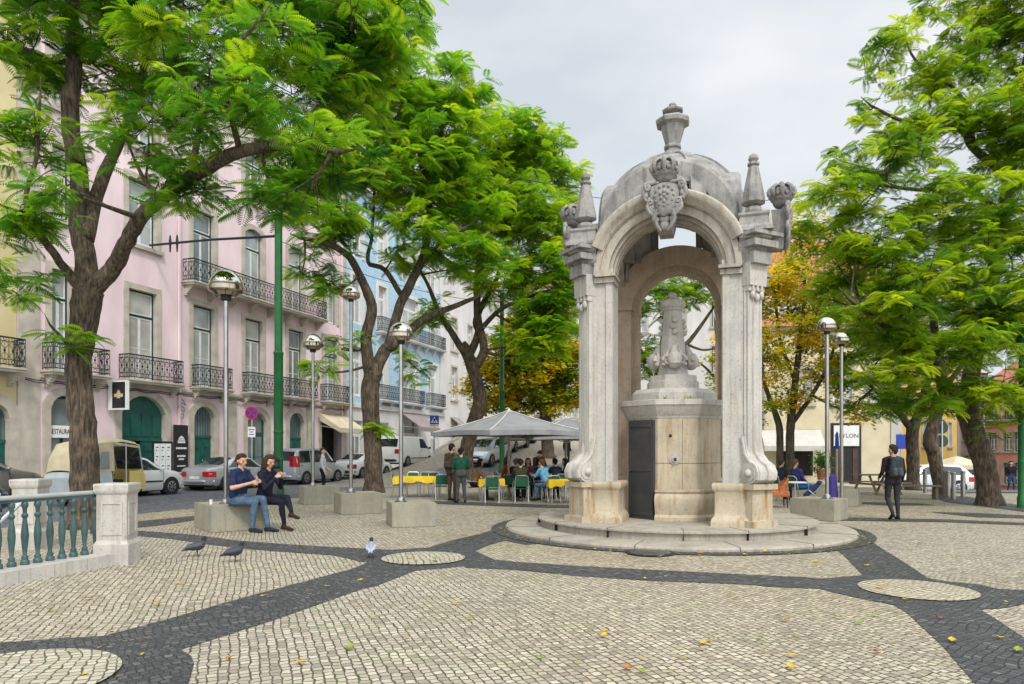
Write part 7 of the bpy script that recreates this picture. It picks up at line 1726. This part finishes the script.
# purple covered stand by the two lamps
x, y = X(833, 19.6), 19.6; t = thing('covered_stand', 'narrow stand wrapped in purple cloth behind the block by the lamps', 'stand', (x, y, .0))
mb = MB(); rr = random.Random(9); mb.loft([[(r_*math.cos(i*PI/8)*(1+.12*math.sin(i*2.3+z_*4)), r_*.8*math.sin(i*PI/8)*(1+.12*math.cos(i*1.7+z_*3)), z_) for i in range(16)] for r_, z_ in ((.17, 0), (.15, .25), (.13, .5), (.115, .75), (.10, .95), (.05, 1.02))]); mb.build('cover', M['purple'], t, 60)
x, y = X(837, 30), 30; t = thing('furled_parasol', 'furled blue parasol standing by the white awning', 'parasol', (x, y, 0))
mb = MB(); mb.lathe([(.02, 0), (.02, 2.48)], 8); mb.build('pole', M['alu'], t, 40); mb = MB(); mb.loft([[(r_*math.cos(i*PI/8)*(1+.2*(i % 2)), r_*math.sin(i*PI/8)*(1+.2*(i % 2)), z_) for i in range(16)] for r_, z_ in ((.05, 1.75), (.07, 1.85), (.06, 2.2), (.03, 2.45), (.01, 2.5))]); mb.build('cloth', M['sign_blue'], t, 60)
# potted plant by the shop
x, y = X(822, 40), 40; t = thing('potted_plant', 'bushy green plant in a clay pot by the cream shop wall', 'plant', (x, y, 0))
mb = MB(); mb.lathe([(.22, 0), (.30, .5), (.33, .52), (.33, .58), (.28, .58), (.25, .5)], 18); mb.build('pot', M['terracotta'], t, 40)
nr = np.random.default_rng(5); n = 260; P_ = np.stack([nr.normal(0, .25, n), nr.normal(0, .25, n), 1.0 + nr.normal(0, .28, n)], 1)
leaf_mesh('leaves', P_, nr.uniform(0, 6.28, n), nr.uniform(-.6, .8, n), nr.normal(0, .4, n), nr.uniform(.25, .45, n), nr.uniform(0, 1, n), LEAF, M['plant'], t)

# ---------------------------------------------------------------- pigeons
def pigeon(label, px, py, yaw, col, wing, headup=1.0, sc=1.0):
    x, y = G(px, py); t = thing('pigeon', label, 'pigeon', (x, y, .012), yaw, 'pigeons on the paving'); t.scale = (sc,)*3
    S = [((0, .02, .135), .062, (0, -.07, .125), .052, 0), ((0, .05, .15), .055, (0, .075, .19), .038, 0), ((0, .075, .19), .036, (0, .085, .235*headup), .028, 2), ((0, .085, .24*headup), .029, (0, .095, .245*headup), .027, 2), ((0, .115, .24*headup), .010, (0, .142, .228*headup), .005, 3),
         ((0, -.06, .12), .045, (0, -.15, .09), .016, 0), ((-.015, -.13, .098), .016, (-.022, -.19, .08), .010, 0), ((.015, -.13, .098), .016, (.022, -.19, .08), .010, 0),
         ((-.05, .03, .15), .030, (-.045, -.12, .125), .022, 1), ((.05, .03, .15), .030, (.045, -.12, .125), .022, 1), ((-.035, -.10, .125), .02, (-.015, -.16, .10), .009, 1), ((.035, -.10, .125), .02, (.015, -.16, .10), .009, 1)]
    for s in (-1, 1): S += [((s*.025, .0, .10), .016, (s*.028, .005, .05), .009, 0), ((s*.028, .005, .05), .008, (s*.028, .0, .006), .007, 3)] + [((s*.028, .0, .007), .006, (s*.028 + dx_, .04, .005), .005, 3) for dx_ in (-.018, 0, .018)] + [((s*.025, .098, .25*headup), .007, (s*.026, .099, .25*headup), .007, 4)]
    mats = [cloth(col, 60), cloth(wing, 60), cloth((.03, .04, .05), 60), cloth((.16, .07, .06), 60), M['eye']]
    fuse('body', S, mats, t, .0075, 2); return t
pigeon('dark grey pigeon walking to the right, leftmost of the pigeons', 197, 556.5, -R(70), (.07, .075, .09), (.10, .105, .12), sc=1.15)
pigeon('slate coloured pigeon standing right of the leftmost pigeon', 235, 562, -R(75), (.06, .068, .085), (.075, .082, .10), sc=1.12)
pigeon('pale pigeon facing away beside the round paving medallion', 371, 557.5, R(8), (.30, .34, .42), (.42, .46, .54), sc=1.1)

# ---------------------------------------------------------------- fallen leaves
LT = [('yellow fallen leaf on the paving', 'lit1'), ('orange brown fallen leaf on the paving', 'lit2'), ('lime green fallen leaf on the paving', 'lit3')]
protos = []
for k, (lb, mt) in enumerate(LT):
    rr = random.Random(k); mb = MB(); n = 7; up_, dn_ = [], []
    for i in range(n+1):
        f = i/n; w_ = .042*math.sin(PI*min(1, f*.96+.04))**.8; z_ = .006 + .018*f*f + .004*math.sin(f*9)
        up_.append((-.06+.12*f, w_, z_ + .010)); dn_.append((-.06+.12*f, -w_, z_ + .007))
    mid_ = [(-.06+.12*i/n, 0, .004 + .018*(i/n)**2) for i in range(n+1)]
    vs = up_ + mid_ + dn_; mb.add(vs, [(i, i+1, n+1+i+1, n+1+i)[::-1] for i in range(n)] + [(n+1+i, n+1+i+1, 2*n+2+i+1, 2*n+2+i)[::-1] for i in range(n)])
    mb.tube([(.06, 0, .022), (.10, .008, .03)], .0025, 4)
    protos.append(mb)
spots = [(604,638,0),(408,641.5,0),(791,670,0),(606,634,0),(327,588,0),(263,598,0),(271,598,1),(112,634.5,2),(85,677,0),(157,606,0),(628,671,1),(642,674,2),(670,674,2),(792,658,0),(952,643,0),(1018,653,2),(838,619,2),(876,617,2),(645,580,0),(666,578,0),(662,584,2),(557,577,2),(786,622,0),(877,654,1),(360,582,0),(505,596,0),(880,590,0),(1000,640,0),(940,620,1),(867,567,0),(420,533,0),(398,545,0),(545,553,2),(560,551,0),(595,550.5,2),(625,556,0),(690,560,0),(700,555,1),(745,556,0),(790,556,2),(815,563,0),(240,566,0),(300,553,0),(330,533,0),(445,522,0),(480,536,1),(955,558,0),(1003,585,2),(905,601,0),(860,625,2),(735,600,0),(580,600,1),(470,620,2),(540,660,2),(455,605,0),(705,645,0),(760,640,2),(350,650,2),(300,665,0),(230,660,1),(50,612,2),(90,600,0),(180,585,0),(30,592,1),(955,540,0),(985,552,1),(920,545,0),(410,560,0),(435,563,2),(520,553,0),(640,549.5,0),(575,547,1),(610,553,2),(660,558,2),(765,553,0),(350,540,2),(315,560,0),(210,575,0),(275,570,2)]
rr = random.Random(21); first = {}
for px, py, k in spots:
    x, y = G(px, py); loc = (x, y, .021); yw = rr.uniform(0, 6.28); sc = rr.uniform(.45, .85)
    if k not in first:
        o = protos[k].build('fallen_leaf', M[LT[k][1]], None, 60, loc, yw); tag(o, LT[k][0], 'leaf', ['yellow', 'orange', 'lime'][k] + ' leaves fallen on the paving'); first[k] = o
    else:
        o = first[k].copy(); COL.objects.link(o); o.location = loc; o.rotation_euler.z = yw
    o.scale = (sc, sc, sc)
# finer litter: bits of leaf and grit nobody could count, thickest along the foot of the steps
nr = np.random.default_rng(8); n = 900
th = nr.uniform(PI*.95, PI*1.95, 420); rad = 3.66 + np.abs(nr.normal(0, .12, 420))
A1 = np.stack([FC[0] + rad*np.cos(th), FC[1] + rad*np.sin(th), np.full(420, .022)], 1)
yy = nr.uniform(5.2, 24, 480)**1.0; xx = nr.uniform(-.72, .72, 480)*yy
A2 = np.stack([xx, yy, np.full(480, .022)], 1); A2 = A2[np.hypot(A2[:, 0]-FC[0], A2[:, 1]-FC[1]) > 3.7]
P_ = np.concatenate([A1, A2]); n = len(P_)
SM = (np.array([(-.5, -.18, 0), (.5, -.2, .05), (.55, .2, .02), (-.45, .22, .1)]), np.array([(0, 1, 2, 3)]))
o = leaf_mesh('leaf_litter', P_, nr.uniform(0, 6.28, n), nr.uniform(-.15, .25, n), nr.normal(0, .2, n), nr.uniform(.015, .055, n), nr.uniform(0, 1, n), SM, leafmat('litter', [(0, (.10, .06, .03)), (.4, (.30, .22, .04)), (.7, (.45, .34, .03)), (1, (.22, .28, .03))], .1), None); struct(o, 'stuff'); o['label'] = 'bits of yellow leaf scattered on the paving'
